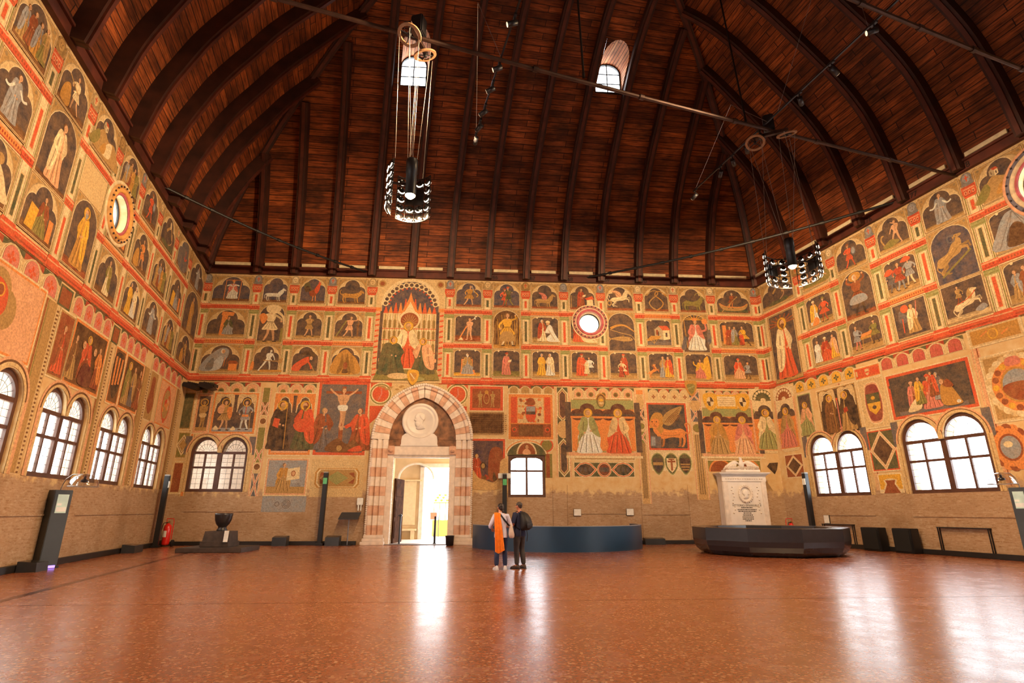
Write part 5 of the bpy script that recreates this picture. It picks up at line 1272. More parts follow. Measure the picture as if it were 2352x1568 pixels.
def hermit_pair(f):
    lobes(f, 'orange'); f.robed(-.21, .05, .84, 'black', 'black', 1, halo='gold', beard='tan', hold='staff', wide=1.15); f.poly([(-.34, .46), (-.24, .42), (-.22, .58), (-.32, .6)], 'red')
    f.robed(.2, .05, .84, 'green', 'red', -1, halo='gold', beard='brown', hair='rust', wide=1.15); f.blob([(.02, .5), (.3, .62), (.36, .4), (.12, .36)], 'red')
box_panel('B', (4.27, 7.00), (6.20, 4.04), 'fresco of a black robed hermit and a saint in green and red', hermit_pair, border='orange', ground='peach', gh=.03)
def rood(f):
    f.rect(-.03, .06, .03, .97, 'rust'); f.rect(-.26, .86, .26, .9, 'rust')
    f.nude(0, .36, .6, 'skin', 1, ((.85, .96), (-.85, .96)), .04, cloth='white', hair='brown'); f.st([(.0, .38), (.01, .32)], .05, 'skin')
    f.robed(-.26, .03, .62, 'slate', 'rust', 1, hair='tan', wide=1.3); f.st([(-.2, .42), (-.4, .34)], .05, 'rust'); f.robed(.27, .03, .62, 'rust', 'red', -1, hair='rust', wide=1.3); f.st([(.2, .44), (.06, .36)], .05, 'red')
    f.blob([(-.2, .02), (-.05, .2), (.1, .12), (.2, .18), (.3, .02)], 'brown'); f.el(.0, .06, .04, .04, 'tan'); f.blob([(.12, .02), (.28, .1), (.32, .02)], 'red')
box_panel('B', (6.33, 7.62), (8.78, 4.04), 'large fresco of a crucifixion with two mourners', rood, border='red', bg='slate', bw=.13)
def veil(f): f.seated(-.1, .05, .88, 'tan', 'ochre', 1); f.poly([(.0, .38), (.4, .44), (.38, .8), (.02, .74)], 'lcream'); f.el(.2, .6, .07, .09, 'rust'); f.el(.2, .6, .05, .065, 'skin')
box_panel('B', (4.30, 3.85), (6.19, 2.20), 'faded fresco of a figure holding a white veil', veil, border='peach', bg='grey', ground='tan', gh=.2, bw=.07)
P = Paint(wall_back, .008); (x0, z1), (x1, z0) = (4.27, 2.14), (6.27, 1.44); P.rect(x0, z0, x1, z1, 'grey')
for r in (.2, .14, .08): P.annulus((x0 + x1) / 2 + .1, (z0 + z1) / 2, r - .025, r, 'slate', 20)
P.annulus((x0 + x1) / 2 - .32, (z0 + z1) / 2, .08, .11, 'slate', 16); P.build('fresco_panel', wall_back, 'pale plaster patch with small scratched circles')
P = Paint(wall_back, .006); (x0, z1), (x1, z0) = (6.36, 3.84), (8.82, 2.11); P.rect(x0, z0, x1, z1, 'cream')
cx, cz, w, h = (x0 + x1) / 2, (z0 + z1) / 2, (x1 - x0) * .42, (z1 - z0) * .26
for q, cc in ((1, 'ochre'), (.93, 'lcream'), (.86, 'tan')): P.poly([(cx - w * q, cz - h * q * .6), (cx - w * q * .86, cz - h * q), (cx + w * q * .86, cz - h * q), (cx + w * q, cz - h * q * .6), (cx + w * q, cz + h * q * .6), (cx + w * q * .86, cz + h * q), (cx - w * q * .86, cz + h * q), (cx - w * q, cz + h * q * .6)], cc)
P.poly([(cx - w * .5, cz), (cx, cz + h * .7), (cx + w * .5, cz), (cx, cz - h * .7)], 'lgreen')
for k in (-1, 1): P.poly([(cx + k * w * .8, cz), (cx + k * w * .5, cz + h * .5), (cx + k * w * .75, cz + h * .6)], 'rust'); P.poly([(cx + k * w * .8, cz), (cx + k * w * .5, cz - h * .5), (cx + k * w * .75, cz - h * .6)], 'rust')
P.build('fresco_panel', wall_back, 'pale painted panel with a green lozenge left of the portal')
# -- around the portal
P = Paint(wall_back, .006)
P.rect((8.80, 7.36)[0], (8.99, 4.79)[1], (13.60, 7.43)[0], 7.56, 'cream')
for q in ((9.34, 7.04), (13.13, 7.07)):
    P.rect(q[0] - .52, q[1] + .30, q[0] + .52, q[1] + .62, 'red'); P.poly([(q[0] - .5, q[1] - .6), (q[0] + .5, q[1] - .6), (q[0] + (.45 if q[0] > 10.5 else -.45), q[1] - 1.5)], 'red')
    for r, cc in ((.58, 'lcream'), (.52, 'olive'), (.46, 'lcream'), (.40, 'red')): P.ell(q[0], q[1], r, r, cc, 28)
    P.stroke([(q[0] - .1, q[1] - .3), (q[0] + .05, q[1]), (q[0] + .02, q[1] + .3)], .07, 'pink')
for k in range(16): P.ell(10.55 + RNG.uniform(-1.3, 1.3), 7.35 + RNG.uniform(-.1, .12), .1, .05, 'tan', 8)
P.build('fresco_panel', wall_back, 'painted spandrels with two red roundels over the portal')
# -- end wall, right of the portal
def genii(f): f.nude(-.32, .05, .85, 'tan', 1, ((.4, .7), (-.3, .6)), .08); f.nude(.32, .05, .85, 'tan', -1, ((.4, .7), (-.3, .6)), .08); f.el(0, .5, .16, .3, 'tan'); f.el(0, .5, .12, .24, 'rust'); f.el(0, .82, .1, .1, 'ochre')
box_panel('B', (13.77, 7.50), (15.42, 6.28), 'small red fresco of two nudes beside a shield', genii, border='red', bg='rust', bw=.12)
P = Paint(wall_back, .012); (x0, z1), (x1, z0) = (13.75, 6.17), (15.45, 5.11); P.rect(x0 - .06, z0 - .05, x1 + .06, z1 + .05, 'cream'); P.rect(x0 + .04, z0 + .04, x1 - .04, z1 - .04, 'dbrown')
for k in range(26): u = x0 + (x1 - x0) * k / 26; P.stroke([(u, z0 - .03), (u + .06, z0 + .05)], .03, 'brown'); P.stroke([(u, z1 - .05), (u + .06, z1 + .03)], .03, 'brown')
for k in range(15): u = z0 + (z1 - z0) * k / 15; P.stroke([(x0 - .03, u), (x0 + .05, u + .06)], .03, 'brown'); P.stroke([(x1 - .05, u), (x1 + .03, u + .06)], .03, 'brown')
for k in range(9):
    for j in range(14): P.rect(x0 + .15 + j * .125, z0 + .12 + k * .1, x0 + .15 + j * .125 + RNG.uniform(.05, .1), z0 + .15 + k * .1, 'brown')
P.build('fresco_panel', wall_back, 'dark inscription panel in a rope border')
def portal_scene(f):
    f.robed(-.22, .06, .62, 'red', 'dred', 1, hair='gold', wide=1.15); f.el(-.06, .4, .07, .09, 'black'); f.el(-.06, .4, .045, .06, 'tan')
    f.blob([(.1, .06), (.06, .4), (.1, .75), (.24, .86), (.4, .75), (.42, .3), (.38, .06)], 'rust'); f.blob([(.18, .06), (.2, .26), (.28, .06)], 'black'); f.blob([(.1, .1), (.0, .2), (-.04, .06)], 'dred'); f.rect(-.1, .04, .02, .16, 'brown')
    P = f.P; x0, z0, x1, z1 = f.box                                # the lost lower corners of the painting
    P.poly(spline([(x0 - .08, z0 + .9), (x0 + .3, z0 + .75), (x0 + .6, z0 + .35), (x0 + .9, z0 + .25), (x0 + 1.2, z0 + .14), (x1 - .5, z0 + .16), (x1 - .3, z0 + .4), (x1 - .25, z0 + .9), (x1 - .2, z0 + 1.15), (x1 + .1, z0 + 1.2), (x1 + .1, z0 - .1), (x0 - .1, z0 - .1)], 3), 'plaster')
box_panel('B', (13.66, 4.88), (15.54, 2.68), 'damaged dark fresco of a red cloaked figure before an arch', portal_scene, border='red', bg='#4A3A44', bw=.10)
arcade('B', (15.68, 7.46)[0], (18.01, 7.49)[0], 7.05, 7.56, 4, 'blind arcade over the coat of arms', fill='tan', motif='none')
def arms(f):
    f.rect(-.46, .35, -.32, .96, 'red'); f.rect(.32, .35, .46, .96, 'red'); f.rect(-.3, .35, .3, .94, 'cream')
    for k in range(40): f.el(RNG.uniform(-.28, .28), RNG.uniform(.38, .92), RNG.uniform(.02, .045), RNG.uniform(.02, .04), RNG.choice(('red', 'rust', 'orange')))
    f.blob([(-.11, .74), (.11, .74), (.12, .52), (.08, .42), (0, .37), (-.08, .42), (-.12, .52)], 'red'); f.rect(-.105, .62, .105, .74, 'grey'); f.rect(-.108, .55, .108, .62, 'dark'); f.blob([(-.1, .78), (.1, .78), (.06, .92), (-.06, .92)], 'rust')
    f.rect(-.46, .04, .46, .33, 'rust'); f.rect(-.28, .06, .28, .31, 'brown')
    for k in (-.38, .38): f.el(k, .2, .06, .06, 'red'); f.el(k, .2, .035, .035, 'brown')
box_panel('B', (15.71, 7.12), (17.93, 4.87), 'fresco of a red and white coat of arms between red pilasters', arms, border='orange', bg='orange', bw=.04)
P = Paint(wall_back, .010); c, z = (SW[0] + SW[1]) / 2, SW[3] + .05
for r, cc in ((1.18, 'lcream'), (1.08, 'orange'), (1.02, 'lcream'), (.95, 'green')): P.poly([(c + r * math.cos(math.pi * k / 20), z - .1 + r * .72 * math.sin(math.pi * k / 20)) for k in range(21)], cc)
for r, cc in ((.5, 'lcream'), (.43, 'rust')): P.poly([(c + r * math.cos(math.pi * k / 14), z + r * 1.25 * math.sin(math.pi * k / 14)) for k in range(15)], cc)
f = Fig(P, c, z, .6); f.blob([(-.3, .0), (-.25, .3), (0, .45), (.25, .3), (.3, .0)], 'peach'); f.face(0, .58, .16, 1)
P.build('fresco_lunette', wall_back, 'painted lunette with a small bust over the single window')
P = Paint(wall_back, .010); q = (17.60, 4.59); P.ell(q[0], q[1], .36, .36, 'lcream'); P.ell(q[0], q[1], .33, .33, 'red'); P.ell(q[0], q[1], .26, .26, 'olive'); a = (17.57, 4.17); b = (17.83, 3.03); P.rect(a[0] - .1, b[1], b[0] + .02, a[1], 'olive'); P.rect(a[0] - .02, b[1], b[0] - .1, a[1], 'rust'); P.build('fresco_roundel', wall_back, 'small green roundel right of the single window')
band('B', (18.08, 7.51), (18.79, 3.07), 'tall strip of brown and dark lozenges beside the seated saints', [('hex', .60, 1.0, '#5A3A34'), ('hex', .0, .42, '#453C36'), ('blank', .42, .62, 'plaster')], bg='green')
arcade('B', (18.95, 7.50)[0], (22.14, 7.55)[0], 6.9, 7.52, 5, 'blind arcade over the two seated saints', inner='brown', motif='circle')
def throned(c1, c2, c3, c4):
    def d(f):
        f.rect(-.55, .12, .55, .84, 'orange'); f.rect(-.66, .1, -.56, .96, 'dark'); f.rect(.56, .1, .66, .96, 'dark'); f.rect(-.55, .84, .55, 1.0, 'lgreen')
        for x in (-.27, .27):
            for dx, dz in ((-.17, .74), (0, .84), (.17, .74)): f.el(x + dx, dz, .13, .1, '#5A2E2A')
            f.rect(x - .28, .7, x + .28, .76, 'dark'); f.rect(x - .3, .68, x + .3, .715, 'orange')
        f.rect(-.62, .03, .62, .1, 'peach'); f.rect(-.66, .0, .66, .04, 'lcream')
        f.seated(-.27, .08, .76, c1, c2, 1, halo='gold', hair='tan'); f.seated(.27, .08, .76, c3, c4, -1, halo='gold', hair='tan')
    return d
box_panel('B', (18.98, 6.94), (21.96, 3.92), 'fresco of two seated saints in white and in red', throned('white', 'lgreen', 'red', 'cream'), border='tan', bg='lgreen', bw=.06)
P = Paint(wall_back, .014); q = (20.41, 6.82); P.ell(q[0], q[1], .28, .42, 'ochre'); P.ell(q[0], q[1], .23, .36, 'brown'); P.ell(q[0], q[1], .17, .28, 'tan'); P.ell(q[0], q[1] + .06, .12, .07, 'gold'); P.ell(q[0], q[1] - .1, .12, .06, 'cream'); P.build('painted_medallion', wall_back, 'oval medallion above the two seated saints')
P = Paint(wall_back, .008); (x0, z1), (x1, z0) = (18.90, 3.80), (21.93, 3.06); P.rect(x0, z0, x1, z1, 'lcream'); P.rect(x0 + .04, z0 + .04, x1 - .04, z1 - .04, 'green'); m = (z0 + z1) / 2; h = (z1 - z0) / 2
for c, w, cc in ((x0 + .58, .60, '#3A3430'), ((x0 + x1) / 2, .36, '#7A2C26'), (x1 - .58, .60, '#2E3A30')):
    for q, col in ((1, 'lcream'), (.92, 'red'), (.82, 'lcream'), (.76, cc)):
        if w < .5: P.ell(c, m, w * q, h * q, col)
        else: P.poly([(c - w * q, m), (c - w * q * .5, m + h * q * .8), (c, m + h * q), (c + w * q * .5, m + h * q * .8), (c + w * q, m), (c + w * q * .5, m - h * q * .8), (c, m - h * q), (c - w * q * .5, m - h * q * .8)], col)
    for k in (-1, 0, 1): P.ell(c + k * w * .4, m, .09, .13, shade('slate', .8), 8)
P.build('fresco_band', wall_back, 'row of two dark ovals and a red disc under the seated saints')
band('B', (22.16, 7.43), (22.68, 1.83), 'painted pilaster of roundels and fluting left of the winged lion', [('flutes', 0, .52, 'tan'), ('cross', .52, .62, 'olive'), ('disc', .60, .74, 'olive'), ('cross', .72, .84, 'dark'), ('blank', .82, .96, 'tan'), ('fill', .96, 1.0, 'orange')])
arcade('B', (22.87, 7.56)[0], (25.07, 7.59)[0], 6.8, 7.5, 4, 'blind arcade with crosses over the winged lion', motif='leaf', inner='rust', fill='cream')
def lion(f):
    f.quad(.05, .04, .76, 'orange', -1, (.08, .16), mane='ochre', tail='curl', stocky=1.1); f.blob([(-.42, .6), (-.3, .8), (-.12, .78), (-.1, .56), (-.2, .44), (-.38, .46)], 'ochre'); f.blob([(-.42, .56), (-.34, .66), (-.22, .66), (-.2, .52), (-.3, .44)], 'orange')
    for k in (-.36, -.26): f.el(k, .6, .018, .014, 'black')
    f.st([(-.34, .5), (-.26, .5)], .016, 'brown'); f.poly([(-.33, .55), (-.29, .55), (-.31, .52)], 'brown'); f.blob([(-.1, .56), (-.08, .74), (.1, .88), (.36, .96), (.3, .8), (.2, .66), (.06, .52)], 'tan')
    for k in range(6): f.st([(-.06 + .04 * k, .58), (.06 + .05 * k, .72 + .01 * k), (.32 - .02 * k, .93 - .06 * k)], .014, 'brown')
    f.poly([(-.44, .04), (-.2, .0), (-.18, .26), (-.42, .28)], 'slate'); f.poly([(-.42, .06), (-.32, .05), (-.31, .25), (-.4, .26)], 'grey')
box_panel('B', (22.74, 6.78), (24.79, 4.40), 'fresco of a golden winged lion on dark ground', lion, border='red', bg='#41413E', bw=.09)
P = Paint(wall_back, .010); (x0, z1), (x1, z0) = (22.78, 4.33), (24.84, 3.13); P.rect(x0, z0 + .25, x1, z1, 'lcream'); w = (x1 - x0) / 3
for k in range(3):
    c = x0 + w * (k + .5); zz = z0 + .55
    for q, cc in ((.48, 'lcream'), (.44, 'lgreen'), (.38, 'green')): P.poly(spline([(c - w * q, zz - .1), (c - w * q, zz + .35), (c, z1 - .02 - (.48 - q)), (c + w * q, zz + .35), (c + w * q, zz - .1), (c, z0 + .02 + (.48 - q))], 4), cc)
    a, b, t, u = c - w * .36, c + w * .36, zz + .32, z0 + .18
    P.poly([(a, t), (a, zz - .05), (c - w * .2, u + .12), (c, u), (c + w * .2, u + .12), (b, zz - .05), (b, t)], ('#3C3A3A', 'lcream', '#3A2A2E')[k])
    if k == 0: P.rect(a, zz - .02, b, zz + .12, 'tan')
    if k == 1: P.rect(c - .045, u + .1, c + .045, t - .05, 'rust'); P.rect(a + .05, zz + .12, b - .05, zz + .2, 'rust'); P.rect(a + .1, zz + .24, b - .1, zz + .3, 'rust')
    if k == 2:
        for j in range(3): P.rect(a + .04 * j, zz + .0 - .13 * j, b - .04 * j, zz + .06 - .13 * j, 'tan')
P.build('fresco_shields', wall_back, 'three painted shields under the winged lion')
band('B', (24.95, 7.47), (25.60, 2.02), 'painted pilaster with fluting right of the winged lion', [('flutes', 0, .58, 'tan'), ('disc', .56, .72, 'olive'), ('cross', .7, .84, 'slate'), ('blank', .8, .93, 'tan'), ('cross', .9, 1.0, 'slate')])
arcade('B', (25.92, 7.53)[0], (28.60, 7.56)[0], 6.85, 7.45, 6, 'blind arcade over the enthroned saints behind the marble stele', inner='tan', motif='none')
box_panel('B', (25.64, 6.57), (28.37, 3.95), 'fresco of two enthroned saints above the marble eagle', throned('tan', 'ochre', 'peach', 'pink'), border='tan', bg='olive', bw=.06)
P = Paint(wall_back, .010); (x0, z0) = (25.66, 3.37); x1 = (28.33, 3.38)[0]; P.rect(x0, z0, x1, z0 + .62, 'olive')
for c in (x0 + .62, x1 - .62):
    for r, cc in ((.6, 'orange'), (.52, 'rust')): P.poly([(c + r * math.cos(math.pi * k / 16), z0 + r * math.sin(math.pi * k / 16)) for k in range(17)], cc)
P.build('fresco_lunette', wall_back, 'two dark painted half circles behind the eagle')
P = Paint(wall_back, .02); a = (26.96, 6.88)
P.rect(a[0] - .55, a[1] - .36, a[0] + .55, a[1] + .36, 'gold'); P.rect(a[0] - .48, a[1] - .24, a[0] + .48, a[1] + .28, 'lcream')
for k in range(4): P.rect(a[0] - .4, a[1] - .14 + k * .1, a[0] + .4, a[1] - .12 + k * .1, 'tan')
for k in (-1, 1):
    c = a[0] + k * .86; P.poly(spline([(c - .3, a[1] + .4), (c + .3, a[1] + .4), (c + .36, a[1]), (c + .15, a[1] - .42), (c - .15, a[1] - .42), (c - .36, a[1])], 4), 'gold'); P.ell(c, a[1], .19, .25, 'lcream'); P.poly([(c, a[1]), (c + .19, a[1]), (c + .1, a[1] + .2), (c, a[1] + .25)], 'black'); P.poly([(c, a[1]), (c - .19, a[1]), (c - .1, a[1] - .2), (c, a[1] - .25)], 'black')
P.build('painted_plaque', wall_back, 'golden painted plaque between two black and white shields')
P = Paint(wall_back, .026); q = (25.16, 7.56); P.poly(spline([(q[0] - .28, q[1] + .4), (q[0] + .28, q[1] + .4), (q[0] + .26, q[1] - .1), (q[0], q[1] - .42), (q[0] - .26, q[1] - .1)], 4), 'ochre'); P.poly(spline([(q[0] - .2, q[1] + .2), (q[0] + .2, q[1] + .2), (q[0] + .16, q[1] - .1), (q[0], q[1] - .3), (q[0] - .16, q[1] - .1)], 4), 'olive'); P.stroke([(q[0] - .18, q[1] - .02), (q[0] + .18, q[1] + .12)], .07, 'lgreen'); P.build('painted_shield', wall_back, 'small green shield on the red string course')
def niche(c1, c2, k, shell='green'):
    def d(f):
        f.rect(-.22, .0, .22, .98, 'lcream'); scallop(f, 0, .8, .17, 'lcream', shell); f.P.poly([f.t(p) for p in arch_pts(-.19, .19, .02, .72, 'trefoil')], 'dark'); f.rect(-.19, .02, .19, .5, 'orange'); f.seated(0, .03, .62, c1, c2, k, halo='gold', hair='brown'); f.rect(-.22, 0, -.19, .8, 'peach'); f.rect(.19, 0, .22, .8, 'peach')
    return d
box_panel('B', (28.57, 7.68), (29.28, 4.34), 'niche fresco of a seated saint left of the corner', niche('lgreen', 'lcream', 1), border='cream', bg='cream', bw=.03)
P = Paint(wall_back, .01); q = (29.07, 3.53); P.poly([(q[0] - .4, q[1] + .1), (q[0] - .25, q[1] + .27), (q[0] + .2, q[1] + .3), (q[0] + .1, q[1] - .05), (q[0] - .05, q[1] - .28)], 'black'); P.build('fresco_fragment', wall_back, 'black fragment of painting right of the eagle')

# -- left wall
def quatrefoil(f):
    f.el(0, .5, .46, .46, 'peach')
    for t in (0, 1.57, 3.14, 4.71): f.el(.2 * math.cos(t), .5 + .2 * math.sin(t), .27, .27, 'tan')
    f.blob([(-.25, .5), (-.2, .75), (0, .84), (.2, .74), (.24, .5), (.1, .3), (.05, .12), (-.1, .2), (-.14, .36)], 'red'); f.blob([(.05, .16), (.16, .3), (.22, .22), (.12, .06)], 'black'); f.ring(.06, .7, .09, .02, 'gold'); f.el(.06, .7, .06, .07, 'rust'); f.blob([(-.1, .5), (-.2, .3), (-.02, .14), (.0, .36)], 'dred')
box_panel('L', (-17.1, 7.0), (-13.3, 5.0), 'fresco of a red winged figure in a quatrefoil', quatrefoil, border='orange', bg='peach', bw=.06)
for a, b, n, l in ((-17.3, -12.75, 5, 'blind arcade over the red quatrefoil'), (-11.9, -9.15, 4, 'blind arcade over the faded saint group'), (-8.4, -5.75, 4, 'blind arcade over the striped shield'), (-5.0, -.9, 5, 'blind arcade next to the left corner'), (-22.5, -17.8, 5, 'blind arcade at the left edge')):
    arcade('L', a, b, 6.95, 7.55, n, l, fill='pink', inner='red', motif='leaf')
for a, b in ((-12.7, -12.0), (-9.05, -8.5)):
    P = Paint(wall_left, .01); P.rect(a, 6.9, b, 7.5, 'green'); P.rect(a + .06, 6.96, b - .06, 7.44, 'rust'); P.build('fresco_panel', wall_left, 'small rust square in a green border, between arcades')
def pillar(a, b, z0, z1, label):
    P = Paint(wall_left, .007); P.rect(a, z0, b, z1, 'tan'); P.rect(a + .05, z0, a + .12, z1, 'rust'); P.rect(a + .16, z0, a + .2, z1, 'olive'); P.rect(b - .20, z0, b - .02, z1, 'cream')
    for k in range(int((z1 - z0) / .11)): P.rect(b - .16, z0 + .11 * k, b - .06, z0 + .11 * k + .05, 'brown')
    P.build('fresco_band', wall_left, label)
pillar(-13.25, -12.45, 2.4, 6.9, 'painted pillar with dotted edge by the left edge window'); 
box_panel('L', (-12.4, 6.85), (-11.55, 5.0), 'faded red fresco figure in an arch', lambda f: f.robed(0, .04, .8, 'red', 'rust', 1), border='tan', bg='rust', bw=.05)
def faded(f):
    f.seated(-.05, .1, .8, 'rust', 'red', 1, halo='gold'); f.robed(-.5, .04, .76, 'tan', 'brown', 1); f.robed(.42, .06, .76, 'rust', 'orange', -1); f.blob([(-.2, .06), (-.1, .4), (.2, .36), (.26, .06)], '#6A2A26'); f.face(-.22, .7, .07, 1); f.face(.22, .68, .07, -1)
box_panel('L', (-11.5, 6.9), (-9.2, 4.98), 'faded fresco of a seated figure among standing ones', faded, border='orange', bg='dbrown', bw=.08, ground='brown')
def striped(f):
    f.blob([(-.2, .9), (.2, .9), (.22, .4), (0, .06), (-.22, .4)], 'black')
    for k in range(3): f.st([(-.14 + .14 * k, .86), (-.12 + .12 * k, .3 + .03 * k)], .07, 'orange', smooth=False)
box_panel('L', (-8.5, 6.9), (-7.6, 4.98), 'fresco of a black and orange striped shield', striped, border='orange', bg='brown', bw=.06)
def gtwo(f): f.robed(-.24, .05, .86, 'tan', 'olive', 1, halo='gold'); f.robed(.06, .05, .84, 'slate', 'tan', -1); f.robed(.34, .05, .84, 'rust', 'brown', 1)
box_panel('L', (-7.5, 6.9), (-5.75, 4.98), 'fresco of three standing figures right of the striped shield', gtwo, border='orange', bg='dbrown', bw=.07, ground='brown')
def ornate(f):
    f.el(0, .5, .3, .42, 'red'); f.el(0, .5, .26, .37, 'tan')
    for k in range(14): f.el(RNG.uniform(-.18, .18), RNG.uniform(.25, .75), .05, .06, RNG.choice(('peach', 'red', 'orange')))
    f.el(0, .9, .08, .06, 'red'); f.el(0, .1, .08, .06, 'red')
box_panel('L', (-3.6, 6.9), (-1.5, 4.98), 'fresco of a red oval shield beside the corner', ornate, border='orange', bg='peach', bw=.07)
box_panel('L', (-4.9, 6.9), (-4.05, 4.98), 'fresco of a small brown flask shape', lambda f: f.blob([(-.1, .9), (.1, .9), (.12, .6), (.2, .3), (0, .1), (-.2, .3), (-.12, .6)], 'rust'), border='tan', bg='tan', bw=.05)
for a, b in ((-9.25, -8.75), (-5.75, -4.95), (-1.35, -.75)): pillar(a, b, 2.4, 6.9, 'painted pillar between windows of the left wall, near %s' % {-9.25: 'the faded group', -5.75: 'the flask', -1.35: 'the corner'}[a])
for i, (a, b) in enumerate(WIN['L']):                              # moulded painted arches round the windows
    P = Paint(wall_left, .012); z0, zs, zt = ZW['L']; sm = (a + b) / 2
    for x0, x1 in ((a, sm), (sm, b)):
        c, r = (x0 + x1) / 2, (x1 - x0) / 2
        for k, (r0, r1, cc) in enumerate(((r, r + .10, 'cream'), (r + .10, r + .16, 'line'), (r + .16, r + .24, 'peach'))): P.annulus(c, zs, r0, r1, cc, 18, 0, math.pi)
    for k in (-1, 1):
        x = a if k < 0 else b; P.rect(min(x, x + k * .1), z0, max(x, x + k * .1), zs, 'cream'); P.rect(min(x + k * .1, x + k * .24), z0, max(x + k * .1, x + k * .24), zs, 'peach')
    P.build('painted_moulding', wall_left, 'painted moulding round window %s' % ('next the corner', 'behind the dome', 'beyond the totem', 'at the edge')[i])

# -- right wall
arcade('R', (1.70, 7.24)[0], (5.35, 7.33)[0], 7.0, 7.56, 5, 'blind arcade with red and green leaves over the friars', inner='green', motif='leaf', fill='gold')
box_panel('R', (0.49, 7.56), (1.37, 4.36), 'niche fresco of a seated saint right of the corner', niche('pink', 'tan', -1, 'rust'), border='cream', bg='cream', bw=.03)
box_panel('R', (1.80, 6.88), (2.62, 4.83), 'fresco of a seated saint with basket', lambda f: f.seated(0, .02, .8, 'lgreen', 'peach', -1, halo='gold'), border='lgreen', bg='dark', bw=.05)
def friars(f):
    lobes(f, 'cream'); f.robed(-.22, .02, .86, 'brown', 'brown', 1, halo='gold', hold='staff', wide=1.05); f.robed(.22, .02, .86, 'tan', 'black', -1, halo='gold', hold='book', wide=1.15); f.rect(-.015, 0, .015, .75, 'pink'); f.el(0, .76, .03, .03, 'red')
box_panel('R', (3.04, 6.82), (5.13, 4.73), 'fresco of two friars, one brown robed, one in a black cloak', friars, border='tan', bg='black', bw=.06)
def oval_shield(f):
    for t, cc in ((1.0, 'lcream'), (.94, 'peach'), (.86, '#9A4238')): f.blob([(-.22 * t, .5), (-.2 * t, .5 + .22 * t), (-.14 * t, .5 + .42 * t), (0, .5 + .46 * t), (.14 * t, .5 + .42 * t), (.2 * t, .5 + .22 * t), (.22 * t, .5), (.2 * t, .5 - .22 * t), (.14 * t, .5 - .42 * t), (0, .5 - .46 * t), (-.14 * t, .5 - .42 * t), (-.2 * t, .5 - .22 * t)], cc)
    f.poly([(-.16, .7), (.16, .7), (.16, .5), (-.16, .5)], 'green'); f.poly([(-.16, .5), (.16, .5), (.14, .36), (0, .24), (-.14, .36)], 'gold'); f.el(0, .6, .05, .04, 'gold'); f.el(0, .4, .05, .04, 'dark')
box_panel('R', (5.30, 6.80), (6.46, 4.80), 'fresco of a green and gold shield in a red oval', oval_shield, border='cream', bg='cream', bw=.03)
box_panel('R', (5.24, 7.35), (6.44, 6.89), 'fresco of a small red white shield on red', lambda f: (f.blob([(-.25, .8), (.25, .8), (.2, .3), (0, .1), (-.2, .3)], 'cream'), f.rect(-.22, .4, .22, .55, 'red')), border='orange', bg='red', bw=.04)
arcade('R', (6.44, 7.19)[0], (9.88, 7.14)[0], 6.98, 7.52, 5, 'blind arcade with red panels over the great group', fill='#CC5A4A', inner='dred', motif='none')
def great(f):
    f.rect(-.85, .0, .85, .1, 'slate'); f.seated(.02, .06, .84, 'pink', 'red', 1, hat='red')
    f.robed(-.42, .1, .7, 'rust', 'pink', 1, hat='peach'); f.blob([(-.6, .06), (-.5, .24), (-.3, .4), (-.22, .36), (-.26, .1)], 'lcream'); f.face(-.26, .4, .06, 1); f.robed(-.22, .2, .68, 'olive', 'gold', 1)
    f.robed(.26, .24, .66, 'grey', 'slate', -1, hair='grey'); f.robed(.14, .34, .6, 'rust', 'red', -1); f.blob([(.3, .1), (.3, .5), (.42, .62), (.56, .5), (.7, .2), (.72, .06)], 'ochre'); f.blob([(.36, .58), (.5, .68), (.62, .5), (.48, .48)], 'rust'); f.face(.36, .64, .06, -1); f.el(.66, .12, .05, .04, 'white')
box_panel('R', (6.62, 6.71), (9.86, 4.95), 'great fresco of a pink robed woman among kneeling figures', great, border='red', bg='#44403C', bw=.11)
def lozenge_panel(f):
    P = f.P; x0, z0, x1, z1 = f.box; c, m = (x0 + x1) / 2, (z0 + z1) / 2; w, h = (x1 - x0) / 2, (z1 - z0) / 2
    for q, cc in ((1, 'lcream'), (.9, 'peach'), (.82, 'lcream'), (.74, '#54392C')): P.poly([(c, m - h * q), (c + w * q, m), (c, m + h * q), (c - w * q, m)], cc)
box_panel('R', (5.28, 4.66), (6.47, 3.06), 'fresco of a large brown diamond on green', lozenge_panel, border='red', bg='green', bw=.05)
box_panel('R', (0.45, 4.11), (1.54, 3.08), 'fresco of a small dark diamond on red', lozenge_panel, border='rust', bg='rust', bw=.03)
P = Paint(wall_right, .010); (x0, z1), (x1, z0) = (5.40, 2.94), (6.47, 2.18); P.rect(x0, z0, x1, z1, 'lcream'); P.rect(x0 + .05, z0 + .15, x1 - .05, z1 - .05, 'gold'); c = (x0 + x1) / 2
for q, cc in ((0, 'lcream'), (.07, 'rust')): P.poly([(x0 + .1 + q, z0), (x0 + .3 + q, z0 + .35), (c - .3 + q, z0 + .5), (c - .1, z1 - .2 - q), (c + .1, z1 - .2 - q), (c + .3 - q, z0 + .5), (x1 - .3 - q, z0 + .35), (x1 - .1 - q, z0)], cc)
P.build('fresco_panel', wall_right, 'broken gold panel with rust stepped shape')
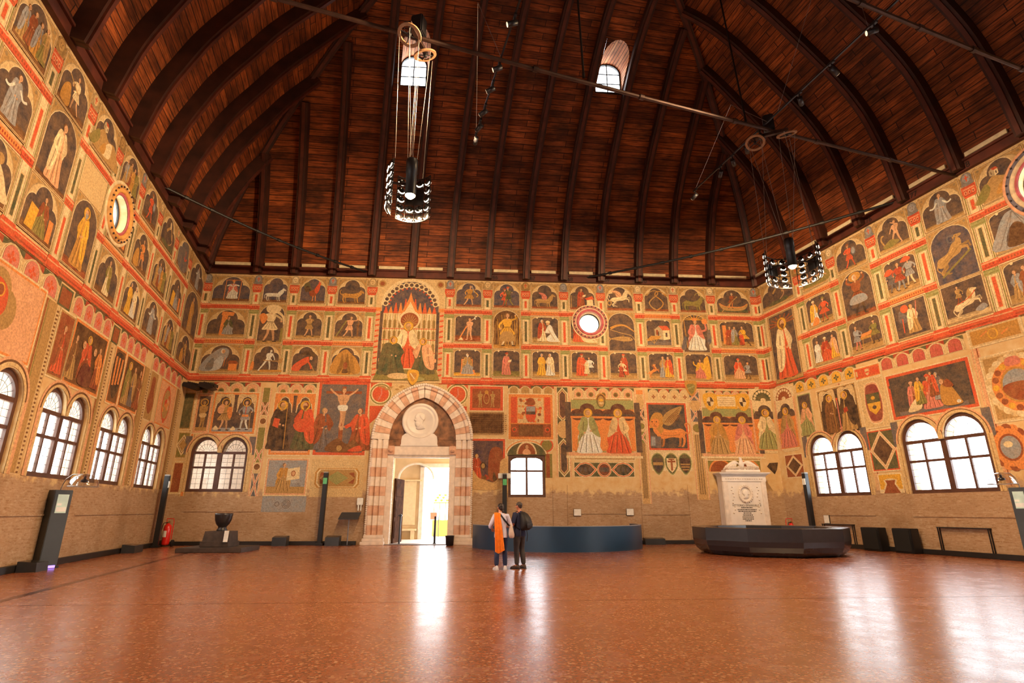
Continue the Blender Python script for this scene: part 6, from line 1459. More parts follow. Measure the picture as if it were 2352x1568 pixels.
def cartouche(f, big=True):
    for k in range(26): t = 2 * math.pi * k / 26; f.el(.40 * math.cos(t), .5 + .44 * math.sin(t), .075, .07, 'lcream' if k % 2 else 'cream')
    f.el(0, .5, .38, .42, 'orange')
    for k in range(18): t = 2 * math.pi * k / 18; f.el(.32 * math.cos(t), .5 + .36 * math.sin(t), .05, .05, 'rust' if k % 3 else 'gold')
    f.el(0, .5, .25, .28, 'ochre'); f.el(0, .5, .22, .25, 'grey'); f.blob([(-.22, .5), (0, .55), (.22, .5), (.18, .35), (0, .25), (-.18, .35)], 'rust'); f.blob([(-.1, .82), (.1, .82), (.08, .94), (-.08, .94)], 'pink')
box_panel('R', (10.25, 6.53), (12.1, (9.79, 4.34)[1]), 'ornate orange cartouche with grey and red oval', cartouche, border='cream', bg='tan', bw=.06)
box_panel('R', (10.06, 7.58), (11.7, (9.92, 6.97)[1]), 'painted wood grain panel with a round gold boss', lambda f: (f.el(-.1, .5, .34, .38, 'gold'), f.el(-.1, .5, .26, .3, 'ochre'), f.st([(-.4, .8), (-.9, .5)], .1, 'orange'), f.st([(.4, .3), (.9, .6)], .1, 'orange')), border='cream', bg='ochre', bw=.06)
P = Paint(wall_right, .012); q = (10.48, 3.49)
for k in range(16): t = 2 * math.pi * k / 16; P.ell(q[0] + .48 * math.cos(t), q[1] + .62 * math.sin(t), .16, .15, 'orange' if k % 2 else 'rust', 10)
P.ell(q[0], q[1], .5, .62, 'orange'); P.ell(q[0], q[1], .36, .44, 'rust'); P.ell(q[0], q[1], .3, .37, 'grey'); P.ell(q[0] - .05, q[1] + .1, .14, .1, 'lcream'); P.build('painted_medallion', wall_right, 'small orange cartouche with grey oval')
for a, b, l in ((4.15, 4.4, 'painted colonnette'), (5.28, 5.5, 'painted corner pilaster'), (10.0, 10.28, 'painted pilaster strip')):
    P = Paint(wall_right, .008); P.rect(a, 2.3, b, 6.95, 'peach'); P.rect(a + .04, 2.3, a + .08, 6.95, 'cream'); P.rect(b - .09, 2.3, b - .05, 6.95, 'rust'); P.build('fresco_band', wall_right, l + ' of the right wall')
for key, lst in (('R', WIN['R'][:2]), ('B', WIN['B'])):
    for i, (a, b) in enumerate(lst):
        P = Paint(WALLS[key], .014); z0, zs, zt = ZW[key]; sm = (a + b) / 2
        P.rect(a - .3, zs - .1, a, zt + .02, 'slate'); P.rect(b, zs - .1, b + .3, zt + .02, 'slate')
        for x0, x1 in ((a, sm), (sm, b)):
            c, r = (x0 + x1) / 2, (x1 - x0) / 2; kx = 1.0
            for r0, r1, cc in ((.0, .10, 'cream'), (.10, .13, 'line'), (.13, .2, 'peach')):
                n = 18; y = P.y
                for k in range(n):
                    t, u = math.pi * k / n, math.pi * (k + 1) / n; P.y = y
                    g = lambda rr, t: (c + (r + rr) * math.cos(t), zs + (zt - zs + rr) * math.sin(t))
                    P.poly([g(r0, t), g(r1, t), g(r1, u), g(r0, u)], cc)
        for k in (-1, 1):
            x = a if k < 0 else b; P.rect(min(x, x + k * .2), z0, max(x, x + k * .2), zs, 'cream'); P.rect(min(x + k * .06, x + k * .09), z0, max(x + k * .06, x + k * .09), zs, 'tan')
        P.build('painted_moulding', WALLS[key], 'painted moulding round the double window ' + ('beside the pedestal' if key == 'B' else ('near the corner', 'by the dome')[i]))
# shallow blind recess lines in the brick below the frescoes
def seam(key, pts, label):
    m = MB(); m.prism(pts, -.012, .0); return m.build('plaster_ledge', M_WALL, WALLS[key])
M_LINE = mat('mortar_shadow', paint('#8A5A34'), .95)
for key, segs in (('R', ((2.2, 5.0, 1.32), (6.6, 10.3, 1.30))), ('B', ((18.6, 21.8, 1.36), (22.2, 24.5, 1.32), (.8, 4.0, 1.45))), ('L', ((-8.9, -1.5, 1.36), (-13.5, -9.3, 1.36)))):
    for a, b, z in segs:
        m = MB(); m.box((a, -.03, z), (b, .02, z + .05)); m.build('brick_ledge', M_WALL, WALLS[key])
for a in (16.0 + 1.85, 18.55, 22.15, 24.5):
    m = MB(); m.box((a, -.035, .2), (a + .06, .02, 2.7)); m.build('brick_edge', M_WALL, WALLS['B'])

# ------------------------------------------------------------------ the portal
door = tag(empty('door_1', matrix=FRAMES['B'] @ Matrix.Translation(((DOOR[0] + DOOR[1]) / 2, 0, 0))), 'pointed portal of banded pink and white stone', kind='structure')
DW = (DOOR[1] - DOOR[0]) / 2; c0 = (DOOR[0] + DOOR[1]) / 2
SPR = (9.09, 4.79)[1]                                             # springing of the pointed arch
XO, XI = ((13.72, 1.95)[0] - (8.90, 1.95)[0]) / 2, ((12.87, 4.81)[0] - (9.66, 4.79)[0]) / 2
APO, API = (11.27, 7.49)[1], (11.30, 6.87)[1]
def pointed(x, apex, t):
    """right half of a pointed arch of half width x: t 0 at the springing, 1 at the apex"""
    h = apex - SPR; r = (x * x + h * h) / (2 * x); a = math.asin(min(1, h / r)) * t
    return (x - r + r * math.cos(a), SPR + r * math.sin(a))
M_W2 = mat('white_stone', (.72, .61, .51), .6, var=.12, scale=5)
NV = 11
for k in (-1, 1):
    for i in range(NV):                                            # voussoirs, banded
        m = MB(); t0, t1 = i / NV, (i + 1) / NV - .004; n = 4
        rows = []
        for xo, ap, y in ((XI, API, -.02), (XI, API, -.16), (XI + (XO - XI) * .33, API + (APO - API) * .33, -.22), (XI + (XO - XI) * .62, API + (APO - API) * .62, -.22), (XI + (XO - XI) * .70, API + (APO - API) * .70, -.30), (XO - .10, APO - .08, -.32), (XO - .10, APO - .08, .0)):
            rows.append([(k * pointed(xo, ap, t0 + (t1 - t0) * j / n)[0], y, pointed(xo, ap, t0 + (t1 - t0) * j / n)[1]) for j in range(n + 1)])
        m.loft(rows, cap=False, closed=False)
        m.build('voussoir', M_PINK if i % 2 else M_W2, door)
    m = MB()
    for i in range(34):                                            # carved leaf crest along the outer edge
        t = (i + .5) / 34; x, z = pointed(XO - .04, APO, t); m.lathe([(.0, -.09), (.07, -.05), (.09, 0), (.06, .06), (0, .08)], (k * x, -.28, z), 7)
    m.build('carved_crest', M_MARBLE2, door)
    # jamb: banded blocks with a roll moulding and spiral outer shaft
    zs = [.42 + (SPR - .42) * i / 10 for i in range(11)]
    for i in range(10):
        m = MB(); xi, xo = XI + .02, XO - .02
        f = lambda a: k * (xi + (xo - xi) * a)
        prof = [(f(0), .0), (f(0), -.16), (f(.30), -.2), (f(.36), -.13), (f(.42), -.2), (f(.62), -.24), (f(.68), -.15), (f(.74), -.24), (f(.9), -.30), (f(1), -.26), (f(1), .0)]
        m.loft([[(x, y, zs[i]) for x, y in prof], [(x, y, zs[i + 1] - .006) for x, y in prof]]); m.build('jamb_block', M_PINK if i % 2 == 0 else M_W2, door)
    m = MB()
    for i in range(46): m.lathe([(0, -.055), (.05, -.02), (.06, .02), (0, .06)], (k * (XO + .0), -.24, .45 + i * (SPR - .45) / 46), 6)
    m.build('carved_crest', M_MARBLE2, door)
    m = MB()
    for z0, z1, g in ((0, .16, .16), (.16, .30, .10), (.30, .44, .05)): m.box((k * (XI - g * .6), -.30 - g, z0), (k * (XO + g), .0, z1), .02)
    m.build('plinth', M_W2, door)
# flat inner door case
lz0, lz1 = (11.33, 4.05)[1], (11.31, 4.47)[1]; JX = XI + .02
for k in (-1, 1):
    m = MB(); m.box((k * DW, -.12, 0), (k * JX, .0, lz0), .01); m.box((k * DW, -.05, .30), (k * (DW + .16), .55, lz0 + .02)); m.build('door_case', M_W2, door)
    m = MB()
    for i in range(40): m.box((k * (DW - .02), -.02, .34 + i * .09), (k * (DW + .1), .03, .38 + i * .09), .008)
    m.build('rope_moulding', M_MARBLE2, door)
m = MB(); m.box((-JX, -.15, lz0), (JX, .02, lz1), .015); m.box((-DW - .1, -.1, lz0 - .1), (DW + .1, .4, lz0), .01); m.build('lintel', M_W2, door)
m = MB()
for i in range(44): m.box((-DW + i * 2 * DW / 44, -.13, lz0 - .07), (-DW + (i + .55) * 2 * DW / 44, -.08, lz0 - .02), .006)
m.build('rope_moulding', M_MARBLE2, door)
for k in (-1, 1):
    m = MB(); m.box((k * (JX - .32), -.22, lz0 + .02), (k * JX, .0, lz1 + .02), .03); m.lathe([(0, -.1), (.1, -.06), (.12, .02), (0, .1)], (k * (JX - .16), -.22, (lz0 + lz1) / 2), 10); m.build('carved_corbel', M_PINK, door)
# lunette and medallion
M_BROWNM = mat('brown_marble', (.20, .085, .035), .5, var=.7, scale=3.2, bump=.2)
m = MB(); pts = [pointed(XI + .05, API + .03, i / 14) for i in range(15)]
m.prism([(-x, z) for x, z in pts] + [(x, z) for x, z in pts[::-1][1:]], -.015, .06); m.box((-XI - .02, -.015, lz1), (XI + .02, .05, SPR + .02)); m.build('lunette', M_BROWNM, door)
mc = (11.37, 5.70); mr = ((12.23, 5.66)[0] - (10.46, 5.64)[0]) / 2; mx = mc[0] - c0
med = tag(MB().lathe([(0, 0)], (0, 0, 0), 3).build('medallion', M_MARBLE, door), 'round white marble relief with a profile head on a pedestal')
me = bpy.data.meshes.new('medallion'); bm = bmesh.new(); bm.to_mesh(me); bm.free()
m = MB(); m.sm = True; n = 48
prof = [(mr, .02), (mr, -.10), (mr - .05, -.15), (mr - .12, -.15), (mr - .15, -.11), (mr - .22, -.11), (mr - .25, -.13), (mr - .29, -.10), (.02, -.09)]
m.loft([[(mx + r * math.cos(2 * math.pi * j / n), y, mc[1] + r * math.sin(2 * math.pi * j / n)) for j in range(n)] for r, y in prof], cap=True)
m.sm = False; w = mr * .98
pz0 = lz1; pz1 = mc[1] - mr * .72
ped = [(mx - w, pz0), (mx + w, pz0), (mx + w, pz1 - .3), (mx + w * .96, pz1 - .1), (mx + w * .8, pz1 + .02), (mx - w * .8, pz1 + .02), (mx - w * .96, pz1 - .1), (mx - w, pz1 - .3)]
m.prism(ped, -.14, .0); m.box((mx - w - .03, -.17, pz0), (mx + w + .03, 0, pz0 + .10), .02)
bpy.data.objects.remove(med); med = m.build('medallion', M_MARBLE, door); med['label'] = 'round white marble relief on its pedestal'
m = MB(); m.sm = True                                              # profile head facing left, beard and neck in relief
def relief(pts, y, depth, mb):
    p = spline(pts, 4); cx, cz = sum(a for a, _ in p) / len(p), sum(b for _, b in p) / len(p)
    mb.loft([[(mx + cx + (a - cx) * s, y - depth * h, mc[1] + cz + (b - cz) * s) for a, b in p] for s, h in ((1, 0), (.94, .6), (.75, 1.0), (.3, 1.15))])
q = mr
relief([(-.30 * q, .28 * q), (-.16 * q, .44 * q), (.08 * q, .46 * q), (.24 * q, .34 * q), (.26 * q, .1 * q), (.16 * q, -.08 * q), (.2 * q, -.3 * q), (.28 * q, -.42 * q), (-.05 * q, -.5 * q), (-.22 * q, -.42 * q), (-.16 * q, -.3 * q), (-.24 * q, -.18 * q), (-.27 * q, -.02 * q), (-.36 * q, .06 * q), (-.29 * q, .16 * q)], -.09, .07, m)
relief([(-.05 * q, .34 * q), (.14 * q, .36 * q), (.25 * q, .2 * q), (.2 * q, .02 * q), (.06 * q, .1 * q), (-.02 * q, .2 * q)], -.15, .03, m)
relief([(-.26 * q, -.06 * q), (-.06 * q, -.04 * q), (.04 * q, -.2 * q), (-.1 * q, -.36 * q), (-.24 * q, -.24 * q)], -.14, .04, m)
m.build('profile_head', M_MARBLE, med)
# open wooden door leaf folded into the reveal, on the left
m = MB(); m.box((0, 0, .04), (.08, 1.5, lz0 * .74), .01)
for i in range(3): m.box((.08, .12, .25 + i * .95), (.10, 1.35, 1.02 + i * .95), .012)
leaf = m.build('door_leaf', mat('dark_walnut', (.040, .014, .005), .8, var=.5, scale=4, spec=.02), door); leaf.location = (-DW + .03, .42, 0); leaf.rotation_euler = (0, 0, R(-9))
m = MB(); m.box((-DW - .3, -.30, .0), (DW + .3, .7, .03), .01); m.build('threshold', mat('grey_threshold', (.16, .12, .10), .5, var=.2), door)
m = MB(); m.tube([(-DW + .45, .15, .03), (-DW + .45, .15, 1.35)], .045, 10); m.box((-DW + .36, .05, 1.25), (-DW + .54, .25, 1.32), .02); m.build('barrier_post', M_ANTH, door)
m = MB(); m.tube([(DW - .60, .35, .03), (DW - .60, .35, 1.25)], .05, 10); m.box((DW - .68, .28, .0), (DW - .52, .42, .06), .01); m.build('barrier_post', M_BLACK, door)

# ------------------------------------------------------------------ loggia outside the portal
LG = FRAMES['B']; DL = 5.2
M_LOG = mat('loggia_plaster', (.62, .45, .26), .85, var=.12, scale=1.5)
a, b = (11.22, -0.18)[0], (12.70, -0.18)[0] + .6
ztop = (11.82, 3.86)[1]
bm = bmesh.new()
def lp(pts):
    vs = [bm.verts.new((p[0], DL, p[1])) for p in pts]; return [bm.edges.new((vs[i], vs[(i + 1) % len(vs)])) for i in range(len(vs))]
es = lp([(-6, -.1), (13.6, -.1), (13.6, 6.5), (-6, 6.5)]) + lp([(a, .0), (b, .0), (b, ztop), (a, ztop)])
bmesh.ops.triangle_fill(bm, use_beauty=True, edges=es); me = bpy.data.meshes.new('wall_loggia'); bm.to_mesh(me); bm.free()
tag(link('wall_loggia', me, None, [M_LOG], LG), 'ochre loggia wall seen through the portal', kind='structure')
m = MB(); m.box((-6, .56, 6.5), (13.6, DL + .2, 6.7)); tag(m.build('ceiling_loggia', M_LOG, None, LG), 'ceiling of the loggia', kind='structure')
m = MB(); m.box((-6, 1.0, -.06), (34, 16, .0)); tag(m.build('floor_loggia', mat('pale_paving', (.55, .48, .42), .5, var=.12), None, LG), 'pale paving outside the portal', kind='structure')
dc = (a + b) / 2
out = tag(empty('door_2', matrix=LG @ Matrix.Translation((a, DL, 0))), 'bright inner doorway seen through the portal', kind='structure')
m = MB(); w = .22
m.box((-w, -.10, 0), (0, .1, ztop + w)); m.box((b - a, -.10, 0), (b - a + w, .1, ztop + w)); m.box((-w, -.10, ztop), (b - a + w, .1, ztop + w)); m.build('door_case', M_W2, out)
# panel and arch on the loggia wall
pa, pz = (9.92, 3.10); pb, _ = (10.82, 3.10)
m = MB(); m.box((pa, DL - .05, .75), (pb, DL, pz), .01); m.box((pa - .05, DL - .12, pz), (pb + .3, DL, pz + .08)); m.box((pa - .05, DL - .30, .45), (pb + .1, DL, .55)); m.box((pa, DL - .2, 0), (pa + .2, DL, .45)); m.box((pb - .2, DL - .2, 0), (pb, DL, .45))
tag(m.build('trim_4', mat('pale_ochre_panel', (.72, .55, .33), .7, var=.08), None, LG), 'pale ochre wall panel over a stone bench in the loggia', kind='structure')
ac = (10.79, 4.06); ax0 = (9.81, 3.21)
r = ac[0] - ax0[0]
m = MB(); m.tube([(ac[0] - r * math.cos(math.pi * k / 24), 5.0, ax0[1] + (ac[1] - ax0[1]) * math.sin(math.pi * k / 24)) for k in range(25)], .06, 8)
tag(m.build('trim_5', M_W2, None, LG), 'thin white arch moulding inside the portal', kind='structure')
# things outside in the light
q = (11.97, 0.67)
yl = mat('yellow_paint', (.85, .48, .08), .5, var=.1)
st = tag(empty('display_stand', matrix=LG @ Matrix.Translation((q[0], 9.0, 0))), 'yellow display stand standing in the bright doorway', 'stand')
m = MB(); m.box((-.45, -.3, 0), (.55, .3, .95), .02); m.build('cabinet', yl, st)
for x in (-.42, -.05, .3): m = MB(); m.box((x, -.02, .95), (x + .05, .03, 2.0)); m.build('upright', yl, st)
m = MB(); m.box((-.42, -.02, 1.95), (.5, .03, 2.02)); m.build('top_rail', yl, st)
m = MB()
for k in range(7): m.lathe([(0, -.07), (.09, -.03), (.11, .04), (0, .1)], (-.3 + .12 * k, 0, 2.12 + .16 * (k % 3)), 8)
m.build('ornament', mat('gilt', (.80, .42, .05), .35, metal=.5), st)
q = (11.54, -0.30)
sg = tag(empty('easel', matrix=LG @ Matrix.Translation((q[0] + .2, 8.0, 0))), 'slim dark easel with a small red picture beyond the doorway', 'easel')
for x in (-.05, .22): m = MB(); m.tube([(x, 0, 0), (x * .8 + .03, .1, 1.5)], .022, 6); m.build('leg', M_BLACK, sg)
m = MB(); m.box((-.30, -.04, 1.0), (.1, -.01, 1.4)); m.build('picture', mat('red_card', (.5, .12, .06), .6), sg)

# ------------------------------------------------------------------ tie rods of the roof
def rod(a, b, r, label, m=M_ROD, n=1):
    mb = MB(); a, b = Vector(a), Vector(b); k = 10
    pts = [a.lerp(b, i / k) + Vector((0, 0, -.25 * math.sin(math.pi * i / k))) for i in range(k + 1)]
    mb.tube(pts, r, 8)
    for i in range(1, k): mb.tube([pts[i] + (b - a).normalized() * -.07, pts[i] + (b - a).normalized() * .07], r * 1.5, 8)
    return tag(mb.build('tie_rod', m), label, kind='structure')
RA, RB = Vector((-2.41, 11.18, TOP)), Vector((16.33, 17.59, TOP))
d = (RB - RA); LEFT_END = RA - d * .675
rod(LEFT_END, RB, .055, 'long iron tie rod carrying both chandeliers')
rod((8.68 - 1.8 * 5.52, 10.31 - 1.8 * 2.05, TOP), (8.68 + 5.52 * 1.66, 10.31 + 2.05 * 1.66, TOP), .055, 'iron tie rod crossing the upper right corner')
rod((-13.75, 18.73, TOP + .35), (-7.64, 26.80, TOP + .25), .055, 'diagonal iron brace across the far left corner', M_IRON)
rod((15.80, 19.79, TOP + .3), (4.0, 27.55, TOP + .3), .06, 'diagonal iron brace across the far right corner', M_IRON)

# ------------------------------------------------------------------ chandeliers
M_DISH = mat('reflector_glass', (.93, .92, .90), .12, var=.03, spec=.9, coat=.6)
M_DARKGLASS = mat('smoked_glass', (.020, .017, .015), .12, spec=.8)
M_CRES = mat('painted_glint', (1, .9, .75), .3, emit=(1.0, .86, .68), estr=3.0)  # glowing colour stands in for the lamp mirrored in the reflector discs
M_CABLE = mat('steel_cable', (.40, .36, .32), .4, metal=.7)
M_WOODW = mat('pale_wheel', (.30, .16, .075), .5, var=.2)
M_BULB = mat('lit_bulb', (1, .8, .5), .3, emit=(1.0, .74, .42), estr=40)
M_SMOKE = mat('ring_frame', (.035, .028, .024), .35, metal=.5, var=.2)
def chandelier(loc, pivot, rad, zbot, ztop, ztube, arcs, label, rot, wheel_z):
    x, y = loc
    root = tag(empty('chandelier', (x, y, zbot)), label, 'chandelier', 'ring chandeliers hung from the tie rod')
    H = ztop - zbot; T = ztube - zbot
    m = MB(); m.sm = True; tr = .125; tb = .41
    m.lathe([(tr * .99, tb), (tr, tb + .02), (tr, tb + (T - tb) * .62), (tr * 1.10, tb + (T - tb) * .63), (tr * 1.10, T - .04), (tr, T), (.02, T + .01)], n=24, cap=False); m.build('lamp_tube', M_BLACK, root)
    m = MB(); m.sm = True; m.lathe([(0, tb - .07), (.06, tb - .06), (.11, tb - .01), (.115, tb + .03), (.10, tb + .06)], n=20); m.build('bulb', M_BULB, root)
    cols, rows = 4, 5
    dish = None
    for a0, a1, mask in arcs:                                      # curved panels of the ring
        m = MB(); n = 14
        pt = lambda t, r, z: (r * math.cos(t), r * math.sin(t), z)
        for z in [H * k / rows for k in range(rows + 1)]:
            m.tube([pt(a0 + (a1 - a0) * k / n, rad, z) for k in range(n + 1)], .012 if 0 < z < H else .018, 5)
        for k in range(cols + 1): m.tube([pt(a0 + (a1 - a0) * k / cols, rad, 0), pt(a0 + (a1 - a0) * k / cols, rad, H)], .012, 5)
        panel_ = m.build('ring_panel', M_SMOKE, root)
        m = MB(); t0, t1 = a0 + (a1 - a0) * .27, a0 + (a1 - a0) * .73
        m.loft([[pt(t0 + (t1 - t0) * k / 6, rad + .01, H * z) for k in range(7)] for z in (.42, .78)], cap=False, closed=False); m.build('dark_plate', M_SMOKE, panel_)
        am = (a0 + a1) / 2; m = MB(); m.box((tr * .9, -.02, H * .58), (rad, .02, H * .62)); arm = m.build('arm', M_ROD, root); arm.rotation_euler = (0, 0, am)
        for i in range(cols):
            for j in range(rows):
                if not mask(i, j): continue
                t = a0 + (a1 - a0) * (i + .5) / cols
                if dish is None:
                    m = MB(); m.sm = True; R0 = min(.105, H / rows * .47)
                    m.lathe([(0, .045), (R0 * .6, .04), (R0 * .9, .015), (R0, 0), (R0 * .9, -.015), (R0 * .6, -.03), (0, -.035)], n=18, cap=False)
                    dish = m.build('reflector_glass', M_DARKGLASS, root); o = dish
                    m = MB(); n_ = 12                              # emissive crescent on both faces, imitating the lamp's reflection in the glass
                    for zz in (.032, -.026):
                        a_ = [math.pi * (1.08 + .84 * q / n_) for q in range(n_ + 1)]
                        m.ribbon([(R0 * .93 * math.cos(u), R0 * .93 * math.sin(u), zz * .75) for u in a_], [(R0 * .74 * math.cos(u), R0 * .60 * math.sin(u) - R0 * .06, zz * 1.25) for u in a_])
                    cres = m.build('glint_crescent', M_CRES, o)
                else:
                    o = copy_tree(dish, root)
                nrm = Vector((math.cos(t), math.sin(t), .0))
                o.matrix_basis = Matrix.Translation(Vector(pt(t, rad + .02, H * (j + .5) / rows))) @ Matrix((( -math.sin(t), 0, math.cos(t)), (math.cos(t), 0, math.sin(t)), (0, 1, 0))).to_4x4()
    # suspension: two spoked wheels under a cross bar on the rod, eight cables
    px, py, pz = pivot[0] - x, pivot[1] - y, pivot[2] - zbot
    bx = Vector((math.cos(rot), math.sin(rot), 0)); 
    m = MB(); m.box((-.52, -.05, -.05), (.52, .05, .05)); cb = m.build('cross_bar', M_ROD, root); cb.location = (px, py, pz - .28); cb.rotation_euler = (0, 0, rot)
    m = MB(); m.box((-.16, -.16, -.25), (.16, .16, .30), .03); mo = m.build('winch', M_BLACK, root); mo.location = (px, py, pz + .08); mo.rotation_euler = (0, 0, rot)
    for k in (-1, 1):
        w = Vector((px, py, pz)) + bx * .46 * k + Vector((0, 0, -wheel_z[0 if k < 0 else 1]))
        m = MB(); n = 28; rw = .30
        m.loft([[(r * math.cos(2 * math.pi * j / n), r * math.sin(2 * math.pi * j / n), z) for j in range(n)] for r, z in ((rw - .075, -.02), (rw, -.02), (rw, .02), (rw - .075, .02), (rw - .075, -.02))], cap=False)
        wh = m.build('wheel', M_WOODW, root); wh.location = w; wh.rotation_euler = (R(18 * k), R(-12 * k), 0)
        m = MB()
        for j in range(3): t = math.pi * j / 3; m.box((-.24, -.014, -.014), (.24, .014, .014)); 
        m = MB()
        for j in range(4): t = math.pi * j / 2 + .4; m.tube([(0, 0, 0), (.24 * math.cos(t), .24 * math.sin(t), 0)], .016, 5)
        m.tube([(0, 0, -.06), (0, 0, .06)], .04, 8); m.build('spokes', M_BLACK, wh)
        m = MB(); m.tube([w, (px + bx.x * .46 * k, py + bx.y * .46 * k, pz - .28)], .025, 6); m.build('hanger', M_BLACK, root)
        for j in range(4):
            t = math.pi * 2 * j / 4 + .5 + k * .3
            top = w + Vector((rw * .8 * math.cos(t), rw * .8 * math.sin(t), -.02)); u = math.atan2(top.y, top.x)
            rr = rad if j % 2 == 0 else tr * 1.05; zt_ = H if j % 2 == 0 else T
            m = MB(); m.tube([top, (rr * math.cos(u), rr * math.sin(u), zt_)], .0065, 5); m.build('cable', M_CABLE, root)
    # its lamp
    for dz, e, nm in ((tb - .35, W_CHANDELIER, 'lamp_down'),):
        L = bpy.data.lights.new(nm, 'SPOT'); L.energy = e; L.color = LAMP_COL; L.shadow_soft_size = .25; L.spot_size = R(170); L.spot_blend = .35
        lo = bpy.data.objects.new(nm, L); C.objects.link(lo); lo.parent = root; lo.location = (0, 0, dz)
    return root
edge = lambda i, j: not (j in (2, 3) and i in (2, 3))
low = lambda i, j: j < 2 or (i in (0, 1) and j < 4) or j == 4
chandelier((-2.36, 11.19), (-2.41, 11.18, TOP), .50, 8.05, 9.20, 9.42, ((R(38), R(140), lambda i, j: j < 2 or i in (0, 3) or (j == 4 and i < 2)), (R(160), R(228), lambda i, j: (i + j) % 5 != 3)), 'ring chandelier of round reflector glasses hanging under the left roof dormer', R(75), (.62, .36))
chandelier((8.27, 14.88), (8.24, 14.89, TOP), .70, 7.98, 8.95, 9.28, ((R(70), R(172), lambda i, j: j < 2 or j == 4 or i in (0, 3)), (R(-48), R(54), lambda i, j: j < 2 or j == 4 or i in (0, 3))), 'ring chandelier of round reflector glasses hanging before the right wall', R(-25), (.46, .44))

# ------------------------------------------------------------------ lighting tracks with spot heads
def aim(o, p, t): o.matrix_basis = Matrix.Translation(Vector(p)) @ (Vector(t) - Vector(p)).to_track_quat('-Z', 'Y').to_matrix().to_4x4()
M_LENS = mat('spot_lens', (1, .85, .6), .2, emit=(1, .78, .48), estr=1.3)
def track(a, b, heads, label, hang):
    a, b = Vector(a), Vector(b); root = tag(empty('lighting_track', a), label, 'track light', 'lighting tracks under the vault')
    dr = b - a; m = MB(); ang = math.atan2(dr.y, dr.x)
    m.box((0, -.022, -.022), (dr.length, .022, .022)); rail = m.build('rail', M_BLACK, root); rail.rotation_euler = (0, -math.asin(dr.z / dr.length), ang)
    for i, (t, tgt, watts) in enumerate(heads):
        p = dr * t; aimd = (Vector(tgt) - (a + p)).normalized()
        m = MB(); m.sm = True; m.tube([(0, 0, .06), (0, 0, -.20)], .07, 16); h = m.build('spot_head', M_BLACK, root)
        pos = p + Vector((0, 0, -.24)); h.matrix_basis = Matrix.Translation(pos) @ (-aimd).to_track_quat('Z', 'Y').to_matrix().to_4x4()
        m = MB(); m.sm = True; m.lathe([(0, -.207), (.062, -.206), (.062, -.19)], n=16); m.build('lens', M_LENS, h)
        m = MB(); m.box((-.09, -.035, -.06), (.09, .035, .0)); m.tube([(0, 0, -.05), (0, 0, -.18)], .02, 6); ad = m.build('adapter', M_BLACK, root); ad.location = p; ad.rotation_euler = (0, 0, ang)
        if watts:
            L = bpy.data.lights.new('spot_lamp', 'SPOT'); L.energy = watts; L.color = LAMP_COL; L.spot_size = R(88); L.spot_blend = 1.0; L.shadow_soft_size = .09
            lo = bpy.data.objects.new('spot_lamp', L); C.objects.link(lo); lo.parent = root
            q = pos + aimd * .30; lo.matrix_basis = Matrix.Translation(q) @ aimd.to_track_quat('-Z', 'Y').to_matrix().to_4x4()
    for t, top in hang:
        m = MB(); m.tube([dr * t, Vector(top) - a], .006, 4); m.build('wire', M_CABLE, root)
    return root
def onwall(key, s, z): return FRAMES[key] @ Vector((s, 0, z))
w = W_TRACK
t1a, t1b = Vector((-1.16, 15.0, 13.15)), Vector((1.90, 4.0, 13.15))
track(t1a, t1b, [(.0, onwall('B', 11.5, 9.5), w * 1.4), (.055, onwall('B', 4.5, 9.5), w * 1.4), (.115, onwall('L', -4, 9.5), w * .8), (.20, onwall('L', -10, 9), w), (.27, onwall('L', -14, 9.0), w * .6), (.40, onwall('L', -17, 9), w), (.60, onwall('L', -22, 8), w)],
      'lighting track left of centre with small spot heads', [(.0, (-1.0, 12.4, 15.6)), (.28, (-1.0, 12.4, 15.6)), (.6, (-.2, 9.0, 20.0))])
t2a, t2b = Vector((6.97, 18.37, 13.2)), Vector((10.9, 4.2, 13.2))
track(t2a, t2b, [(.0, onwall('B', 18, 9.5), w * 1.3), (.105, onwall('B', 25, 9), w * 1.4), (.15, onwall('R', 3, 9.5), w), (.20, onwall('R', 1, 9), w * .5), (.245, onwall('R', 8, 9), w), (.36, onwall('R', 6, 9), 0), (.44, onwall('R', 13, 8.5), w), (.53, onwall('L', -8, 9), w), (.70, onwall('R', 19, 8), w)],
      'lighting track crossing the tie rod by the right chandelier', [(.0, (7.6, 15.9, 15.0)), (.27, (7.6, 15.9, 15.0)), (.30, (10.0, 12.5, 19.0)), (.52, (10.0, 12.5, 19.0))])
# rods that carry the tie rods
for p, q, l in (((2.0, 12.6, TOP), (1.7, 12.5, 24.5), 'thin hanger rod right of the left chandelier'), ((7.3, 14.45, TOP), (6.6, 14.3, 25.0), 'thin hanger rod left of the right chandelier')):
    m = MB(); m.tube([p, q], .03, 6); m.tube([(p[0], p[1], p[2] - .18), p], .04, 6); tag(m.build('hanger_rod', M_IRON), l, 'rod')
# dark floodlight fins on the corner
fl_ = tag(empty('floodlight', matrix=FRAMES['B'] @ Matrix.Translation((.50, -.25, 7.16))), 'pair of black floodlights with fins high in the far left corner', 'floodlight')
for i, (x0, x1) in enumerate(((-.38, .40), (.36, 1.12))):
    m = MB(); m.prism([(x0, .0), (x1 - .25, -.16), (x1, -.10), (x1 - .1, .02), (x0 + .3, .16), (x0 + .1, .18)], -.55, -.05)
    for k in range(6): m.box((x0 + .25 + .1 * k, -.5, -.02), (x0 + .28 + .1 * k, -.1, .22 - .02 * k))
    m.build('lamp_body', M_BLACK, fl_)
m = MB(); m.box((.0, -.1, -.05), (.9, .2, .05)); m.build('bracket', M_BLACK, fl_)

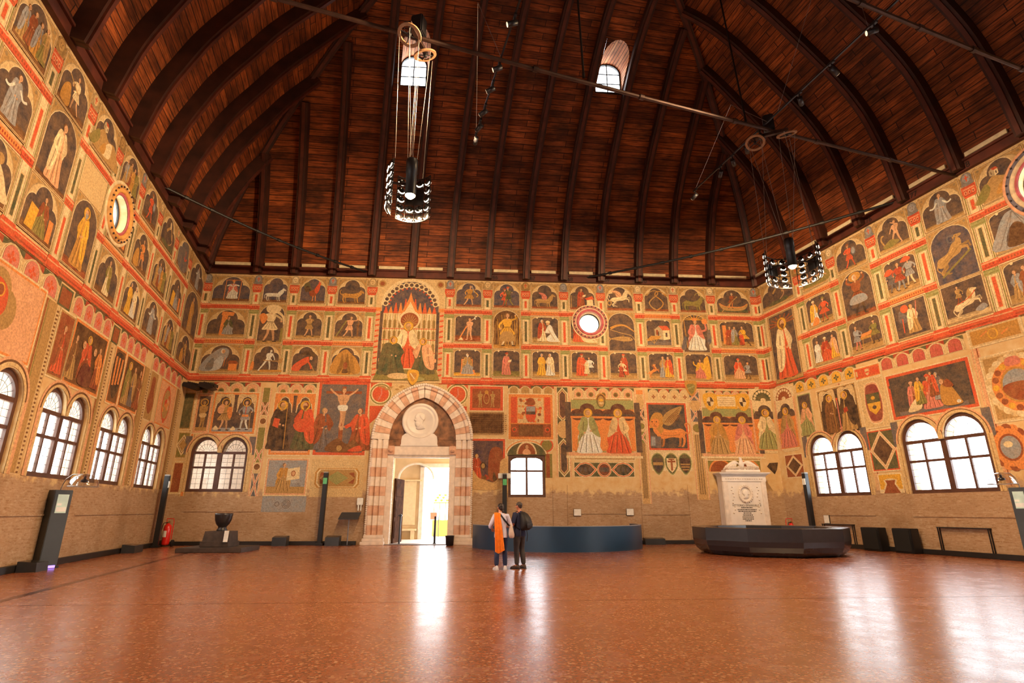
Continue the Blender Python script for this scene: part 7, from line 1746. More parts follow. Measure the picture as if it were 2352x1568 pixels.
# ------------------------------------------------------------------ floor pieces
def post(key, s, off, h, label, lean=0.0, dev='green'):
    root = tag(empty('cable_post', matrix=FRAMES[key] @ Matrix.Translation((s, -off, 0))), label, 'post', 'tall black technical posts')
    m = MB(); m.box((-.10, -.10, 0), (.10, .10, h), .012); m.build('mast', M_BLACK, root)
    m = MB(); m.box((-.17, -.15, 0), (.17, .15, .10), .015); m.build('foot', M_BLACK, root)
    m = MB(); m.box((-.09, -.13, h - .50), (.09, -.09, h - .22), .01); m.build('detector', mat('device_white', (.7, .72, .7), .4) if dev != 'green' else mat('device_green', (.10, .45, .18), .3), root)
    m = MB(); m.box((-.11, -.11, h), (.11, .11, h + .06), .02); m.build('cap', mat('grey_plastic', (.30, .28, .26), .4), root)
    return root
post('L', (-1.61, 0.33)[0], .32, 2.95, 'tall black post in the far left corner', dev='white')
post('B', (7.16, 0.11)[0], .35, (6.97, 3.18)[1], 'tall black post with green light left of the portal')
post('B', (15.51, 0.97)[0], .30, (15.52, 3.16)[1], 'tall black post with green light beside the single window')
post('R', (1.42, 1.93)[0] + .5, .35, (1.51, 3.16)[1], 'tall black post behind the big round basin', dev='white')
m = MB(); m.box((-.3, -.02, -.12), (.3, .02, .12), .02)
cl_ = tag(empty('emergency_lamp', matrix=FRAMES['B'] @ Matrix.Translation(((15.50, 3.06)[0], -.24, (15.50, 3.10)[1]))), 'white emergency lamp on the post beside the single window', 'lamp')
m.build('housing', mat('device_white', (.7, .72, .7), .4), cl_); m = MB(); m.box((-.06, -.06, -.45), (.0, -.03, -.2)); m.build('indicator', mat('device_green', (.1, .45, .18), .3), cl_)
def wedge(key, s, label, w=.62, off=.50, h=.42):
    root = tag(empty('uplighter', matrix=FRAMES[key] @ Matrix.Translation((s, -off, 0))), label, 'uplighter', 'black floor uplighters by the skirting')
    m = MB(); m.loft([[(-w / 2, -.22, 0), (w / 2, -.22, 0), (w / 2, .22, 0), (-w / 2, .22, 0)], [(-w / 2, -.20, h * .85), (w / 2, -.20, h * .85), (w / 2, .22, h), (-w / 2, .22, h)]]); m.build('body', M_ANTH, root)
    m = MB(); m.add([(-w / 2 + .05, -.15, h * .875), (w / 2 - .05, -.15, h * .875), (w / 2 - .05, .17, h * 1.0), (-w / 2 + .05, .17, h * 1.0)], [(0, 1, 2, 3)]); m.build('glass', mat('dark_glass', (.03, .03, .035), .1), root)
wedge('B', (5.47, 0.08)[0], 'black uplighter box between pedestal and post'); wedge('B', (7.63, 0.07)[0] + .15, 'black uplighter box right of the tall post by the portal')
wedge('B', (22.52, 0.01)[0], 'low black uplighter box left of the basin', .95, .42, .30)
wedge('L', -4.6, 'low black uplighter box by the left skirting', .9, .42, .30); wedge('L', (-11.06, 0.22)[0] - .5, 'black uplighter box behind the left info totem', .6, .40, .26)
# lectern sign
q = (-7.44, 26.43)
lc = tag(empty('lectern_sign', (q[0], q[1], 0), ANG_B), 'slim metal lectern with a dark sloping board left of the portal', 'sign')
m = MB(); m.tube([(0, 0, .02), (0, 0, 1.18)], .025, 8); m.build('stem', mat('steel', (.30, .30, .33), .3, metal=.8), lc)
m = MB(); m.box((-.22, -.2, 0), (.22, .2, .025), .01); m.build('foot', M_BLACK, lc)
m = MB(); m.loft([[(-.44, -.24, 1.12), (.44, -.24, 1.12), (.44, -.24, 1.15), (-.44, -.24, 1.15)], [(-.40, .20, 1.40), (.48, .20, 1.40), (.48, .20, 1.43), (-.40, .20, 1.43)]]); m.build('board', M_ANTH, lc)
bx = tag(empty('wall_box', matrix=FRAMES['B'] @ Matrix.Translation(((8.77, 1.75)[0], -.12, (8.76, 1.85)[1]))), 'small white electrical box at the left foot of the portal', 'box')
m = MB(); m.box((-.14, -.06, -.1), (.14, .06, .22), .02); m.build('housing', mat('device_white', (.7, .72, .7), .4), bx)
for k in (-1, 1): m = MB(); m.tube([(.06 * k, -.02, -.1), (.06 * k, -.02, -.35)], .03, 6); m.build('conduit', mat('device_white', (.7, .72, .7), .4), bx)
q = (-2.81, 26.38)
bn = tag(empty('waste_bin', (q[0], q[1], 0)), 'small black waste bin at the right foot of the portal', 'bin')
m = MB(); m.sm = True; m.lathe([(.13, 0), (.17, .02), (.20, .40), (.21, .42), (.19, .42), (.16, .05), (0, .04)], n=20, cap=False); m.build('body', M_BLACK, bn)
m = MB(); m.tube([(.205 * math.cos(t), .205 * math.sin(t), .42) for t in [2 * math.pi * k / 20 for k in range(21)]], .012, 6); m.build('rim', M_ANTH, bn)
# pedestal of black stone with a dark cup
q0, q1 = Vector((-12.20, 21.72)), Vector((-9.83, 21.92)); ctr = (q0 + q1) / 2; PWID = (q1 - q0).length / 2
pc = ctr + US * .95 - UB * .06
st = tag(empty('stone_pedestal', (pc.x, pc.y, 0), ANG_B), 'stepped dark stone pedestal with a black stone cup on top', 'pedestal')
m = MB(); hw = PWID; m.box((-hw, -.95, 0), (hw, .95, .17), .02); m.build('step', M_STONE, st)
m = MB(); m.box((-hw * .44, -.55, .17), (hw * .44, .55, .36), .02); m.build('step', M_STONE, st)
m = MB(); m.loft([[(-.50, -.42, .36), (.50, -.42, .36), (.50, .42, .36), (-.50, .42, .36)], [(-.46, -.38, .74), (.46, -.38, .74), (.46, .38, .74), (-.46, .38, .74)]]); m.build('block', M_STONE, st)
m = MB(); m.sm = True; m.lathe([(.19, .74), (.20, .78), (.15, .85), (.16, .91), (.24, 1.0), (.30, 1.15), (.325, 1.33), (.33, 1.40), (.30, 1.405), (.27, 1.34), (0, 1.28)], n=28, cap=False); m.build('cup', M_BASALT, st)
cd = tag(empty('info_card', (pc.x + .44, pc.y - .50, .365), ANG_B), 'white caption card leaning on the black stone pedestal', 'card')
m = MB(); m.loft([[(-.04, -.12, 0), (.12, -.12, 0), (.12, -.10, 0), (-.04, -.10, 0)], [(-.10, .06, .40), (.06, .06, .40), (.06, .08, .40), (-.10, .08, .40)]]); m.build('card', mat('white_card', (.72, .70, .66), .5), cd)
# fire extinguishers on wheels
M_REDP = mat('extinguisher_red', (.62, .018, .012), .28, var=.05, coat=.5)
def extinguisher(x, y, rz, label):
    root = tag(empty('fire_extinguisher', (x, y, 0), rz), label, 'fire extinguisher', 'wheeled red fire extinguishers')
    m = MB(); m.sm = True; m.lathe([(.02, .06), (.13, .08), (.155, .14), (.155, .78), (.13, .88), (.06, .94), (.05, .98), (.0, .98)], n=24); m.build('cylinder', M_REDP, root)
    for k in (-1, 1):
        m = MB(); m.tube([(.20 * k, .12, .14), (.26 * k, .12, .14)], .14, 20); m.build('wheel', M_BLACK, root)
    m = MB(); m.tube([(-.15, .14, .3), (-.15, .14, 1.02), (-.14, .10, 1.16), (.14, .10, 1.16), (.15, .14, 1.02), (.15, .14, .3)], .018, 8); m.build('handle_frame', M_REDP, root)
    m = MB(); m.box((-.05, -.05, .96), (.05, .05, 1.04), .01); m.tube([(0, 0, 1.02), (.10, -.06, 1.06)], .015, 6); m.build('valve', mat('brass', (.6, .45, .2), .3, metal=.9), root)
    m = MB(); m.tube([(0, -.04, 1.0), (-.16, -.08, .98), (-.21, -.06, .8), (-.20, -.04, .45), (-.18, -.06, .3)], .018, 8); m.build('hose', M_BLACK, root)
    m = MB(); m.loft([[(.158 * math.cos(t), .158 * math.sin(t), z) for t in [R(-140 + 10 * k) for k in range(8)]] for z in (.4, .66)], cap=False, closed=False); m.build('sticker', mat('white_card', (.72, .70, .66), .5), root)
ep = Vector((-15.12, 25.59))
extinguisher(ep.x + .06, ep.y - .15, ANG_B, 'red wheeled fire extinguisher in the far left corner')
# curved dark counter
pA, pM, pB_ = Vector((-1.70, 25.13)), Vector((1.85, 22.02)), Vector((5.57, 26.94))
cc = (pA + pB_) / 2; hc = (pB_ - pA).length / 2; cu = (pB_ - pA).normalized(); cn = Vector((cu.y, -cu.x)); sag = (pM - cc).dot(cn)
def cpt(t, off, z):
    return (cu.x * (hc - off) * math.cos(t) + cn.x * (sag - off) * math.sin(t), cu.y * (hc - off) * math.cos(t) + cn.y * (sag - off) * math.sin(t), z)
M_NAVY = mat('navy_laminate', (.010, .046, .105), .36, var=.08, scale=1.5, spec=.6)
ct = tag(empty('curved_counter', (cc.x, cc.y, 0)), 'curved dark blue counter behind the two visitors', 'counter')
n = 48; arc = [math.pi * (1 - k / n) for k in range(n + 1)]
m = MB(); m.sm = True
m.loft([[cpt(t, 0, z) for t in arc] for z in (.0, .92)], cap=False, closed=False); m.loft([[cpt(t, .12, z) for t in arc] for z in (.92, .0)], cap=False, closed=False)
m.sm = False
for t in (arc[0], arc[-1]): m.add([cpt(t, 0, 0), cpt(t, 0, .92), cpt(t, .12, .92), cpt(t, .12, 0)], [(0, 1, 2, 3)])
m.build('front', M_NAVY, ct)
m = MB(); m.loft([[cpt(t, o, z) for t in arc] for o, z in ((-.01, .92), (-.01, .945), (.13, .945), (.13, .92))], cap=False, closed=False); m.build('worktop', mat('pale_worktop', (.30, .32, .36), .25, var=.05), ct)
# faceted round basin
bc = Vector((13.83, 31.15)); 
fr = Vector((8.57, 19.57)); lft = Vector((8.47, 27.24)); 
BR = 2.73; bcx = 9.66; bcy = fr.y + BR * .88
def basin():
    root = tag(empty('round_basin', (bcx, bcy, 0)), 'large black faceted round basin on the right', 'basin')
    n = 10; ph = R(-127.6)
    prof = [(BR * .86, .0), (BR * .90, .03), (BR * .955, .16), (BR * .985, .32), (BR, .50), (BR, .92), (BR - .06, .945)]
    m = MB(); m.loft([[(r * math.cos(ph + 2 * math.pi * k / n), r * math.sin(ph + 2 * math.pi * k / n), z) for k in range(n)] for r, z in prof], cap=False); m.build('shell', M_BASIN, root)
    m = MB(); m.loft([[(r * math.cos(ph + 2 * math.pi * k / n), r * math.sin(ph + 2 * math.pi * k / n), z) for k in range(n)] for r, z in ((BR - .06, .945), (BR - .55, .93))], cap=False); m.build('rim', M_BASIN, root)
    m = MB(); m.loft([[(r * math.cos(ph + 2 * math.pi * k / n), r * math.sin(ph + 2 * math.pi * k / n), z) for k in range(n)] for r, z in ((BR - .55, .93), (BR - .60, .60), (BR - .9, .35))], cap=False)
    m.add([((BR - .9) * math.cos(ph + 2 * math.pi * k / n), (BR - .9) * math.sin(ph + 2 * math.pi * k / n), .35) for k in range(n)], [list(range(n))]); m.build('bowl', M_BASIN, root)
    return root
M_BASIN = mat('basin_lacquer', (.026, .027, .034), .24, var=.06, spec=.6, coat=.2)
basin()
# stele with an eagle
ss0, ss1 = (26.00, 1.14)[0], (28.18, 1.14)[0]; sc = (ss0 + ss1) / 2; sw = (ss1 - ss0) / 2
zc0, zc1 = (27.12, 3.14)[1], (27.14, 3.29)[1]
stl = tag(empty('marble_stele', matrix=FRAMES['B'] @ Matrix.Translation((sc, -.60, 0))), 'tall white marble stele with inscription and an eagle on top', 'monument')
m = MB(); m.box((-sw, -.02, 0), (sw, .55, zc0), .015); m.box((-sw - .06, -.08, 0), (sw + .06, .55, .35), .03); m.build('shaft', M_MARBLE, stl)
for k in (-1, 1): m = MB(); m.box((k * (sw - .26), -.05, .35), (k * (sw - .02), .0, zc0 - .25), .01); m.build('pilaster', M_MARBLE2, stl)
m = MB(); m.box((-sw - .01, -.06, zc0 - .28), (sw + .01, .55, zc0 - .02), .01)
for i, g in enumerate((.03, .08, .15, .18)): m.box((-sw - g, -.06 - g, zc0 - .02 + i * (zc1 - zc0) / 4 * 1.1), (sw + g, .55, zc0 - .02 + (i + 1) * (zc1 - zc0) / 4 * 1.1), .008)
m.build('cornice', M_MARBLE, stl)
for i in range(15): pass
m = MB()
for i in range(16): m.lathe([(0, -.03), (.05, 0), (0, .03)], (-sw + .2 + i * (2 * sw - .4) / 15, -.06, zc0 - .15), 8)
m.build('frieze', M_MARBLE2, stl)
zp = zc1 + .02; m = MB(); m.box((-sw * .78, -.03, zp), (sw * .82, .5, zp + .12), .02); m.build('plinth', M_MARBLE, stl)
zr = (27.19, 2.29)[1]; zr1 = (27.23, 2.62)[1]; rr = .40
m = MB(); m.sm = True; n = 30
m.loft([[(r * .86 * math.cos(2 * math.pi * k / n), y, zr + r * math.sin(2 * math.pi * k / n)) for k in range(n)] for r, y in ((rr, -.02), (rr, -.08), (rr - .05, -.10), (rr - .11, -.07), (rr - .12, -.03))], cap=False)
for k in range(22): t = 2 * math.pi * k / 22; m.lathe([(0, -.05), (.04, 0), (0, .05)], (rr * .84 * math.cos(t), -.09, zr + rr * .96 * math.sin(t)), 6)
m.build('wreath', M_MARBLE2, stl)
m = MB(); m.sm = True
def rel2(pts, y, dp):
    p = spline(pts, 4); cx, cz = sum(a for a, _ in p) / len(p), sum(b for _, b in p) / len(p)
    m.loft([[(cx + (a - cx) * s, y - dp * h, zr + cz + (b - cz) * s) for a, b in p] for s, h in ((1, 0), (.9, .7), (.5, 1.05))])
rel2([(-.12, .16), (0, .22), (.1, .17), (.12, .02), (.18, -.02), (.1, -.08), (.12, -.2), (-.1, -.24), (-.08, -.1), (-.16, .02)], -.02, .07); m.build('portrait_head', M_MARBLE, stl)
for k in (-1, 1):
    m = MB()
    for i in range(9): m.lathe([(0, -.05), (.045, 0), (0, .05)], (k * (.62 + .05 * math.sin(i * 1.7)), -.03, zr + .32 - i * .15), 6)
    m.build('garland', M_MARBLE2, stl)
M_INK2 = mat('engraved_letters', (.10, .085, .075), .7)
fm = FRAMES['B'] @ Matrix.Translation((sc, -.632, 0))
text_mesh('inscription', 'VITTORIO EMANUELE II', .135, M_INK2, stl, fm @ Matrix.Translation((0, .006, (27.19, 1.77)[1] - .06)) @ UPRIGHT)
for z_px, wd in ((1164, .56), (1168, .94), (1171.5, .88), (1175, .40), (1179, .48), (1183, .54), (1187, .54), (1190.5, .30)):
    z = (27.19, 1.77)[1] - (z_px - 1159) * .0225 ; m = MB(); x = -wd / 2
    while x < wd / 2:
        l = RNG.uniform(.03, .09); m.box((x, -.026, z - .028), (min(x + l, wd / 2), -.015, z + .022)); x += l + .018
    m.build('inscription_line', M_INK2, stl)
eg = tag(empty('marble_eagle', matrix=FRAMES['B'] @ Matrix.Translation((sc + .06, -.33, zp + .12))), 'white marble eagle with spread wings standing on the stele', 'sculpture')
m = MB(); m.sm = True                                              # body, neck and hooked head in one surface
EH = (27.34, 4.05)[1] - (zp + .12); q = EH / 1.30
prof = [((0, .05, .10), .05, .05), ((0, .02, .22), .13, .14), ((0, -.02, .42), .18, .18), ((0, -.03, .62), .185, .17), ((-.01, -.03, .80), .14, .13), ((-.03, -.04, .95), .10, .10), ((-.05, -.06, 1.08), .095, .095), ((-.09, -.08, 1.20), .10, .085), ((-.14, -.09, 1.26), .075, .06), ((-.22, -.10, 1.24), .035, .035), ((-.26, -.10, 1.19), .012, .012)]
m.loft([[(c[0] * q + a * 1.6 * q * math.cos(2 * math.pi * k / 14), c[1] * q + b * q * math.sin(2 * math.pi * k / 14), c[2] * q) for k in range(14)] for c, a, b in prof]); m.build('body', M_MARBLE, eg).location = (0, -.09, 0)
for k in (-1, 1):
    wing_span = sw * .80
    top = spline([(.10, .66), (.26, .88), (.46, .90), (.70, .68), (.92, .36), (1.05, .04)], 5, False); bot = spline([(.10, .46), (.24, .56), (.42, .46), (.55, .42), (.75, .26), (1.0, .0)], 5, False)
    m = MB(); m.sm = True
    P_ = lambda p, y: (k * p[0] * wing_span, y, p[1] * q)
    rings = []
    for a, b in zip(top, bot):
        cx = ((a[0] + b[0]) / 2); y0 = .02 - .10 * math.sin(cx * 2.6)
        rings.append([P_(a, y0 - .04), P_(((a[0] + b[0]) / 2, (a[1] + b[1]) / 2), y0 - .07), P_(b, y0 - .02), P_(b, y0 + .03), P_(((a[0] + b[0]) / 2, (a[1] + b[1]) / 2), y0 + .03), P_(a, y0 + .04)])
    m.loft(rings); wg = m.build('wing', M_MARBLE, eg)
    m = MB()
    for i in range(7):
        u = .30 + .1 * i; m.tube([P_((u, .62 - .3 * max(0, u - .5) * 2), -.10), P_((u + .05, .38 - .3 * max(0, u - .5)), -.12), P_((u + .10, .20 - .15 * u), -.09)], [.035, .045, .015], 6)
    m.build('feathers', M_MARBLE2, wg)
    m = MB(); m.tube([(k * .08, 0, .30 * q), (k * .12, -.02, .12), (k * .13, -.04, .02)], [.07, .05, .04], 8)
    for t in (-.5, 0, .5): m.tube([(k * .13, -.04, .03), (k * .13 + .06 * t, -.16, .02)], .018, 5)
    m.build('leg', M_MARBLE, eg)
m = MB()
for i in range(26): a = -.62 + 1.24 * i / 25; m.tube([(a, -.10 + .03 * (i % 3), .02), (a * 1.1 + .03, -.18, .10 + .05 * (1 - abs(a))), (a * 1.2, -.14, .04)], .022, 5)
m.build('laurel', M_MARBLE2, eg)
ex = Vector((12.57, 26.52))
bl = FRAMES['B'] @ Vector(((29.43, 1.14)[0] - .50, -1.0, 0)); extinguisher(bl.x, bl.y, ANG_B, 'red wheeled fire extinguisher behind the basin, beside the stele')
# speaker boxes on the right
for (s0, s1, lb) in (((4.20, 0.42)[0], (5.30, 0.46)[0], 'black speaker box nearer the basin'), ((5.61, 0.40)[0], (6.64, 0.44)[0], 'black speaker box farther from the basin')):
    w = (s1 - s0) * .38; root = tag(empty('speaker_box', matrix=FRAMES['R'] @ Matrix.Translation(((s0 + s1) / 2 + .35, -.40, 0))), lb + ', by the right wall', 'speaker', 'pair of black speaker boxes')
    m = MB(); m.box((-w, -.20, 0), (w, .20, .88), .02); m.build('cabinet', M_BLACK, root)
    m = MB(); m.box((-w + .06, -.23, .06), (w - .06, -.19, .82), .015); m.build('grille', mat('speaker_cloth', (.008, .008, .009), .9), root)
# thin black frames (table trestles) along the right wall
for s0, s1, lb in (((7.39, 0.48)[0], (9.17, 0.56)[0], 'thin black trestle frame along the right wall, right of the speakers'), ((2.13, 0.42)[0], (3.79, 0.49)[0], 'thin black trestle frame behind the basin')):
    root = tag(empty('trestle_frame', matrix=FRAMES['R'] @ Matrix.Translation((s0 + .12, -.085, .17))), lb, 'frame', 'black trestle frames'); w = s1 - s0; h = .76
    m = MB(); m.box((0, -.07, h), (w, .07, h + .03)); m.build('top', M_BLACK, root)
    for x in (.02, w - .05):
        for y in (-.065, .03): m = MB(); m.box((x, y, 0), (x + .03, y + .03, h)); m.build('leg', M_BLACK, root)
# caption cards
def card(key, a, label, w=.34, h=.30):
    root = tag(empty('caption_card', matrix=FRAMES[key] @ Matrix.Translation((a[0], -.06, a[1]))), label, 'card', 'white caption cards on the walls')
    m = MB(); m.box((-w / 2, -.02, -h / 2), (w / 2, .0, h / 2), .006); m.build('sheet', mat('white_card', (.72, .70, .66), .5), root)
    m = MB(); m.box((-w / 2 - .01, .0, -h / 2 - .01), (w / 2 + .01, .03, h / 2 + .01)); m.build('backing', M_BLACK, root)
card('B', (19.01, 1.43), 'white caption card on the wall under the left seated saint'); card('B', (21.56, 1.45), 'white caption card on the wall above the right end of the counter'); card('R', (2.50, 1.15), 'white caption card on the right wall above the trestle frame', .28, .34)
# info totems with screens and sound domes
M_DOME = bpy.data.materials.new('clear_acrylic'); M_DOME.use_nodes = True
nt = M_DOME.node_tree; nt.nodes.clear(); o_ = N(nt, 'ShaderNodeOutputMaterial'); tr = N(nt, 'ShaderNodeBsdfTransparent'); tr.inputs[0].default_value = (.9, .92, .96, 1)
gl = N(nt, 'ShaderNodeBsdfGlossy'); gl.inputs['Roughness'].default_value = .04; lw = N(nt, 'ShaderNodeLayerWeight'); lw.inputs[0].default_value = .35; mx = N(nt, 'ShaderNodeMixShader')
nt.links.new(ramp(nt, lw.outputs['Facing'], 0, 1, .12, .9), mx.inputs[0]); nt.links.new(tr.outputs[0], mx.inputs[1]); nt.links.new(gl.outputs[0], mx.inputs[2]); nt.links.new(mx.outputs[0], o_.inputs[0])
def totem(p, rz, label, h, flip, screen):
    root = tag(empty('info_totem', (p[0], p[1], 0), rz), label, 'info totem', 'info totems with sound domes')
    w = .22
    m = MB(); m.box((-w, -.12, .06), (w, .26, h), .012); m.build('body', M_TOTEM, root)
    m = MB(); m.box((-w - .05, -.14, 0), (w + .05, .28, .06), .01); m.build('foot', M_BLACK, root)
    m = MB(); m.box((-w * .6, -.145, .01), (w * .75, -.10, .07)); m.build('foot_light', mat('violet_light', (.3, .2, .9), .4, emit=(.35, .22, 1.0), estr=2.2), root)
    m = MB(); m.box((-w * .62, -.13, h - .62), (w * .62, -.118, h - .12)); sc_ = m.build('screen', mat('screen_lit', (.5, .6, .5), .2, emit=(.52, .60, .42), estr=.35), root)
    m = MB(); m.box((-w * .55, -.136, h - .58), (w * .55, -.131, h - .46)); m.box((-w * .55, -.136, h - .42), (-w * .05, -.131, h - .36)); m.build('screen_text', mat('screen_line', (.75, .72, .62), .3, emit=(.7, .62, .5), estr=.3), sc_)
    k = flip
    m = MB(); m.tube([(0, .10, h - .02), (0, .06, h + .14), (0, -.06, h + .30), (0, -.35, h + .42), (0, -.92, h + .42)], .016, 8); m.build('arm', M_CABLE, root)
    m = MB(); m.sm = True; cx = 0
    m.lathe([(.36, .08), (.35, .14), (.31, .25), (.24, .34), (.13, .40), (.03, .42)], (cx, -.95, h), 28, cap=False); m.build('sound_dome', M_DOME, root)
    m = MB(); m.lathe([(0, .18), (.09, .20), (.09, .25), (.03, .28), (.03, .42)], (cx, -.95, h), 14); m.build('loudspeaker', M_BLACK, root)
    m = MB(); m.tube([(cx + .36 * math.cos(t), -.95 + .36 * math.sin(t), h + .08) for t in [2 * math.pi * i / 28 for i in range(29)]], .010, 5); m.build('dome_rim', M_CABLE, root)
M_TOTEM = mat('totem_steel', (.045, .058, .072), .42, var=.06)
q = (-12.63, 16.14)
totem((q[0] - .05, q[1] - .05), R(65), 'dark info totem with screen and glass dome by the left wall', 2.05, 1, None)
q = (9.90, -0.06)
rp = FRAMES['R'] @ Vector(((10.25, 1.13)[0] + .62, -.75, 0))
totem((rp.x, rp.y), R(-62), 'dark info totem with screen and glass dome cut by the right edge', 2.2, -1, None)

# ------------------------------------------------------------------ the two visitors
def skin_mesh(name, nodes, edges, root, m, parent, inflate=0.0, sub=2):
    bm = bmesh.new(); ly = bm.verts.layers.skin.verify(); V = {}
    for k, (p, r) in nodes.items():
        v = bm.verts.new(p); V[k] = v; rr = r if isinstance(r, tuple) else (r, r)
        v[ly].radius = (rr[0] + inflate, rr[1] + inflate); v[ly].use_root = (k == root)
    for a, b in edges: bm.edges.new((V[a], V[b]))
    me = bpy.data.meshes.new(name); bm.to_mesh(me); bm.free()
    o = bpy.data.objects.new(name, me); C.objects.link(o)
    o.modifiers.new('skin', 'SKIN').use_smooth_shade = True
    s = o.modifiers.new('sub', 'SUBSURF'); s.levels = sub; s.render_levels = sub
    dg = bpy.context.evaluated_depsgraph_get(); dg.update()
    res = bpy.data.meshes.new_from_object(o.evaluated_get(dg)); bpy.data.objects.remove(o)
    for p in res.polygons: p.use_smooth = True
    return res
def chain(*names): return list(zip(names, names[1:]))
def skeleton(P):
    """P: joint positions; returns nodes with radii and edges of the whole figure"""
    r = P['radii']; nd = {}
    nd['pelvis'] = (P['pelvis'], r['pelvis']); nd['waist'] = (P['waist'], r['waist']); nd['chest'] = (P['chest'], r['chest']); nd['collar'] = (P['collar'], r['collar'])
    nd['neck'] = (P['neck'], .050); nd['jaw'] = (P['jaw'], (.062, .070)); nd['skull'] = (P['skull'], (.074, .088)); nd['crown'] = (P['crown'], (.048, .058))
    ed = chain('pelvis', 'waist', 'chest', 'collar', 'neck', 'jaw', 'skull', 'crown')
    for s in 'lr':
        nd['sho' + s] = (P['sho' + s], r['sho']); nd['elb' + s] = (P['elb' + s], r['elb']); nd['wri' + s] = (P['wri' + s], .026)
        nd['uparm' + s] = (tuple((Vector(P['sho' + s]) * .5 + Vector(P['elb' + s]) * .5)), r['elb'] * 1.15)
        a, b = Vector(P['elb' + s]), Vector(P['wri' + s]); d = (b - a).normalized()
        side = Vector((0, 0, 1)).cross(d).normalized() * (1 if s == 'l' else -1); palm = b + d * .055
        nd['palm' + s] = (tuple(palm), (.036, .020))
        ed += chain('collar', 'sho' + s, 'uparm' + s, 'elb' + s, 'wri' + s, 'palm' + s)
        for i, (off, ln) in enumerate(((-.027, .070), (-.009, .082), (.009, .078), (.026, .060))):
            k1 = palm + d * .035 + side * off; k2 = k1 + d * ln * .45 + Vector((0, 0, -.012)); k3 = k2 + d * ln * .40 + Vector((0, 0, -.028))
            for n, p, rr in (('a', k1, .0095), ('b', k2, .0088), ('c', k3, .0075)): nd['f%d%s%s' % (i, n, s)] = (tuple(p), rr)
            ed += chain('palm' + s, 'f%da%s' % (i, s), 'f%db%s' % (i, s), 'f%dc%s' % (i, s))
        t1 = b + d * .03 - side * .030; t2 = t1 + d * .035 - side * .018; 
        nd['t1' + s] = (tuple(t1), .011); nd['t2' + s] = (tuple(t2), .0095); ed += chain('wri' + s, 't1' + s, 't2' + s)
        nd['hip' + s] = (P['hip' + s], r['hip']); nd['kne' + s] = (P['kne' + s], r['kne']); nd['ank' + s] = (P['ank' + s], .040); nd['toe' + s] = (P['toe' + s], (.040, .026))
        nd['thi' + s] = (tuple(Vector(P['hip' + s]) * .5 + Vector(P['kne' + s]) * .5), r['hip'] * .86); nd['cal' + s] = (tuple(Vector(P['kne' + s]) * .62 + Vector(P['ank' + s]) * .38 + Vector((0, -.012, 0))), r['kne'] * .98)
        ed += chain('pelvis', 'hip' + s, 'thi' + s, 'kne' + s, 'cal' + s, 'ank' + s, 'toe' + s)
    return nd, ed
def sub_skin(nd, ed, names, extra=None, grow=None):
    n = {}
    for k in names:
        p, r = nd[k]; r = r if isinstance(r, tuple) else (r, r); g = (grow or {}).get(k, .014); n[k] = (p, (r[0] + g, r[1] + g))
    if extra: n.update(extra)
    return n, [(a, b) for a, b in ed if a in n and b in n]
def ell_verts(mb, c, r, n=12, m=8):
    mb.loft([[(c[0] + r[0] * math.sin(t) * math.cos(2 * math.pi * k / n), c[1] + r[1] * math.sin(t) * math.sin(2 * math.pi * k / n), c[2] + r[2] * math.cos(t)) for k in range(n)] for t in [math.pi * (j + .02) / (m + .04) for j in range(m + 1)]])
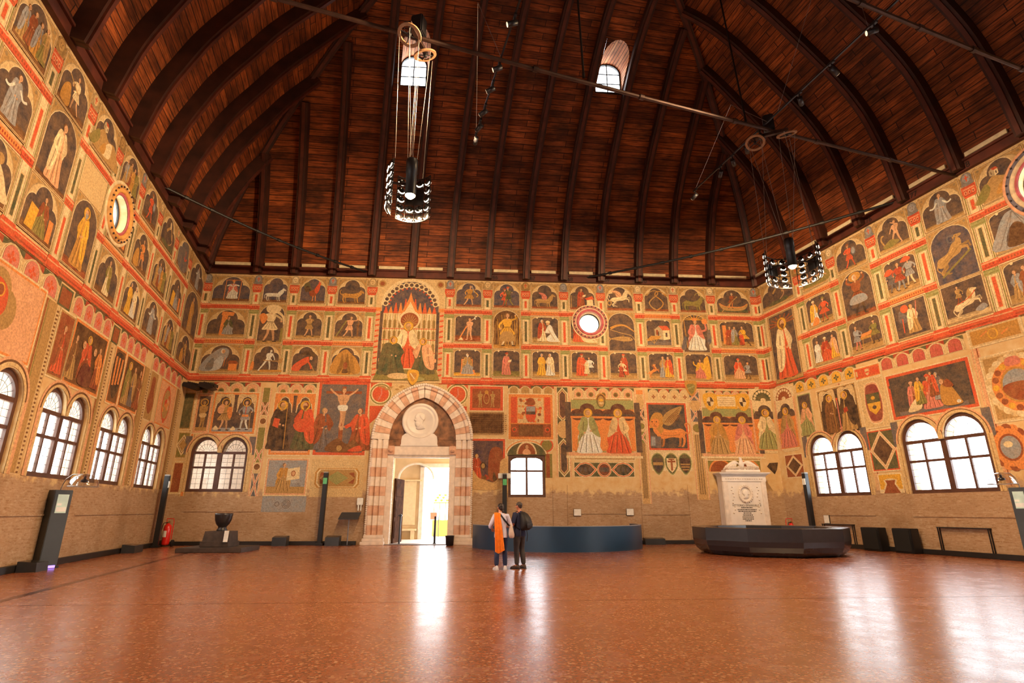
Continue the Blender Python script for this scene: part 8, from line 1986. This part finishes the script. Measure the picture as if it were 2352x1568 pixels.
def person(loc, rz, label, P, skin_col, top, trouser, shoe, group=None):
    root = tag(empty('person', (loc[0], loc[1], 0), rz), label, 'person')
    nd, ed = skeleton(P)
    body = skin_mesh('body', nd, ed, 'pelvis', None, root)
    # face and ears are part of the body surface
    mb = MB(); mb.sm = True; hx, hy, hz = P['skull']; yw = P['yaw']; F = Vector((math.sin(yw), math.cos(yw), 0)); S = Vector((F.y, -F.x, 0))
    up = Vector((0, 0, 1)); q = lambda f, s, z: tuple(Vector((hx, hy, hz)) + F * f + S * s + up * z)
    mb.tube([q(.072, 0, .010), q(.092, 0, -.012), q(.104, 0, -.034), q(.082, 0, -.042)], [.008, .012, .017, .010], 8)
    for k in (-1, 1): ell_verts(mb, q(.0, .080 * k, -.02), (.014, .022, .032))
    mb.tube([q(.082, -.022, -.066), q(.092, 0, -.064), q(.082, .022, -.066)], [.004, .008, .004], 6)
    bm = bmesh.new(); bm.from_mesh(body); t = bpy.data.meshes.new('t'); t.from_pydata(mb.v, [], mb.f); bm.from_mesh(t); bm.to_mesh(body); bm.free()
    for p in body.polygons: p.use_smooth = True
    sk = mat('skin_%s' % skin_col, hexlin(skin_col), .5, var=.06)
    link('body', body, root, [sk])
    mb = MB()
    for k in (-1, 1): ell_verts(mb, q(.068, .030 * k, .006), (.010, .009, .007), 8, 6)
    mb.build('eyes', mat('eye_dark', (.02, .015, .012), .2), root)
    r_ = P['radii']
    n, e = sub_skin(nd, ed, ['pelvis'] + [a + s for a in ('hip', 'thi', 'kne', 'cal', 'ank') for s in 'lr'], grow={'ankl': .022, 'ankr': .022, 'call': .018, 'calr': .018, 'pelvis': .012})
    n['band'] = ((P['pelvis'][0], P['pelvis'][1], P['pelvis'][2] + .09), (r_['waist'][0] + .012, r_['waist'][1] + .012)); e.append(('pelvis', 'band'))
    link('trousers', skin_mesh('trousers', n, e, 'pelvis', None, root), root, [trouser])
    # shirt: torso shell from hem to neckline and two sleeves
    mb = MB(); mb.sm = True; px, py, pz = P['pelvis']; rr = P['radii']; chx = P['chest']; cox = P['collar']; shz = P['shol'][2]
    rings = []
    for z, rx, ry, y in ((pz - .115, rr['pelvis'][0] + .030, rr['pelvis'][1] + .042, py), (pz - .06, rr['pelvis'][0] + .032, rr['pelvis'][1] + .044, py), (pz + .04, rr['pelvis'][0] + .018, rr['pelvis'][1] + .026, py), (P['waist'][2], rr['waist'][0] + .022, rr['waist'][1] + .020, py),
                         ((P['waist'][2] + chx[2]) / 2, (rr['waist'][0] + rr['chest'][0]) / 2 + .022, (rr['waist'][1] + rr['chest'][1]) / 2 + .020, chx[1]), (chx[2], rr['chest'][0] + .020, rr['chest'][1] + .020, chx[1]), (shz - .02, rr['chest'][0] + .022, rr['chest'][1] + .004, chx[1]),
                         (shz + .035, rr['chest'][0] - .005, rr['chest'][1] - .022, cox[1]), (cox[2] + .035, .095, .072, cox[1]), (cox[2] + .062, .066, .064, cox[1] + .006)):
        rings.append([(px + rx * math.copysign(abs(math.cos(u)) ** .85, math.cos(u)) * (1 + .012 * math.sin(7 * u + 9 * z)), y + ry * math.copysign(abs(math.sin(u)) ** .9, math.sin(u)), z) for u in [2 * math.pi * k / 28 for k in range(28)]])
    mb.loft(rings, cap=False)
    for s in 'lr':
        a, b = Vector(P['sho' + s]), Vector(P['elb' + s]); w = Vector(P['wri' + s]); c0_ = Vector((px, cox[1], shz - .02))
        k = 1.12 if P.get('long') else .86
        pts = [a.lerp(c0_, .35), a, a.lerp(b, .35), a.lerp(b, .7), a.lerp(b, .86 if not P.get('long') else 1.0)] + ([b.lerp(w, .14)] if P.get('long') else [])
        mb.tube(pts, [.070, rr['sho'] + .016, rr['sho'] + .012, rr['elb'] + .026, rr['elb'] + .024] + ([rr['elb'] + .022] if P.get('long') else []), 14, cap=False)
    mb.build('shirt', top, root)
    for s in 'lr':                                                 # shoes: upper and sole
        a, t_ = Vector(P['ank' + s]), Vector(P['toe' + s]); d = Vector((t_.x - a.x, t_.y - a.y, 0)).normalized(); sd = Vector((d.y, -d.x, 0))
        base = Vector((a.x, a.y, 0)); m = MB(); m.sm = True; rings = []
        for f, w, h in ((-.085, .028, .06), (-.07, .040, .10), (-.02, .044, .115), (.05, .046, .095), (.11, .050, .065), (.165, .044, .05), (.195, .022, .034)):
            c = base + d * f; rings.append([c + sd * w * math.cos(u) + up * (.012 + max(0, math.sin(u)) * h + (0 if math.sin(u) > 0 else 0)) for u in [2 * math.pi * k / 14 for k in range(14)]])
        m.loft(rings); sh = m.build('shoe', shoe[0], root)
        m = MB(); outl = [(f, w) for f, w in ((-.09, .026), (-.075, .042), (0, .046), (.10, .053), (.17, .046), (.202, .02))]
        pts = [base + d * f + sd * w for f, w in outl] + [base + d * f - sd * w for f, w in outl[::-1]]
        m.loft([[p + up * z for p in pts] for z in (.0, .026)]); m.build('sole', shoe[1], sh)
    return root, nd, q
def hair_cap(q, m, root, parts, name='hair'):
    mb = MB(); mb.sm = True
    for f, s, z, r in parts: ell_verts(mb, q(f, s, z), r, 14, 10)
    return mb.build(name, m, root)

# woman: back to the camera, orange scarf over the left shoulder
PW = dict(pelvis=(0, 0, .93), waist=(0, .0, 1.07), chest=(0, -.005, 1.26), collar=(0, -.015, 1.395), neck=(-.005, -.005, 1.46), jaw=(-.012, .022, 1.525), skull=(-.012, .018, 1.595), crown=(-.012, .008, 1.665), yaw=R(-28), long=True,
          shol=(-.165, -.015, 1.365), shor=(.165, -.015, 1.365), elbl=(-.285, -.02, 1.10), elbr=(.270, .03, 1.10), wril=(-.235, .19, 1.03), wrir=(.16, .23, 1.08),
          hipl=(-.092, 0, .86), hipr=(.092, 0, .86), knel=(-.105, .02, .49), kner=(.105, .025, .49), ankl=(-.115, -.015, .085), ankr=(.118, .0, .085), toel=(-.155, .115, .035), toer=(.135, .135, .035),
          radii=dict(pelvis=(.150, .105), waist=(.122, .095), chest=(.145, .105), collar=(.075, .065), sho=.055, elb=.038, hip=.090, kne=.055))
M_LILAC = mat('lilac_cotton', (.60, .58, .74), .8, var=.10, scale=9, bump=.2); M_NAVYT = mat('navy_trouser', (.016, .028, .085), .75, var=.25, scale=8, bump=.2)
M_WSHOE = mat('white_shoe', (.70, .70, .74), .5); M_HAIRD = mat('dark_hair', (.022, .012, .009), .45, var=.3, scale=30, bump=.3)
wpos = (-.30, 15.74)
wom, nd, q = person(wpos, R(4), 'woman seen from behind in pale shirt and navy trousers with a long orange scarf', PW, '#C98E70', M_LILAC, M_NAVYT, (M_WSHOE, mat('white_sole', (.6, .6, .62), .5)))
hair_cap(q, M_HAIRD, wom, [(-.012, 0, .022, (.088, .098, .088)), (-.05, 0, -.02, (.072, .062, .075)), (-.088, .01, -.045, (.034, .034, .036)), (-.098, .015, -.105, (.030, .028, .055)), (-.088, .02, -.165, (.020, .018, .050))])
# shirt hem hangs a little over the trousers
M_ORANGE = mat('orange_scarf', (.95, .235, .012), .8, var=.16, scale=14, bump=.4)
mb = MB(); mb.sm = True; rows = []
for i in range(26):                                                # falls from the shoulder down the back, pleated
    t = i / 25; z = 1.415 - t * .93; w = .085 + .045 * t; y = -.085 - .095 * math.sin(min(1, t * 1.7) * math.pi * .5) + (.04 * (t - .6) if t > .6 else 0); cx = -.105 + .075 * t
    if i == 0: y = .03; z = 1.435
    if i == 1: y = -.045; z = 1.452
    if i == 2: y = -.10; z = 1.43
    z -= 0.0
    rows.append([(cx - w + 2 * w * k / 16, y - .012 - .012 * math.cos(k * 2.1 + t * 1.5) - .008 * math.sin(k * 1.1), z + (-.07 * (1 - abs(k / 8 - .7)) if i == 25 else 0)) for k in range(17)])
mb.loft(rows, cap=False, closed=False); mb.loft([[(x, y + .008, z) for x, y, z in r] for r in rows], cap=False, closed=False); sc_ = mb.build('scarf', M_ORANGE, wom)
mb = MB(); mb.sm = True
mb.tube([(-.11, .02, 1.43), (-.14, .09, 1.34), (-.12, .125, 1.2)], [.05, .05, .04], 8); mb.build('scarf_front', M_ORANGE, wom)
bag = tag(empty('shoulder_bag', (wpos[0], wpos[1], 0), R(4)), 'cream cloth bag on a black strap worn by the woman with the scarf', 'bag')
mb = MB(); mb.sm = True; rings = []
for z, w, d_ in ((1.17, .022, .03), (1.10, .040, .05), (1.0, .062, .075), (.90, .078, .085), (.83, .072, .075), (.80, .045, .05)):
    rings.append([(.262 + .018 * (1.17 - z) / .3 + w * math.cos(u) * (1 + .08 * math.cos(5 * u)), -.045 + d_ * math.sin(u), z) for u in [2 * math.pi * k / 20 for k in range(20)]])
mb.loft(rings); mb.build('pouch', mat('cream_cloth', (.62, .50, .43), .85, var=.12, scale=14, bump=.4), bag)
mb = MB(); pth = [(-.06, -.02, 1.455), (-.02, -.105, 1.40), (.06, -.142, 1.30), (.14, -.140, 1.20), (.215, -.105, 1.12), (.255, -.06, 1.13)]
mb.ribbon([(p[0] - .018, p[1] - .008, p[2] - .014) for p in pth], [(p[0] + .018, p[1] - .008, p[2] + .014) for p in pth]); mb.ribbon([(p[0] - .018, p[1], p[2] - .014) for p in pth], [(p[0] + .018, p[1], p[2] + .014) for p in pth]); mb.build('strap', M_BLACK, bag)

# man: three-quarter back view, looking left, backpack
PM = dict(pelvis=(0, 0, .95), waist=(0, .0, 1.09), chest=(0, -.005, 1.29), collar=(0, -.015, 1.435), neck=(0, .0, 1.50), jaw=(.0, .028, 1.565), skull=(0, .022, 1.635), crown=(0, .010, 1.705), yaw=R(-12),
          shol=(-.185, -.01, 1.405), shor=(.185, -.01, 1.405), elbl=(-.245, .02, 1.13), elbr=(.235, .02, 1.13), wril=(-.12, .23, 1.10), wrir=(.10, .25, 1.10),
          hipl=(-.095, 0, .88), hipr=(.095, 0, .88), knel=(-.10, .03, .50), kner=(.105, .01, .50), ankl=(-.11, .0, .085), ankr=(.115, -.05, .085), toel=(-.14, .14, .035), toer=(.15, .09, .035),
          radii=dict(pelvis=(.150, .115), waist=(.140, .110), chest=(.165, .120), collar=(.085, .07), sho=.062, elb=.043, hip=.095, kne=.060))
M_POLO = mat('navy_polo', (.014, .018, .060), .8, var=.12, scale=9, bump=.2); M_GREYT = mat('charcoal_trouser', (.050, .042, .042), .8, var=.25, scale=8, bump=.2)
M_BSHOE = mat('brown_shoe', (.060, .030, .020), .5, var=.2)
mpos = (.205, 16.10); mrz = R(48)
man, nd, q = person(mpos, mrz, 'man in a navy polo shirt with a black backpack looking left', PM, '#C07E62', M_POLO, M_GREYT, (M_BSHOE, M_BLACK))
hair_cap(q, mat('grey_brown_hair', (.060, .044, .038), .6, var=.4, scale=40, bump=.3), man, [(-.020, 0, .030, (.082, .092, .078)), (-.045, 0, -.015, (.066, .055, .060))])
mb = MB(); mb.sm = True; mb.loft([[(r * math.cos(u), -.008 + r * .95 * math.sin(u), z + .012 * math.sin(u)) for u in [2 * math.pi * k / 18 for k in range(18)]] for r, z in ((.092, 1.435), (.075, 1.475), (.068, 1.50), (.074, 1.475))], cap=False); mb.build('collar', mat('light_blue_cotton', (.10, .26, .50), .7), man)
ph = tag(empty('phone', (mpos[0], mpos[1], 0), mrz), 'dark phone held at waist height by the man with the backpack', 'phone')
mb = MB(); mb.box((-.075, .285, 1.085), (.06, .30, 1.165), .006); mb.build('phone_case', M_BLACK, ph)
M_PACK = mat('black_nylon', (.010, .009, .011), .6, var=.25, scale=10, bump=.3)
bp = tag(empty('backpack', (mpos[0], mpos[1], 0), mrz), 'large rounded black backpack worn by the man in the navy polo', 'backpack')
mb = MB(); mb.sm = True; rings = []
for z, w, y0, y1 in ((.985, .06, -.135, -.22), (1.00, .13, -.12, -.30), (1.08, .165, -.115, -.37), (1.20, .17, -.115, -.385), (1.32, .16, -.115, -.33), (1.42, .13, -.11, -.24), (1.475, .07, -.10, -.15)):
    yc, yr = (y0 + y1) / 2, (y0 - y1) / 2
    rings.append([(w * math.copysign(abs(math.cos(u)) ** .7, math.cos(u)), yc + yr * math.copysign(abs(math.sin(u)) ** .8, math.sin(u)), z) for u in [2 * math.pi * k / 24 for k in range(24)]])
mb.loft(rings); mb.build('main_bag', M_PACK, bp)
mb = MB(); mb.sm = True; mb.loft([[(w * math.cos(u), -.355 - d_ * max(0, math.sin(u)) * -1 - d_, z) for u in [2 * math.pi * k / 16 for k in range(16)]] for z, w, d_ in ((1.03, .05, .01), (1.06, .11, .025), (1.16, .12, .03), (1.21, .06, .01))]); mb.build('front_pocket', M_PACK, bp)
for k in (-1, 1):
    mb = MB(); pth = [(k * .09, -.115, 1.44), (k * .105, -.02, 1.487), (k * .115, .085, 1.43), (k * .125, .142, 1.30), (k * .15, .10, 1.16), (k * .16, -.05, 1.07), (k * .13, -.12, 1.03)]
    mb.ribbon([(x - .025, y, z) for x, y, z in pth], [(x + .025, y, z) for x, y, z in pth]); mb.ribbon([(x - .025, y + .008, z + .006) for x, y, z in pth], [(x + .025, y + .008, z + .006) for x, y, z in pth]); mb.build('shoulder_strap', M_PACK, bp)
    mb = MB(); mb.tube([(k * .12, -.16, 1.0), (k * .15, -.17, .85), (k * .14, -.15, .70)], [.010, .010, .012], 6); mb.build('loose_strap', M_PACK, bp)
mb = MB(); mb.box((-.135, -.33, 1.20), (-.125, -.30, 1.23)); mb.build('buckle', mat('device_white', (.7, .72, .7), .4), bp)
